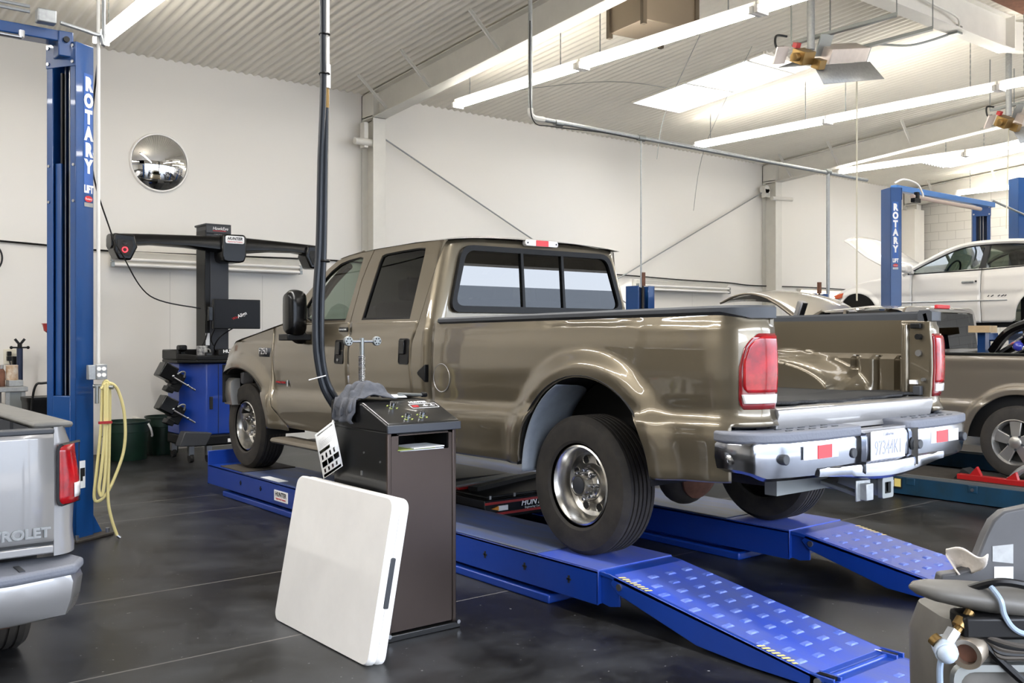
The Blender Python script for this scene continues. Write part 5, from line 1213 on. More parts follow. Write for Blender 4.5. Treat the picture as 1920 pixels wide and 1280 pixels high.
# third lift far right
t = thing('two_post_lift', 'tall dark blue lift post cut by the right edge of the photo', 'vehicle lift', (17.1, 7.5, 0)); lift_post(t, (17.12, 7.42), False, 4.08, False, carriage=1.2)
o = M().tube([(15.6, 7.3, 3.55), (17.1, 7.4, 3.42), (18.5, 7.5, 3.3)], .018, 8).build('lift_pipe', A['galv']); tag(o, 'pair of grey pipes running from the coupe lift to the far right post', 'pipe')
# ---------------------------------------------------------------- teal four-post rack under the tan pickup
t = thing('four_post_lift', 'old teal four-post drive-on lift under the tan pickup', 'vehicle lift', (9.6, 5, 0))
for x0, x1 in ((8.1, 8.95), (10.2, 11.0)):
    k = M(); k.bx(x0, x1, 2.2, 7.7, .01, .165); rw = k.build('runway', A['teal'], t, bevel=.004)
    M().bx(x0 + .05, x1 - .02, 2.22, 7.68, .165, .172).build('deck_plate', A['cast'], rw)
    M().bx(x0, x0 + .03, 2.2, 7.7, .165, .19).build('jack_rail', A['grey_steel'], rw)
    for y in (4.5, 3.95): M().bx(x0 - .006, x0, y - .04, y + .04, .1, .16).build('bracket', A['teal'], rw, bevel=.003)
    M().cyl((x0 - .006, 3.95, .125), (x0 - .014, 3.95, .125), .014, n=10).build('bolt', A['steel'], rw)
k = M(); k.bx(8.085, 8.1, 4.58, 4.75, .06, .15); k.build('decal', A['ink'], t); text('lettering', 'RN', .075, (8.084, 4.70, .075), (0, -1, 0), (0, 0, 1), A['white_ink'], t, .0005, bold=.003)
M().bx(8.083, 8.086, 4.585, 4.645, .075, .145).build('decal', A['yellow'], t)
def fpost(x, y, letters):
    p = thing('lift_corner_post', 'short blue corner post %s' % ('with ROTARY lettering before the lit wall light' if letters else 'behind the pickup bed rail, below the drop pipe'), 'lift post', (x, y, 0), 0, 'front posts of the four-post lift')
    k = M(); k.bx(x - .13, x + .13, y - .01, y, 0, 1.97); k.bx(x - .13, x - .12, y - .2, y, 0, 1.97); k.bx(x + .12, x + .13, y - .2, y, 0, 1.97); k.bx(x + .03, x + .13, y - .2, y - .19, 0, 1.97); k.build('channel', A['blue'], p, bevel=.004)
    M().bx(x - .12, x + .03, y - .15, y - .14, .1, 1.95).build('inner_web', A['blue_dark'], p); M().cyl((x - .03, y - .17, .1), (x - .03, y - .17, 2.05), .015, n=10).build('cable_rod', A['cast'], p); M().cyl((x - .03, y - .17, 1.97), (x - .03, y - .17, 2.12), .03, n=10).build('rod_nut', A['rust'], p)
    if letters:
        for i, ch in enumerate('ROTARY'): text('lettering', ch, .11, (x + .08, y - .203, 1.79 - .11 * i), (1, 0, 0), (0, 0, 1), A['white_ink'], p, .0006, sx=.7, bold=.003)
fpost(8.0, 7.78, False); fpost(11.35, 7.75, True)
# red bridge jack on the teal lift, wheel stop and clamp
t = thing('bridge_jack', 'red steel bridge jack rail on the teal lift by the tan pickup wheel', 'jack', (8.3, 3.7, .19))
M().bar((8.2, 4.12, .215), (8.2, 3.2, .215), .07, .045).build('rail', A['red'], t, bevel=.004); M().prism([(4.02, .235), (3.92, .235), (3.96, .31)], 'yz', 8.18, 8.22).build('stop', A['red'], t); M().prism([(3.72, .235), (3.62, .235), (3.64, .3)], 'yz', 8.18, 8.22).build('stop', A['red'], t)
t = thing('wheel_chock', 'small serrated black wheel chock behind the tan pickup wheel', 'wheel chock', (8.35, 4.13, .172))
k = M(); k.prism([(4.22, .172), (4.05, .172), (4.08, .24), (4.14, .27)], 'yz', 8.3, 8.45); k.build('wedge', A['rubber'], t, bevel=.004)
t = thing('wheel_clamp', 'grey cast wheel clamp arm by the tan pickup wheel', 'clamp', (8.28, 3.66, .19)); M().tube(spline([(8.28, 3.72, .22), (8.28, 3.66, .29), (8.28, 3.58, .34), (8.28, 3.48, .33), (8.28, 3.42, .26)], 6), .028, 10).build('arm', A['galv'], t); M().cyl((8.25, 3.72, .22), (8.31, 3.72, .22), .03).build('hub', A['galv'], t)
# ---------------------------------------------------------------- wheel-alignment console by the back wall
t = thing('alignment_console', 'blue wheel-alignment console with black camera beam and monitor at the back wall', 'alignment machine', (4.4, 11.05, 0)); al = t
k = M(); k.prism([(3.95, 11.35), (3.95, 10.98), (4.10, 10.80), (4.22, 10.74), (4.95, 10.74), (4.95, 11.35)], 'xy', .29, 1.10); cb = k.build('cabinet', A['rack'], t, bevel=.012)
M().bx(4.31, 4.315, 10.735, 10.74, .3, 1.09).build('door_gap', A['ink'], cb); M().bx(4.21, 4.245, 10.728, 10.75, .58, .72).build('door_slot', A['ink'], cb)
for z in (.92, .83, .74): M().bx(4.36, 4.92, 10.728, 10.74, z - .035, z + .035).build('drawer', A['rack'], cb, bevel=.003)
for z in (.815, .72): M().bx(4.42, 4.60, 10.712, 10.73, z - .012, z + .012).build('drawer_pull', A['steel'], cb, bevel=.003)
M().bx(4.36, 4.9, 10.725, 10.74, .93, 1.08).build('printer_bay', A['black_plastic'], cb); M().box((4.55, 10.72, 1.0), (.22, .03, .08)).build('printer_front', A['trim'], cb, bevel=.01)
k = M(); k.bx(3.95, 4.98, 10.68, 11.38, .17, .29); bs = k.build('base', A['black_plastic'], t, bevel=.02); M().bx(4.4, 4.62, 10.672, 10.68, .2, .24).build('base_decal', A['white_ink'], bs)
k = M(); k.prism([(3.80, .20), (4.10, .19), (4.17, .33), (3.86, .36)], 'xz', 10.55, 10.70); k.build('foot_tray', A['trim'], bs, bevel=.01)
for x, y in ((3.98, 10.7), (4.15, 10.62), (4.9, 10.75), (4.0, 11.3), (4.9, 11.3)):
    c = M().cyl((x - .02, y, .05), (x + .02, y, .05), .05, n=18).build('caster', A['rubber'], bs); M().bx(x - .03, x + .03, y - .03, y + .03, .08, .18).build('caster_fork', A['steel'], c)
k = M(); k.prism([(3.90, 11.4), (3.90, 10.9), (4.05, 10.70), (5.0, 10.70), (5.0, 11.4)], 'xy', 1.10, 1.14); k.bx(3.90, 3.93, 10.92, 11.4, 1.14, 1.25); k.bar((3.91, 10.92, 1.175), (4.06, 10.71, 1.16), .03, .07); k.bx(4.05, 5.0, 10.7, 10.73, 1.13, 1.19); k.bx(3.9, 5.0, 11.37, 11.4, 1.14, 1.25)
tr = k.build('tray', A['black_plastic'], t, bevel=.012); k = M(); k.bx(4.36, 4.95, 10.85, 11.0, 1.14, 1.255); k.build('keyboard_stand', A['black_plastic'], tr, bevel=.01)
text('lettering', 'HUNTER', .05, (4.53, 10.845, 1.215), (1, 0, 0), (0, 0, 1), A['white_ink'], tr, .0006, bold=.002, sx=1.2); M().bx(4.4, 4.8, 10.74, 10.84, 1.14, 1.155).build('keyboard', A['galv'], tr, bevel=.003)
k = M(); k.bx(4.34, 4.565, 11.05, 11.35, 1.14, 2.62); po = k.build('mast', mat('mast_grey', '#2a2c32', .5), t, bevel=.008); M().bx(4.285, 4.34, 11.06, 11.34, 1.14, 2.64).build('mast_side', A['black_plastic'], po); M().bx(4.29, 4.335, 11.05, 11.06, 1.3, 1.44).build('mast_decal', A['paper'], po)
k = M(); k.bx(4.29, 4.58, 11.04, 11.36, 2.54, 2.70); k.bx(4.27, 4.585, 11.02, 11.37, 2.69, 2.715); k.bx(4.28, 4.585, 11.02, 11.04, 2.60, 2.70); cp = k.build('mast_cap', A['trim'], t, bevel=.01)
text('lettering', 'HawkEye', .05, (4.45, 11.017, 2.645), (1, 0, 0), (0, 0, 1), A['white_ink'], cp, .0006, shear=.2); M().bx(4.36, 4.52, 11.016, 11.02, 2.63, 2.636).build('logo_line', A['red_ink'], cp); text('lettering', 'HUNTER', .03, (4.44, 11.037, 2.592), (1, 0, 0), (0, 0, 1), A['white_ink'], cp, .0006)
# camera beam: hub box, two tapered arms, drop pods
k = M(); P = [(4.385, 2.33), (4.40, 2.27), (4.45, 2.255), (4.6, 2.255), (4.655, 2.27), (4.68, 2.34), (4.68, 2.55), (4.655, 2.585), (4.41, 2.58), (4.385, 2.55)]
k.prism(P, 'xz', 10.80, 11.06); hb = k.build('beam_hub', A['black_gloss'], t, bevel=.02, seg=3)
M().prism(rr(.225, .088, .02, 3, 4.535, 2.52), 'xz', 10.796, 10.80).build('maker_plate', A['white_ink'], hb); text('lettering', 'HUNTER', .046, (4.532, 10.793, 2.517), (1, 0, 0), (0, 0, 1), A['ink'], hb, .0006, bold=.001, sx=1.0, shear=.25); text('lettering', 'Engineering Company', .02, (4.535, 10.793, 2.49), (1, 0, 0), (0, 0, 1), A['red_ink'], hb, .0005)
for s, xs_ in ((-1, (4.40, 4.0, 3.6, 3.3, 3.15)), (1, (4.66, 5.0, 5.3, 5.55, 5.68))):
    k = M(); rings = []
    for i, x in enumerate(xs_):
        f = i / 4; zt = 2.56 - .055 * f; h = .19 - .055 * math.sin(PI * min(1, f * 1.1)) - (.03 * f)
        y = 10.93 - .06 * f
        rings.append([V((x, y + a, zt - h / 2 + b)) for a, b in smooth_poly([(-.09, -h / 2), (.09, -h / 2), (.09, h / 2 - .02), (.03, h / 2), (-.06, h / 2), (-.09, h / 2 - .05)], 1)])
    k.loft(rings); ar = k.build('beam_arm', A['black_gloss'], t, ang=40)
    xe = xs_[-1]; k = M(); k.prism([(xe - s * .02, 2.51), (xe - s * .02, 2.33), (xe + s * .03 - s * .1, 2.225), (xe - s * .2, 2.225), (xe - s * .27, 2.37), (xe - s * .24, 2.50)], 'xz', 10.75, 10.98); pd = k.build('camera_pod', A['black_gloss'], ar, bevel=.02, seg=3)
    k = M(); k.prism([(xe - s * .05, 2.44), (xe - s * .06, 2.29), (xe - s * .18, 2.27), (xe - s * .225, 2.38), (xe - s * .21, 2.44)], 'xz', 10.742, 10.752); k.build('camera_window', A['ink'], pd, bevel=.003)
    M().lathe([(.022, 0), (.03, .003), (.03, .006)], (xe - s * .13, 10.74, 2.335), (0, -1, 0), 20).build('led_ring', A['emit_red'] if s < 0 else A['grey_steel'], pd)
    M().lathe([(.016, 0), (.022, .003), (.022, .006)], (xe - s * .13, 10.74, 2.41), (0, -1, 0), 16).build('camera_lens', A['trim'], pd)
k = M(); k.bx(4.24, 4.805, 10.70, 10.745, 1.49, 1.828); mo = k.build('monitor', A['black_plastic'], t, bevel=.008); M().bx(4.255, 4.79, 10.697, 10.70, 1.51, 1.812).build('screen', mat('screen_grey', '#131316', .35, spec=.2), mo)
a = math.radians(24); text('lettering', 'Align', .058, (4.585, 10.694, 1.635), (math.cos(a), 0, math.sin(a)), (-math.sin(a), 0, math.cos(a)), A['white_ink'], mo, .0006, bold=.001); text('lettering', 'Win', .042, (4.50, 10.694, 1.602), (math.cos(a), 0, math.sin(a)), (-math.sin(a), 0, math.cos(a)), A['red_ink'], mo, .0006)
M().box((4.215, 10.73, 1.66), (.05, .04, .16)).build('remote', A['black_gloss'], mo, bevel=.006); M().bar((4.5, 10.75, 1.65), (4.5, 11.05, 1.65), .08, .08).build('monitor_arm', A['black_plastic'], mo)
for P in ([(4.27, 10.74, 1.49), (4.25, 10.8, 1.38), (4.3, 10.85, 1.3)], [(4.5, 10.76, 1.5), (4.36, 10.8, 1.4), (4.33, 10.9, 1.28), (4.38, 10.95, 1.2)], [(4.28, 11.04, 2.3), (4.27, 11.03, 1.8), (4.24, 10.9, 1.42), (4.12, 10.9, 1.2)]): M().tube(spline(P, 6), .008, 6).build('cable', A['black_plastic'], t)
# wheel clamps with targets hung on the cabinet side
for i, z in enumerate((.94, .575)):
    w = thing('wheel_sensor', '%s black wheel clamp sensor hung on the left side of the blue console' % ('upper' if i == 0 else 'lower'), 'wheel sensor', (3.88, 10.9, z), 0, 'wheel clamp sensors on the blue console')
    R = Matrix.Rotation(math.radians(-28), 3, 'Y').inverted() if False else Matrix.Rotation(math.radians(28), 3, 'Y')
    c = V((3.83, 10.86, z)); k = M(); k.box(c + R @ V((-.09, 0, .03)), (.17, .2, .17), R); k.build('target_box', A['black_gloss'], w, bevel=.012)
    k = M(); k.cyl(c + R @ V((.0, -.08, .0)), c + R @ V((.0, .08, .0)), .07, n=20); k.box(c + R @ V((.06, 0, -.02)), (.12, .12, .2), R); k.box(c + R @ V((.02, 0, -.13)), (.09, .14, .06), R); k.build('clamp_body', A['black_plastic'], w, bevel=.008)
    M().cyl(c + R @ V((-.02, -.1, .0)), c + R @ V((.26, -.11, -.02)), .01, n=10).build('clamp_screw', A['steel'], w); M().ball(c + R @ V((-.03, -.1, .01)), .018, 8).build('ball_knob', A['chrome'], w); M().ball(c + R @ V((.16, -.11, -.01)), .016, 8).build('ball_knob', A['chrome'], w)
    M().tube(spline([c + R @ V((.0, -.11, .05)), c + R @ V((.02, -.13, .09)), c + R @ V((.06, -.12, .1)), c + R @ V((.08, -.11, .05))], 5), .01, 8).build('lever', A['grey_steel'], w)
    M().cyl(c + V((.03, .02, -.02)), (3.955, 10.95, z - .01), .02).build('hanger', A['black_plastic'], w)
# things on the tray
t = thing('mug', 'patterned grey and white mug on the console tray', 'mug', (4.17, 10.86, 1.14)); M().lathe([(.05, 0), (.056, .01), (.062, .15), (.058, .155), (.05, .15), (.046, .02), (0, .015)], (4.17, 10.86, 1.141), (0, 0, 1), 24).build('cup', A['camo'], t); M().tube(spline([(4.225, 10.86, 1.26), (4.26, 10.86, 1.25), (4.262, 10.86, 1.2), (4.225, 10.86, 1.175)], 6), .008).build('handle', A['camo'], t)
t = thing('barcode_scanner', 'black handheld scanner standing upright on the console tray', 'scanner', (4.0, 11.0, 1.14)); M().bar((4.01, 11.0, 1.145), (3.985, 11.0, 1.24), .05, .05, (0, 1, 0)).build('grip', A['black_plastic'], t, bevel=.012); M().box((3.985, 10.99, 1.27), (.09, .13, .07)).build('head', A['black_plastic'], t, bevel=.02)
t = thing('desk_phone_handset', 'small black remote lying on the tray below the mug', 'remote', (4.21, 10.765, 1.14)); M().box((4.21, 10.765, 1.18), (.08, .04, .085), rotz(.1)).build('case', A['black_plastic'], t, bevel=.008); M().box((4.21, 10.744, 1.19), (.06, .004, .04), rotz(.1)).build('keypad', A['trim'], t)
# green tubs on the floor
def tub(x, y, r, h, lab):
    t = thing('plastic_tub', lab, 'tub', (x, y, 0), 0, 'dark green tubs on the floor by the console')
    M().lathe([(0, .012), (r * .84, .012), (r * .86, 0), (r * .88, .01), (r * .96, h * .72), (r * .98, h * .73), (r * .98, h * .95), (r * 1.04, h * .96), (r * 1.04, h), (r * .95, h), (r * .94, h * .9), (r * .82, .03), (0, .03)], (x, y, 0), (0, 0, 1), 40).build('shell', A['green'], t)
    for a in (-35, 145):
        a = math.radians(a); p = V((x + r * 1.03 * math.cos(a), y + r * 1.03 * math.sin(a), h * .93)); d = V((-math.sin(a), math.cos(a), 0)); o_ = V((math.cos(a), math.sin(a), 0))
        M().tube(spline([p - d * .05, p - d * .05 + o_ * .03 + V((0, 0, -.06)), p + o_ * .03 + V((0, 0, -.13)), p + d * .02 + o_ * .02 + V((0, 0, -.15))], 6), .012).build('rope_handle', A['white_plastic'], t)
    return t
tub(3.52, 11.45, .245, .44, 'wide dark green tub on the floor behind the yellow hose'); tub(4.03, 11.75, .20, .45, 'dark green tub between the wide tub and the blue console')
o = struct(M().bx(3.78, 3.84, 11.95, 12.1, 0, .42).build('trim_7', A['white_wall']))
# ---------------------------------------------------------------- far left by the wall
t = thing('outlet_plate', 'wall outlet with two black plugs at the left edge of the photo', 'outlet', (2.44, 12.08, 1.1)); M().bx(2.37, 2.53, 12.085, 12.1, 1.09, 1.26).build('plate', mat('ivory', '#e3ddca', .5), t, bevel=.004)
for x, z, w_ in ((2.42, 1.21, .04), (2.42, 1.155, .045), (2.49, 1.13, .07)): M().box((x, 12.06, z), (w_, .06, .05 if w_ < .06 else .1)).build('plug', A['black_plastic'], t, bevel=.006)
for P in ([(2.42, 12.05, 1.15), (2.43, 12.0, 1.0), (2.38, 11.85, .95), (2.3, 11.75, .93)], [(2.49, 12.05, 1.08), (2.48, 12.0, .98), (2.42, 11.85, .9), (2.36, 11.8, .88)]): M().tube(spline(P, 6), .006, 6).build('cord', A['black_plastic'], t)
t = thing('support_stand', 'tall dark blue underhoist support stand with forked black top against the wall', 'stand', (2.485, 11.85, 0))
M().cyl((2.485, 11.85, .02), (2.485, 11.85, 1.27), .032, n=18).build('tube', mat('navy_paint', '#15233f', .4), t); M().cyl((2.485, 11.85, .6), (2.485, 11.85, .66), .034, n=18).build('tube_decal', A['paper'], t); M().cyl((2.485, 11.85, .675), (2.485, 11.85, .70), .0342, n=18).build('tube_decal', A['red_ink'], t)
k = M(); k.cyl((2.485, 11.85, 1.26), (2.485, 11.85, 1.32), .024); k.bar((2.41, 11.85, 1.28), (2.56, 11.85, 1.28), .018, .018); k.bar((2.485, 11.85, 1.31), (2.435, 11.85, 1.375), .022, .025); k.bar((2.485, 11.85, 1.31), (2.535, 11.85, 1.375), .022, .025); k.ball((2.40, 11.85, 1.28), .018, 6); k.ball((2.57, 11.85, 1.28), .018, 6); k.build('saddle', A['black_plastic'], t)
k = M()
for i in range(3): a = i * 2.1 + .3; k.bar((2.485, 11.85, .15), (2.485 + .16 * math.cos(a), 11.85 + .16 * math.sin(a), .015), .03, .03)
k.build('tripod_base', A['black_plastic'], t)
t = thing('oil_drain', 'red oil drain with raised red bowl half hidden by the blue lift post', 'oil drain', (2.72, 11.35, 0))
M().lathe([(0, .03), (.06, .02), (.10, .05), (.115, .12), (.125, .125), (.12, .13), (.10, .125), (.06, .04), (0, .045)], (2.73, 11.4, 1.415), (0, 0, 1), 28).build('bowl', A['red'], t); M().cyl((2.73, 11.4, .7), (2.73, 11.4, 1.44), .02).build('pole', A['steel'], t)
k = M(); k.loft([[V((2.74 + a * f, 11.36 + b * f, z)) for a, b in rr(.36, .32, .08, 4)] for z, f in ((.12, .8), (.18, 1), (.62, 1), (.70, .85))]); k.build('tank', A['red'], t); M().tube(spline([(2.58, 11.2, .45), (2.54, 11.15, .6), (2.6, 11.2, .72), (2.7, 11.3, .74)], 6), .015).build('drain_hose', A['rubber'], t)
for x, y in ((2.62, 11.25), (2.86, 11.25), (2.74, 11.48)): M().cyl((x - .015, y, .05), (x + .015, y, .05), .05, n=16).build('caster', A['rubber'], t); M().bx(2.62, 2.86, 11.25, 11.48, .09, .13).build('frame', A['cast'], t)
t = thing('rolling_bin', 'black rolling bin with a tall tube handle beside the red oil drain', 'bin', (2.43, 10.83, 0))
M().loft([[V((2.44 + a * f, 10.8 + b * f, z)) for a, b in rr(.27, .34, .05, 4)] for z, f in ((.06, .78), (.74, 1), (.76, 1.06), (.79, 1.06))]).build('body', A['black_plastic'], t)
M().tube(spline([(2.310, 10.630, .3), (2.340, 10.620, .75), (2.370, 10.600, .915), (2.430, 10.600, .935), (2.550, 10.600, .93), (2.580, 10.620, .85), (2.570, 10.630, .5)], 7), .012).build('handle', A['black_plastic'], t)
for x in (2.33, 2.54): M().cyl((x - .02, 10.72, .06), (x + .02, 10.72, .06), .06, n=16).build('wheel', A['rubber'], t)
t = thing('work_cart', 'grey metal work cart cut by the left edge of the photo', 'cart', (2.05, 11.55, 0))
M().bx(1.6, 2.45, 11.3, 11.8, .82, .87).build('top', A['galv'], t, bevel=.005)
for x in (1.64, 2.26, 2.41):
    for y in (11.34, 11.76): M().bx(x - .02, x + .02, y - .02, y + .02, 0, .82).build('leg', A['galv'], t)
M().bx(1.62, 2.43, 11.32, 11.78, .3, .33).build('shelf', A['galv'], t); M().bx(2.28, 2.40, 11.33, 11.36, .35, .82).build('side_panel', A['grey_steel'], t)
t = thing('paint_can', 'white stained can on the grey cart', 'can', (2.335, 11.5, .93)); M().lathe([(0, 0), (.06, 0), (.062, .005), (.06, .15), (.062, .155), (.055, .16), (0, .158)], (2.335, 11.5, .9375), (0, 0, 1), 24).build('body', mat('stained_white', '#e6dfd2', .5, noise=.3, nscale=12, col2='#b8926a'), t); M().cyl((2.335, 11.5, 1.096), (2.335, 11.5, 1.10), .05, n=20).build('lid', A['galv'], t)
o = M().bx(2.29, 2.43, 11.42, 11.58, .871, .937).build('metal_box', A['galv'], bevel=.006); tag(o, 'low grey metal box under the white can on the cart', 'box')
t = thing('spray_can', 'dark spray can on the cart left of the white can', 'can', (2.235, 11.5, .871)); M().lathe([(0, 0), (.034, 0), (.035, .005), (.035, .16), (.02, .185), (.012, .19), (.012, .21), (0, .21)], (2.235, 11.5, .871), (0, 0, 1), 18).build('body', A['rust'], t); M().cyl((2.235, 11.5, 1.06), (2.235, 11.5, 1.10), .02).build('cap', A['galv'], t)
t = thing('air_pump', 'red portable air pump on the cart at the photo edge', 'pump', (2.12, 11.55, .871)); M().bx(2.02, 2.17, 11.45, 11.65, .9, 1.1).build('case', A['red'], t, bevel=.02); M().tube(spline([(2.03, 11.55, 1.09), (2.06, 11.55, 1.2), (2.13, 11.55, 1.2), (2.18, 11.55, 1.09)], 6), .012).build('handle', A['black_plastic'], t); M().bx(2.0, 2.19, 11.44, 11.66, .871, .905).build('foot', A['black_plastic'], t)
t = thing('hung_coil', 'loop of thin black hose hung on the wall at the left edge', 'hose', (2.3, 12.05, 2.1)); M().tube([(2.20 + .15 * math.cos(a), 12.06, 2.28 + .17 * math.sin(a)) for a in [2 * PI * i / 40 for i in range(40)]], .01, 6, True).build('loop', A['black_plastic'], t); M().cyl((2.2, 12.1, 2.44), (2.2, 12.02, 2.45), .01).build('hook', A['grey_steel'], t)
# ---------------------------------------------------------------- shared car-body helper
def arch_z(y, ars, zb):
    for yc, a, z0, b in ars:
        if abs(y - yc) < a: zb = max(zb, arch(y, yc, a, z0, b))
    return zb
def side_skin(t, name, m_, xc, hwf, ys, zb, zt, s, nz=26, thick=.012, parent=None):
    k = M(); nu = len(ys) - 1
    def fn(u, v):
        y = ys[int(round(u * nu))]; a, b = zb(y), zt(y); z = a + (b - a) * v; return (xc + s * hwf(y, z), y, z)
    k.grid(fn, nu, nz); o = k.build(name, m_, parent or t, ang=60)
    md = o.modifiers.new('Solidify', 'SOLIDIFY'); md.thickness = thick; md.offset = -1 if flip_ok(o, s) else 1
    return o
def many_stations(a, b, ars, step=.05):
    L = set(stations(a, b, None, step))
    for ar in ars:
        for i in range(29):
            y = ar[0] - ar[1] * math.cos(PI * i / 28)
            if a < y < b: L.add(y)
    L = sorted(L); o = [L[0]]
    for y in L[1:]:
        if y - o[-1] > 5e-4: o.append(y)
    return o
def simple_wheel(prt, x, y, z, s, R_, W_, rim, spokes=5, hubm=None):
    c = V((x, y, z)); ax = (s, 0, 0); h = W_ / 2
    tp = [(R_ * .62, -h), (R_ * .8, -h - .006), (R_ * .95, -h + .01), (R_, -h + .035), (R_, -.045), (R_ - .008, -.042), (R_ - .008, -.034), (R_, -.031), (R_, -.006), (R_ - .008, -.004), (R_ - .008, .004), (R_, .006), (R_, .031), (R_ - .008, .034), (R_ - .008, .042), (R_, .045), (R_, h - .035), (R_ * .95, h - .01), (R_ * .8, h + .006), (R_ * .62, h)]
    w = M().lathe([(R_ * .6, -h), (R_ * .615, h - .01), (R_ * .64, h), (R_ * .62, h + .004), (R_ * .58, h - .02), (R_ * .55, h - .08), (.02, h - .08)], c, ax, 40).build('wheel', rim, prt, ang=35)
    M().lathe(tp, c, ax, 48).build('tyre', A['tire'], w, ang=25)
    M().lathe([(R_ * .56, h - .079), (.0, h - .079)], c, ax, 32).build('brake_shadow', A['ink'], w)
    k = M()
    for i in range(spokes):
        a = 2 * PI * i / spokes + .3; d = V((0, math.cos(a), math.sin(a))); q = V((0, -math.sin(a), math.cos(a))); n = V((s, 0, 0))
        for r0, r1, w0, w1, x0, x1 in ((.04, R_ * .6, .035, .055, h - .012, h - .022),):
            k.add([c + d * r0 - q * w0 + n * x0, c + d * r0 + q * w0 + n * x0, c + d * r1 + q * w1 + n * x1, c + d * r1 - q * w1 + n * x1, c + d * r0 - q * w0 + n * (x0 - .03), c + d * r0 + q * w0 + n * (x0 - .03), c + d * r1 + q * w1 + n * (x1 - .03), c + d * r1 - q * w1 + n * (x1 - .03)], [(0, 1, 2, 3), (7, 6, 5, 4), (0, 4, 5, 1), (1, 5, 6, 2), (2, 6, 7, 3), (3, 7, 4, 0)])
    k.build('spokes', rim, w, bevel=.006)
    hb = M().lathe([(.055, h - .03), (.052, h - .004), (.04, h + .004), (0, h + .006)], c, ax, 24).build('hub_cap', rim, w)
    for i in range(5): a = 2 * PI * (i + .5) / 5 + .3; M().cyl(c + V((s * (h - .03), .062 * math.cos(a), .062 * math.sin(a))), c + V((s * (h - .012), .062 * math.cos(a), .062 * math.sin(a))), .011, n=10).build('lug_nut', A['trim'], w)
    return w
# ---------------------------------------------------------------- silver pickup, lower left corner
cx, T = .19, 4.0
t = thing('pickup_truck', 'silver pickup tail with raised lettering on its tailgate at the lower left', 'pickup truck', (cx, 6, 0)); sp_t = t; SM = A['silver_paint']
ars = ((4.93, .42, .42, .36), (7.7, .42, .42, .36))
hs = lambda y, z: interp([(.35, .82), (.5, .865), (.62, .868), (.66, .86), (.85, .868), (1.0, .85), (1.08, .825)], z) - (.3 * (y - 8.2) ** 2 if y > 8.2 else 0)
for s in (-1, 1):
    ys = many_stations(4.12, 5.95, ars); side_skin(t, 'bed_side', SM, cx, hs, ys, lambda y: arch_z(y, ars, .585), lambda y: 1.075, s)
    ys = many_stations(5.97, 8.55, ars); side_skin(t, 'cab_side', SM, cx, hs, ys, lambda y: arch_z(y, ars, .40), lambda y: lerp([(5.9, 1.08), (7.2, 1.08), (8.5, .92)], y), s)
    # wrap-round corner panel
    k = M(); k.grid(lambda u, v: (cx + s * (.765 + (hs(4.0, .585 + .49 * v) - .765) * math.sin(u * PI / 2)), 3.99 + .13 * (1 - math.cos(u * PI / 2)), .585 + .49 * v), 10, 16); k.build('corner_panel', SM, t, ang=60)
    k = M(); k.grid(lambda u, v: (cx + s * (.778 + (hs(4.0, .78 + .225 * v) + .014 - .778) * math.sin(u * PI / 2)), 3.976 + .13 * (1 - math.cos(u * PI / 2)), .78 + .225 * v), 12, 8); tl = k.build('tail_lamp', A['tail_red'], t, solid=.012, ang=60)
    k = M(); k.grid(lambda u, v: (cx + s * (.778 + (hs(4.0, .8) + .018 - .778) * math.sin((.42 + .58 * u) * PI / 2)), 3.970 + .13 * (1 - math.cos((.42 + .58 * u) * PI / 2)), .80 + .055 * v), 10, 3); k.build('reversing_lens', A['clear_lens'], tl, solid=.004)
    k = M(); k.ring(rr(1, 1, .1, 3), rr(.9, .94, .1, 3), lambda p, d: (lambda u: (cx + s * (.772 + (hs(4.0, .89) + .02 - .772) * math.sin(u * PI / 2)), 3.972 + .13 * (1 - math.cos(u * PI / 2)) + d, .892 + p[1] * .24))(min(1, max(0, p[0] + .5))), .006); k.build('lamp_seal', A['black_plastic'], tl)
    k = M(); k.bx(cx + s * .70, cx + s * .845, 4.02, 5.93, 1.068, 1.092); k.build('rail_cap', mat('grey_rail', '#6a6863', .6, noise=.2, nscale=15) if 'grey_rail' not in bpy.data.materials else bpy.data.materials['grey_rail'], t, bevel=.012)
    k = M(); k.grid(lambda u, v: (cx + s * (.70 + .035 * (1 if int(u * 46) % 8 < 1 else 0) - (.16 if v < .5 and .25 < u < .65 else 0)), 4.06 + 1.85 * u, .66 + .41 * v), 92, 8); k.build('bed_inner_wall', A['trim'], t, ang=30)
    k = M(); k.prism([(7.9, .95), (7.0, 1.08), (6.0, 1.08), (6.05, 1.5), (6.3, 1.55), (6.75, 1.52), (7.25, 1.1)], 'yz', cx + s * .68, cx + s * .70); k.build('cab_window', A['glass_dark'], t)
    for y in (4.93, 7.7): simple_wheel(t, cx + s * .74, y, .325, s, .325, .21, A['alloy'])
    k = M(); k.bx(cx + s * .45, cx + s * .82, 4.5, 5.36, .36, .80); k.build('wheel_liner', A['under'], t); 
k = M(); k.grid(lambda u, v: (cx - .76 + 1.52 * u, 3.985 - .012 * math.sin(PI * v) + (.01 if .06 < v < .12 else 0), .60 + .45 * v), 12, 24); tg = k.build('tailgate', SM, t, solid=.02, ang=50, offs=0)
M().bx(cx - .77, cx + .765, 3.975, 4.04, 1.05, 1.072).build('tailgate_cap', A['trim'], tg, bevel=.006)
M().bx(cx - .76, cx + .76, 3.968, 3.99, .60, .63).build('tailgate_strip', SM, tg, bevel=.005); M().bx(cx - .76, cx + .76, 3.972, 3.985, .633, .643).build('strip_gap', A['ink'], tg)
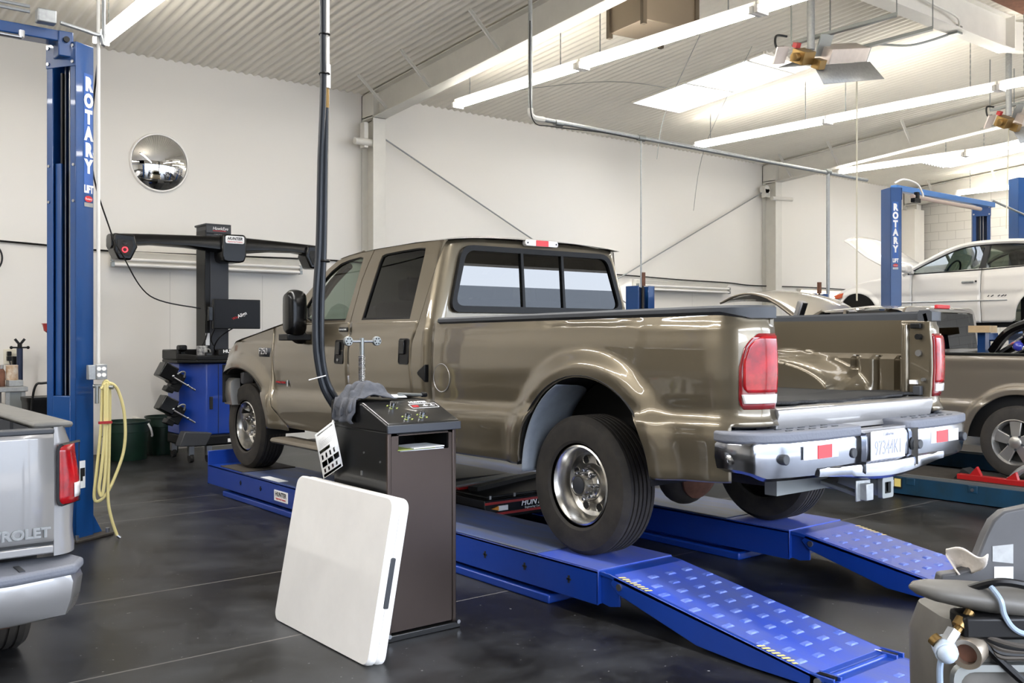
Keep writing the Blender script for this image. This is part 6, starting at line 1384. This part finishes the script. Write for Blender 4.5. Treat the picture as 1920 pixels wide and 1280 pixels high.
text('lettering', 'CHEVROLET', .050, (.937, 3.9655, .666), (1, 0, 0), (0, 0, 1), A['grey_steel'], tg, .002, align='RIGHT', sx=1.12, bold=.0022); text('lettering', 'CHEVROLET', .050, (.937, 3.9625, .666), (1, 0, 0), (0, 0, 1), SM, tg, .001, align='RIGHT', sx=1.12, bold=-.0004)
k = M(); k.bx(cx - .74, cx + .74, 4.04, 5.93, .62, .66); k.build('bed_floor', A['trim'], t); M().bx(cx - .74, cx + .74, 5.9, 5.94, .62, 1.07).build('bed_front_wall', A['trim'], t)
k = M(); rings = []
for x, y in ((-.845, 4.12), (-.86, 4.0), (-.80, 3.90), (-.6, 3.85), (0, 3.835), (.6, 3.85), (.80, 3.90), (.86, 4.0), (.845, 4.12)):
    d = V((x * .05, -1, 0)) if abs(x) < .7 else V((math.copysign(.8, x), -.6, 0)); d.normalize(); c = V((cx + x, y, 0)); f = 1 if abs(x) < .7 else .5
    rings.append([c + d * a + V((0, 0, z)) for a, z in ((-.06, .53), (0, .53), (.012, .50), (.004 * f, .43), (-.035 * f, .375), (-.07, .36))])
k.loft(rings); bu = k.build('rear_bumper', SM, t, ang=40)
k = M(); k.prism([(cx + a, b) for a, b in ((-.85, 4.1), (-.875, 4.0), (-.82, 3.885), (-.6, 3.832), (0, 3.815), (.6, 3.832), (.82, 3.885), (.875, 4.0), (.85, 4.1))], 'xy', .525, .565); pd = k.build('step_pad', A['pad'], bu, bevel=.014, seg=3)
for x in (-.4, .4, .63): M().bx(cx + x - .01, cx + x + .01, 3.87, 3.97, .563, .569).build('pad_rib', A['trim'], pd)
M().bx(cx - .7, cx + .7, 4.0, 8.4, .36, .42).build('underbody', A['under'], t); M().cyl((cx + .35, 4.02, .36), (cx + .62, 4.05, .352), .03).build('tail_pipe', A['rust'], t)
k = M(); k.loft([[V((cx - h, y0, z)), V((cx + h, y0, z)), V((cx + h * .96, y1, z)), V((cx - h * .96, y1, z))] for z, h, y0, y1 in ((1.05, .80, 5.97, 7.6), (1.1, .78, 5.98, 7.35), (1.5, .68, 6.08, 6.75), (1.56, .60, 6.2, 6.65))]); k.build('cab', SM, t, bevel=.03)
M().add([(cx - .66, 5.985, 1.13), (cx + .66, 5.985, 1.13), (cx + .6, 6.07, 1.46), (cx - .6, 6.07, 1.46)], [(0, 1, 2, 3)]).build('back_window', A['glass_dark'], t)
k = M(); k.grid(lambda u, v: (cx + .82 * math.sin((u - .5) * PI), 7.1 + 1.45 * v, lerp([(0, 1.1), (.8, 1.0), (1, .93)], v) + .05 * (1 - abs(2 * u - 1) ** 3)), 16, 8); k.build('bonnet', SM, t); M().bx(cx - .8, cx + .8, 8.4, 8.6, .4, .95).build('front_end', A['trim'], t, bevel=.05)
# ---------------------------------------------------------------- tan pickup on the teal lift
cx = 9.56; HB = .80; TP_ = A['tan_paint']; t = thing('pickup_truck', 'tan extended-cab pickup with open bonnet on the teal lift at the right', 'pickup truck', (cx, 5, .17)); tan = t
ars = ((3.86, .45, .44, .46), (7.05, .45, .44, .46))
def ht(y, z):
    h = HB + interp([(.4, -.02), (.6, .0), (.78, .012), (.84, -.006), (1.1, .0), (1.2, .006), (1.25, -.006)], z); f = 0
    for yc, a, z0, b in ars: e = math.hypot((y - yc) / a, max(0, z - z0) / b); q = max(0, min(1, (1.22 - e) / .12)); f = max(f, q * q * (3 - 2 * q))
    return h + .04 * f - (.3 * (y - 7.5) ** 2 if y > 7.5 else 0)
for s in (-1, 1):
    side_skin(t, 'bed_side', TP_, cx, ht, many_stations(2.72, 4.93, ars), lambda y: arch_z(y, ars, .50), lambda y: 1.245, s, 34)
    side_skin(t, 'cab_side', TP_, cx, ht, many_stations(4.96, 8.0, ars), lambda y: arch_z(y, ars, .46), lambda y: lerp([(4.96, 1.27), (6.5, 1.22), (8, 1.08)], y), s, 30)
    k = M(); k.bx(cx + s * (HB - .07), cx + s * (HB + .006), 2.75, 4.92, 1.238, 1.262); k.build('rail_cap', A['black_plastic'], t, bevel=.006)
    M().bx(cx + s * .70, cx + s * .72, 2.75, 4.9, .75, 1.24).build('bed_inner_wall', TP_, t)
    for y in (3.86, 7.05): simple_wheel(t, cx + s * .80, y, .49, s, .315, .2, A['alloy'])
    M().bx(cx + s * .35, cx + s * .76, 3.38, 4.34, .5, .92).build('wheel_liner', A['under'], t); M().bx(cx + s * .35, cx + s * .76, 6.56, 7.54, .5, .92).build('wheel_liner', A['under'], t)
    # greenhouse side: pillars and dark glass
    k = M(); k.prism([(6.55, 1.24), (5.02, 1.27), (5.06, 1.62), (5.2, 1.66), (5.9, 1.65)], 'yz', cx + s * .70, cx + s * .715); k.build('side_window', A['glass_dark'], t)
    M().tube([(cx + s * .77, 6.6, 1.23), (cx + s * .72, 6.2, 1.5), (cx + s * .68, 5.9, 1.66)], .03, 8).build('windscreen_pillar', TP_, t)
    M().bar((cx + s * .765, 5.62, 1.25), (cx + s * .70, 5.62, 1.67), .05, .03, (0, 1, 0)).build('door_pillar', TP_, t)
k = M(); rings = []
def tanroof(u, v):
    y = 4.99 + v * 1.0; q = u * 2 - 1; e = math.sin(q * PI / 2); return (cx + .715 * e, y - (.02 * (1 - e * e) if v < .1 else 0), lerp([(0, 1.645), (.08, 1.675), (.5, 1.69), (1, 1.655)], v) + .04 * (1 - abs(e) ** 3))
k.grid(tanroof, 26, 16); k.build('roof', TP_, t, ang=60)
M().bx(cx - .13, cx + .13, 4.955, 4.99, 1.685, 1.725).build('brake_light', A['red_tape'], t, bevel=.008)
k = M(); k.ring(trap(1.18, 1.70, .795, .70, .1), trap(1.285, 1.645, .715, .64, .07), lambda p, d: (cx + p[0], 4.955 + (p[1] - 1.25) * .08 + d, p[1]), .03); k.build('cab_back', TP_, t, bevel=.01)
M().add([(cx - .71, 4.955, 1.28), (cx + .71, 4.955, 1.28), (cx + .645, 4.98, 1.64), (cx - .645, 4.98, 1.64)], [(0, 1, 2, 3)]).build('back_window', A['glass_dark'], t)
M().bx(cx - .78, cx + .78, 4.94, 4.97, .6, 1.2).build('cab_back_lower', TP_, t); M().bx(cx - .72, cx + .72, 2.75, 4.93, .72, .75).build('bed_floor', A['trim'], t); M().bx(cx - .76, cx + .76, 2.70, 2.75, .72, 1.24).build('tailgate', TP_, t, bevel=.01)
M().bx(cx - .72, cx + .72, 5.0, 7.9, .5, .6).build('underbody', A['under'], t); M().bx(cx - .7, cx + .7, 6.5, 7.9, .6, 1.0).build('engine_bay', A['under'], t); M().bx(cx - .75, cx + .75, 7.92, 8.05, .5, 1.0).build('front_end', TP_, t, bevel=.04)
for dx in (-.35, .35): k = M(); k.box((cx + dx, 5.55, 1.0), (.45, .5, .2)); k.box((cx + dx, 5.3, 1.25), (.45, .14, .55)); k.build('seat', A['dash'], t, bevel=.04)
def tanhood(u, v):
    q = u * 2 - 1; y = 6.1 + 1.15 * v; z = lerp([(0, 1.50), (.15, 1.635), (.3, 1.75), (.45, 1.84), (.6, 1.885), (.72, 1.89), (.85, 1.86), (1, 1.79)], v)
    return (cx + .70 * q, y + .05 * (1 - q * q) * v, z + .05 * (1 - q * q))
M().grid(tanhood, 18, 16).build('bonnet', TP_, t, solid=.02, ang=60); M().cyl((cx - .5, 7.2, 1.05), (cx - .45, 7.15, 1.6), .01, n=8).build('bonnet_prop', A['steel'], t)
M().bar((cx - .78, 6.1, 1.30), (cx - .93, 6.02, 1.62), .05, .05).build('mirror_arm', A['black_plastic'], t); M().box((cx - .94, 6.0, 1.68), (.10, .07, .19), Matrix.Rotation(.35, 3, 'X')).build('door_mirror', A['silver_paint'], t, bevel=.02); M().box((cx - .94, 5.965, 1.68), (.07, .02, .15), Matrix.Rotation(.35, 3, 'X')).build('mirror_face', A['black_plastic'], t)
# dismantled black front-end parts and a board lying across the tan pickup's bed
t = thing('car_parts_pile', 'glossy black dismantled car front piece with chrome struts in the tan pickup bed', 'car part', (9.7, 4.1, .76)); random.seed(11)
k = M(); k.prism([(3.3, .76), (4.5, .76), (4.62, 1.15), (4.5, 1.32), (4.3, 1.42), (4.0, 1.58), (3.5, 1.66), (3.2, 1.3)], 'yz', 9.9, 10.2); k.build('panel', A['black_gloss'], t, bevel=.05, seg=3)
k = M()
for a, b in (((9.86, 4.6, 1.2), (9.84, 3.8, 1.64)), ((9.84, 4.55, 1.16), (9.82, 3.9, 1.38)), ((9.84, 4.3, 1.42), (9.82, 3.9, 1.2)), ((9.84, 4.4, 1.3), (9.8, 4.0, 1.16))): k.tube(spline([a, (a[0], (a[1] + b[1]) / 2, (a[2] + b[2]) / 2 + .04), b], 6), .022, 8)
k.build('strut', A['chrome'], t); M().tube(spline([(9.88, 4.62, 1.25), (9.86, 4.45, 1.45), (9.88, 4.2, 1.56), (9.9, 3.9, 1.68)], 6), .05, 8).build('moulding', A['black_gloss'], t); M().ball((9.84, 4.35, 1.31), .05, 8).build('lamp', mat('blue_purple_lens', '#3a3fa8', .1, coat=1), t)
for i in range(3): M().bar((9.82, 4.25 - .16 * i, 1.18), (9.82, 4.15 - .16 * i, 1.34), .02, .02).build('grille_bar', A['galv'], t)
o = M().box((9.95, 4.75, 1.48), (.3, .2, .07), rotz(.2)).build('wood_board', A['wood']); tag(o, 'pale wooden block on a stand below the white coupe', 'board')
t = thing('jack_stand', 'blue stand post holding the pale wooden block', 'stand', (9.96, 4.75, .752)); M().bx(9.92, 10.0, 4.71, 4.79, .76, 1.445).build('post', A['blue'], t); M().bx(9.84, 10.08, 4.63, 4.87, .752, .775).build('foot', A['blue'], t)
# ---------------------------------------------------------------- white coupe raised on the lift
cx = 14.12; WP = A['white_paint']; A['glass_coupe'] = glassmat('smoked_green_glass', '#8f9a90', .03); t = thing('coupe', 'white two-door coupe with open bonnet raised high on the blue lift', 'car', (cx, 6.4, 1.45)); cp_ = t
ars = ((8.22, .37, 1.62, .42), (5.53, .37, 1.62, .42))
def hc(y, z):
    h = interp([(1.5, .78), (1.62, .85), (1.85, .875), (1.98, .865), (2.02, .875), (2.2, .865), (2.35, .83)], z); f = 0
    for yc, a, z0, b in ars: e = math.hypot((y - yc) / a, max(0, z - z0) / b); q = max(0, min(1, (1.2 - e) / .15)); f = max(f, q)
    return h + .015 * f - (.45 * (y - 8.2) ** 2 if y > 8.2 else 0) - (.3 * (4.8 - y) ** 2 if y < 4.8 else 0)
topc = lambda y: lerp([(4.1, 2.2), (4.5, 2.32), (5.6, 2.345), (6.3, 2.325), (7.0, 2.305), (7.5, 2.30), (7.95, 2.235), (8.3, 2.16), (8.6, 2.05), (8.78, 1.9)], y)
for s in (-1, 1):
    bot = lambda y: arch_z(y, ars, lerp([(4.1, 1.72), (4.6, 1.6), (8.0, 1.57), (8.5, 1.62), (8.78, 1.7)], y))
    side_skin(t, 'front_wing', WP, cx, hc, many_stations(7.35, 8.78, ars), bot, topc, s); side_skin(t, 'door', WP, cx, hc, stations(6.36, 7.34, None, .05), bot, topc, s); side_skin(t, 'rear_quarter', WP, cx, hc, many_stations(4.1, 6.35, ars), bot, topc, s)
    W1 = [(7.40, 2.295), (7.2, 2.41), (6.95, 2.54), (6.66, 2.628), (6.38, 2.645), (6.385, 2.315)]; W2 = [(6.31, 2.31), (6.305, 2.645), (6.0, 2.63), (5.6, 2.56), (5.3, 2.45), (5.22, 2.36)]
    gh = lambda y, z: (cx + s * (.84 - .42 * (z - 2.3)), y, z)
    for W_ in (W1, W2): M().poly([gh(*p) for p in W_]).build('side_window', A['glass_coupe'], t)
    k = M(); k.tube(spline([gh(7.5, 2.29), gh(7.1, 2.50), gh(6.7, 2.655), gh(6.3, 2.685), gh(5.8, 2.66), gh(5.3, 2.53), gh(4.75, 2.33)], 8), .034, 8); k.build('roof_rail', WP, t)
    k = M(); k.tube(spline([gh(7.42, 2.30), gh(7.1, 2.46), gh(6.7, 2.622), gh(6.3, 2.652), gh(5.8, 2.62), gh(5.4, 2.50), gh(5.2, 2.37)], 8), .012, 6); k.add([gh(6.40, 2.31), gh(6.29, 2.31), gh(6.285, 2.65), gh(6.37, 2.65)], [(0, 1, 2, 3)]); k.build('window_trim', A['black_plastic'], t)
    M().tube([gh(7.42, 2.292), gh(6.35, 2.308), gh(5.2, 2.352)], .01, 6).build('belt_moulding', A['black_plastic'], t)
    M().box((cx + s * .99, 7.36, 2.36), (.16, .10, .11)).build('door_mirror', WP, t, bevel=.03); M().bar((cx + s * .85, 7.35, 2.31), (cx + s * .95, 7.36, 2.34), .06, .04).build('mirror_foot', WP, t)
    M().box((cx + s * (hc(6.5, 2.14) + .01), 6.53, 2.145), (.02, .17, .035)).build('door_handle', A['galv'], t, bevel=.01); M().box((cx + s * (hc(6.4, 2.14) + .004), 6.42, 2.15), (.01, .025, .025)).build('lock', A['ink'], t)
    M().prism([(8.46, 2.06), (8.64, 2.02), (8.6, 1.965), (8.5, 1.98)], 'yz', cx + s * (hc(8.55, 2.0) - .03), cx + s * (hc(8.5, 2.0) + .012)).build('turn_lamp', A['amber'], t, bevel=.006)
    M().tube([(cx + s * (hc(y, 1.9) + .006), y, 1.885) for y in (7.8, 7.35, 6.9, 6.4, 6.0)], .008, 6).build('side_moulding', A['galv'], t)
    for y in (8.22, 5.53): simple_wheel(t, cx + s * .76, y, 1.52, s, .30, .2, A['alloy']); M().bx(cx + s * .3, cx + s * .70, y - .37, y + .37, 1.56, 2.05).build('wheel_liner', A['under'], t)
    M().prism([(6.75, 1.80), (6.55, 1.80), (6.62, 1.69)], 'yz', cx + s * (hc(6.6, 1.75) + .004), cx + s * (hc(6.6, 1.75) - .01)).build('side_vent', A['galv'], t)
    if s < 0:
        k = M()
        for i, w_ in enumerate((.02, .035, .0, .03, .04, .025)):
            if w_: k.bar((cx + s * (hc(6.0, 1.95) + .004), 6.26 - .045 * i, 1.935), (cx + s * (hc(6.0, 1.95) + .004), 6.26 - .045 * i - w_, 1.955), .004, .012)
        k.build('emblem_script', A['trim'], t)
def croof(u, v):
    y = 4.75 + v * 2.0; q = u * 2 - 1; e = math.sin(q * PI / 2); z = lerp([(4.75, 2.34), (5.3, 2.53), (5.8, 2.66), (6.3, 2.69), (6.75, 2.645)], y); h = .84 - .42 * (z - 2.3)
    return (cx + h * e, y, z + .04 * (1 - abs(e) ** 3))
M().grid(croof, 24, 20).build('roof', WP, t, ang=60)
M().grid(lambda u, v: (cx + (u * 2 - 1) * (.80 - .1 * v), 7.5 - .78 * v + .08 * (1 - (u * 2 - 1) ** 2), 2.30 + .35 * v), 10, 6).build('windscreen', A['glass_green'], t)
def chood(u, v):
    q = u * 2 - 1; return (cx + (.76 - .08 * v) * q, 7.42 + 1.14 * v + .06 * (1 - q * q) * v, interp([(-.3, 2.27), (0, 2.31), (.45, 2.46), (.8, 2.71), (1, 2.86)], v) if False else lerp([(0, 2.31), (.2, 2.36), (.45, 2.455), (.65, 2.58), (.8, 2.70), (.92, 2.81), (1, 2.86)], v) + .10 * (1 - q * q))
M().grid(chood, 18, 16).build('bonnet', WP, t, solid=.02, ang=60); M().cyl((cx - .7, 7.9, 2.2), (cx - .7, 7.75, 2.52), .01, n=8).build('bonnet_prop', A['ink'], t)
M().bx(cx - .70, cx + .70, 8.55, 8.8, 1.68, 1.95).build('front_bumper', WP, t, bevel=.06, seg=3); M().bx(cx - .74, cx + .74, 4.05, 4.25, 1.72, 2.3).build('rear_bumper', WP, t, bevel=.06, seg=3); M().grid(lambda u, v: (cx + .8 * math.sin((u - .5) * PI), 4.15 + .7 * v, 2.31 + .03 * v), 10, 4).build('boot_lid', WP, t)
M().bx(cx - .74, cx + .74, 4.4, 8.6, 1.53, 1.6).build('underbody', A['under'], t); M().bx(cx - .72, cx + .72, 7.5, 8.55, 1.6, 2.1).build('engine_bay', A['under'], t); M().bx(cx - .74, cx + .74, 7.1, 7.45, 2.05, 2.31).build('dashboard', A['dash'], t, bevel=.03)
M().tube([V((cx - .36, 7.0, 2.33)) + Matrix.Rotation(math.radians(25), 3, 'X') @ V((.17 * math.cos(a), 0, .17 * math.sin(a))) for a in [2 * PI * i / 24 for i in range(24)]], .014, 6, True).build('steering_wheel', A['dash'], t); M().box((cx, 6.75, 2.56), (.24, .04, .07)).build('interior_mirror', A['black_plastic'], t, bevel=.01)
for dx in (-.36, .36): k = M(); k.box((cx + dx, 6.35, 2.1), (.46, .5, .16)); k.box((cx + dx, 6.02, 2.32), (.44, .12, .5), Matrix.Rotation(-.25, 3, 'X')); k.build('seat', A['dash'], t, bevel=.04)
# ---------------------------------------------------------------- grey shop machine close to the camera, lower right
t = thing('shop_machine', 'grey shop machine with hoses, brass fitting and long tapered arm in the lower right corner', 'machine', (2.25, 1.0, 0)); mc = t; G = A['grey_mach']
E1 = V((.7808, -.6248, 0)); E2 = V((.6248, .7808, 0)); O_ = V((2.029, 1.13, 0))
def L(a, b, z): return O_ + E1 * a + E2 * b + V((0, 0, z))
def ell(a, b, z, ry, rz, n=20): return [L(a, b + ry * math.cos(2 * PI * i / n), z + rz * math.sin(2 * PI * i / n) * (1 if math.sin(2 * PI * i / n) > 0 else 1.15)) for i in range(n)]
k = M(); k.loft([ell(0, 0, .872, .006, .004), ell(.015, 0, .871, .028, .013), ell(.05, 0, .866, .05, .02), ell(.12, .0, .857, .062, .026), ell(.2, .0, .846, .066, .032), ell(.3, 0, .832, .07, .036), ell(.45, 0, .815, .07, .04)]); k.build('tapered_arm', G, t, ang=60)
k = M(); k.prism([(0, 0), (0, 0)], 'xy', 0, 0) if False else None
F = [(.11, .852), (.115, .875), (.15, .879), (.178, .888), (.2, .92), (.218, .965), (.235, .998), (.26, 1.02), (.45, 1.06), (.45, .83)]
k = M(); n = len(F); k.add([L(a, .10, z) for a, z in F] + [L(a, .135, z) for a, z in F], [tuple(range(n)), tuple(reversed(range(n, 2 * n)))] + [(i, n + i, n + (i + 1) % n, (i + 1) % n) for i in range(n)]); fin = k.build('upright_fin', mat('grey_fin', '#4d4d4f', .45, noise=.15, nscale=6), t, bevel=.006)
k = M(); k.add([L(.232, .0985, .94), L(.28, .0985, .945), L(.28, .0985, .90), L(.232, .0985, .905)], [(0, 1, 2, 3)]); k.build('decal', A['galv'], fin); k = M(); k.add([L(.236, .0985, .893), L(.28, .0985, .893), L(.28, .0985, .85), L(.236, .0985, .853)], [(0, 1, 2, 3)]); k.build('decal', A['paper'], fin)
k = M(); k.loft([[L(.19 + a * f, .08 + b * f, z) for a, b in rr(.26, .24, .06, 4)] for z, f in ((0.0, 1.15), (.04, 1.15), (.06, .9), (.5, .9), (.60, .98), (.74, 1.0), (.80, .86))]); k.build('body', G, t, ang=50)
k = M(); k.ring(rr(.2, .24, .03, 4, .17, .6), rr(.17, .21, .03, 4, .17, .6), lambda p, d: L(p[0], -.062 + d, p[1]), .02); k.build('panel_frame', A['grey_steel'], t); M().cyl(L(.20, -.07, .63), L(.20, -.05, .63), .02, n=16).build('panel_knob', A['cast'], t)
# brass elbow, pale cap, steel bore
M().tube(spline([L(.115, -.04, .83), L(.09, -.05, .80), L(.06, -.06, .775)], 6), .01, 10).build('brass_elbow', A['brass'], t); M().cyl(L(.075, -.052, .79), L(.055, -.062, .768), .016, n=6).build('hex_nut', A['galv'], t); M().cyl(L(.098, -.045, .812), L(.086, -.05, .798), .0165, n=12).build('brass_collar', A['brass'], t)
k = M(); k.cyl(L(.055, -.04, .758), L(.045, -.085, .752), .024, n=12); k.ball(L(.044, -.088, .752), .02, 8); k.build('plastic_cap', mat('pale_blue_cap', '#b9c6d6', .35), t, bevel=.002)
M().cyl(L(.03, -.05, .775), L(.036, -.06, .768), .014).build('brass_nut', A['brass'], t)
c0, c1 = L(.09, -.075, .747), L(.155, .0, .757); d = (c1 - c0).normalized(); bo = M().lathe([(.0, .02), (.021, .02), (.022, .0), (.032, -.002), (.034, .004), (.034, .1)], c0, d, 28).build('steel_cylinder', mat('worn_steel', '#a89c8c', .35, .8), t); M().lathe([(.0, .012), (.021, .012)], c0, d, 24).build('rusty_bore', A['rust'], bo)
H = A['black_plastic']
for i, P in enumerate(([L(.155, -.05, .885), L(.165, -.072, .862), L(.172, -.076, .83), L(.195, -.075, .80), L(.24, -.07, .785), L(.34, -.06, .77)], [L(.11, -.045, .80), L(.15, -.06, .75), L(.2, -.07, .70), L(.25, -.07, .66), L(.34, -.06, .6)], [L(.05, -.05, .735), L(.045, -.05, .70), L(.05, -.05, .6), L(.06, -.05, .45)], [L(.115, -.02, .87), L(.17, -.05, .895), L(.24, -.05, .885), L(.34, -.02, .85)])):
    M().tube(spline(P, 8), (.006, .009, .007, .009)[i], 8).build('hose', (mat('clear_blue_hose', '#93a3b8', .2), H, bpy.data.materials['clear_blue_hose'] if i else None, H)[i], t)
for i in range(5): M().tube(spline([L(.10 + .015 * i, -.05, .80 - .004 * i), L(.16, -.068, .775 - .008 * i), L(.23, -.07, .762 - .006 * i), L(.34, -.06, .77 - .012 * i)], 7), .006, 7).build('cable', H if i % 2 else A['cast'], t)
k = M(); k.box(L(.17, -.03, .80), (.16, .08, .05), rotz(-.675)); k.build('bracket', A['black_plastic'], t, bevel=.008); k = M(); k.add([L(.018, .0, .84), L(.018, .02, .84), L(.03, .02, .7), L(.035, 0, .7)], [(0, 1, 2, 3)])
M().cyl(L(.25, -.068, .62), L(.275, -.072, .612), .008).build('red_fitting', A['red'], t)
# tissue stuffed on the machine
k = M(); random.seed(2)
k.grid(lambda u, v: L(.14 + .055 * u * (1 - .45 * (1 - v)) + .014 * (1 - v), .09 + .05 * math.sin(3 * u + 2 * v), .877 + .052 * v + .006 * math.sin(9 * u + 5 * v) * v), 14, 12); o = k.build('tissue', mat('tissue', '#e4dcd3', .9, bump=.3, bscale=60), solid=.004, ang=80); tag(o, 'crumpled pinkish-white tissue tucked on the grey machine', 'tissue')
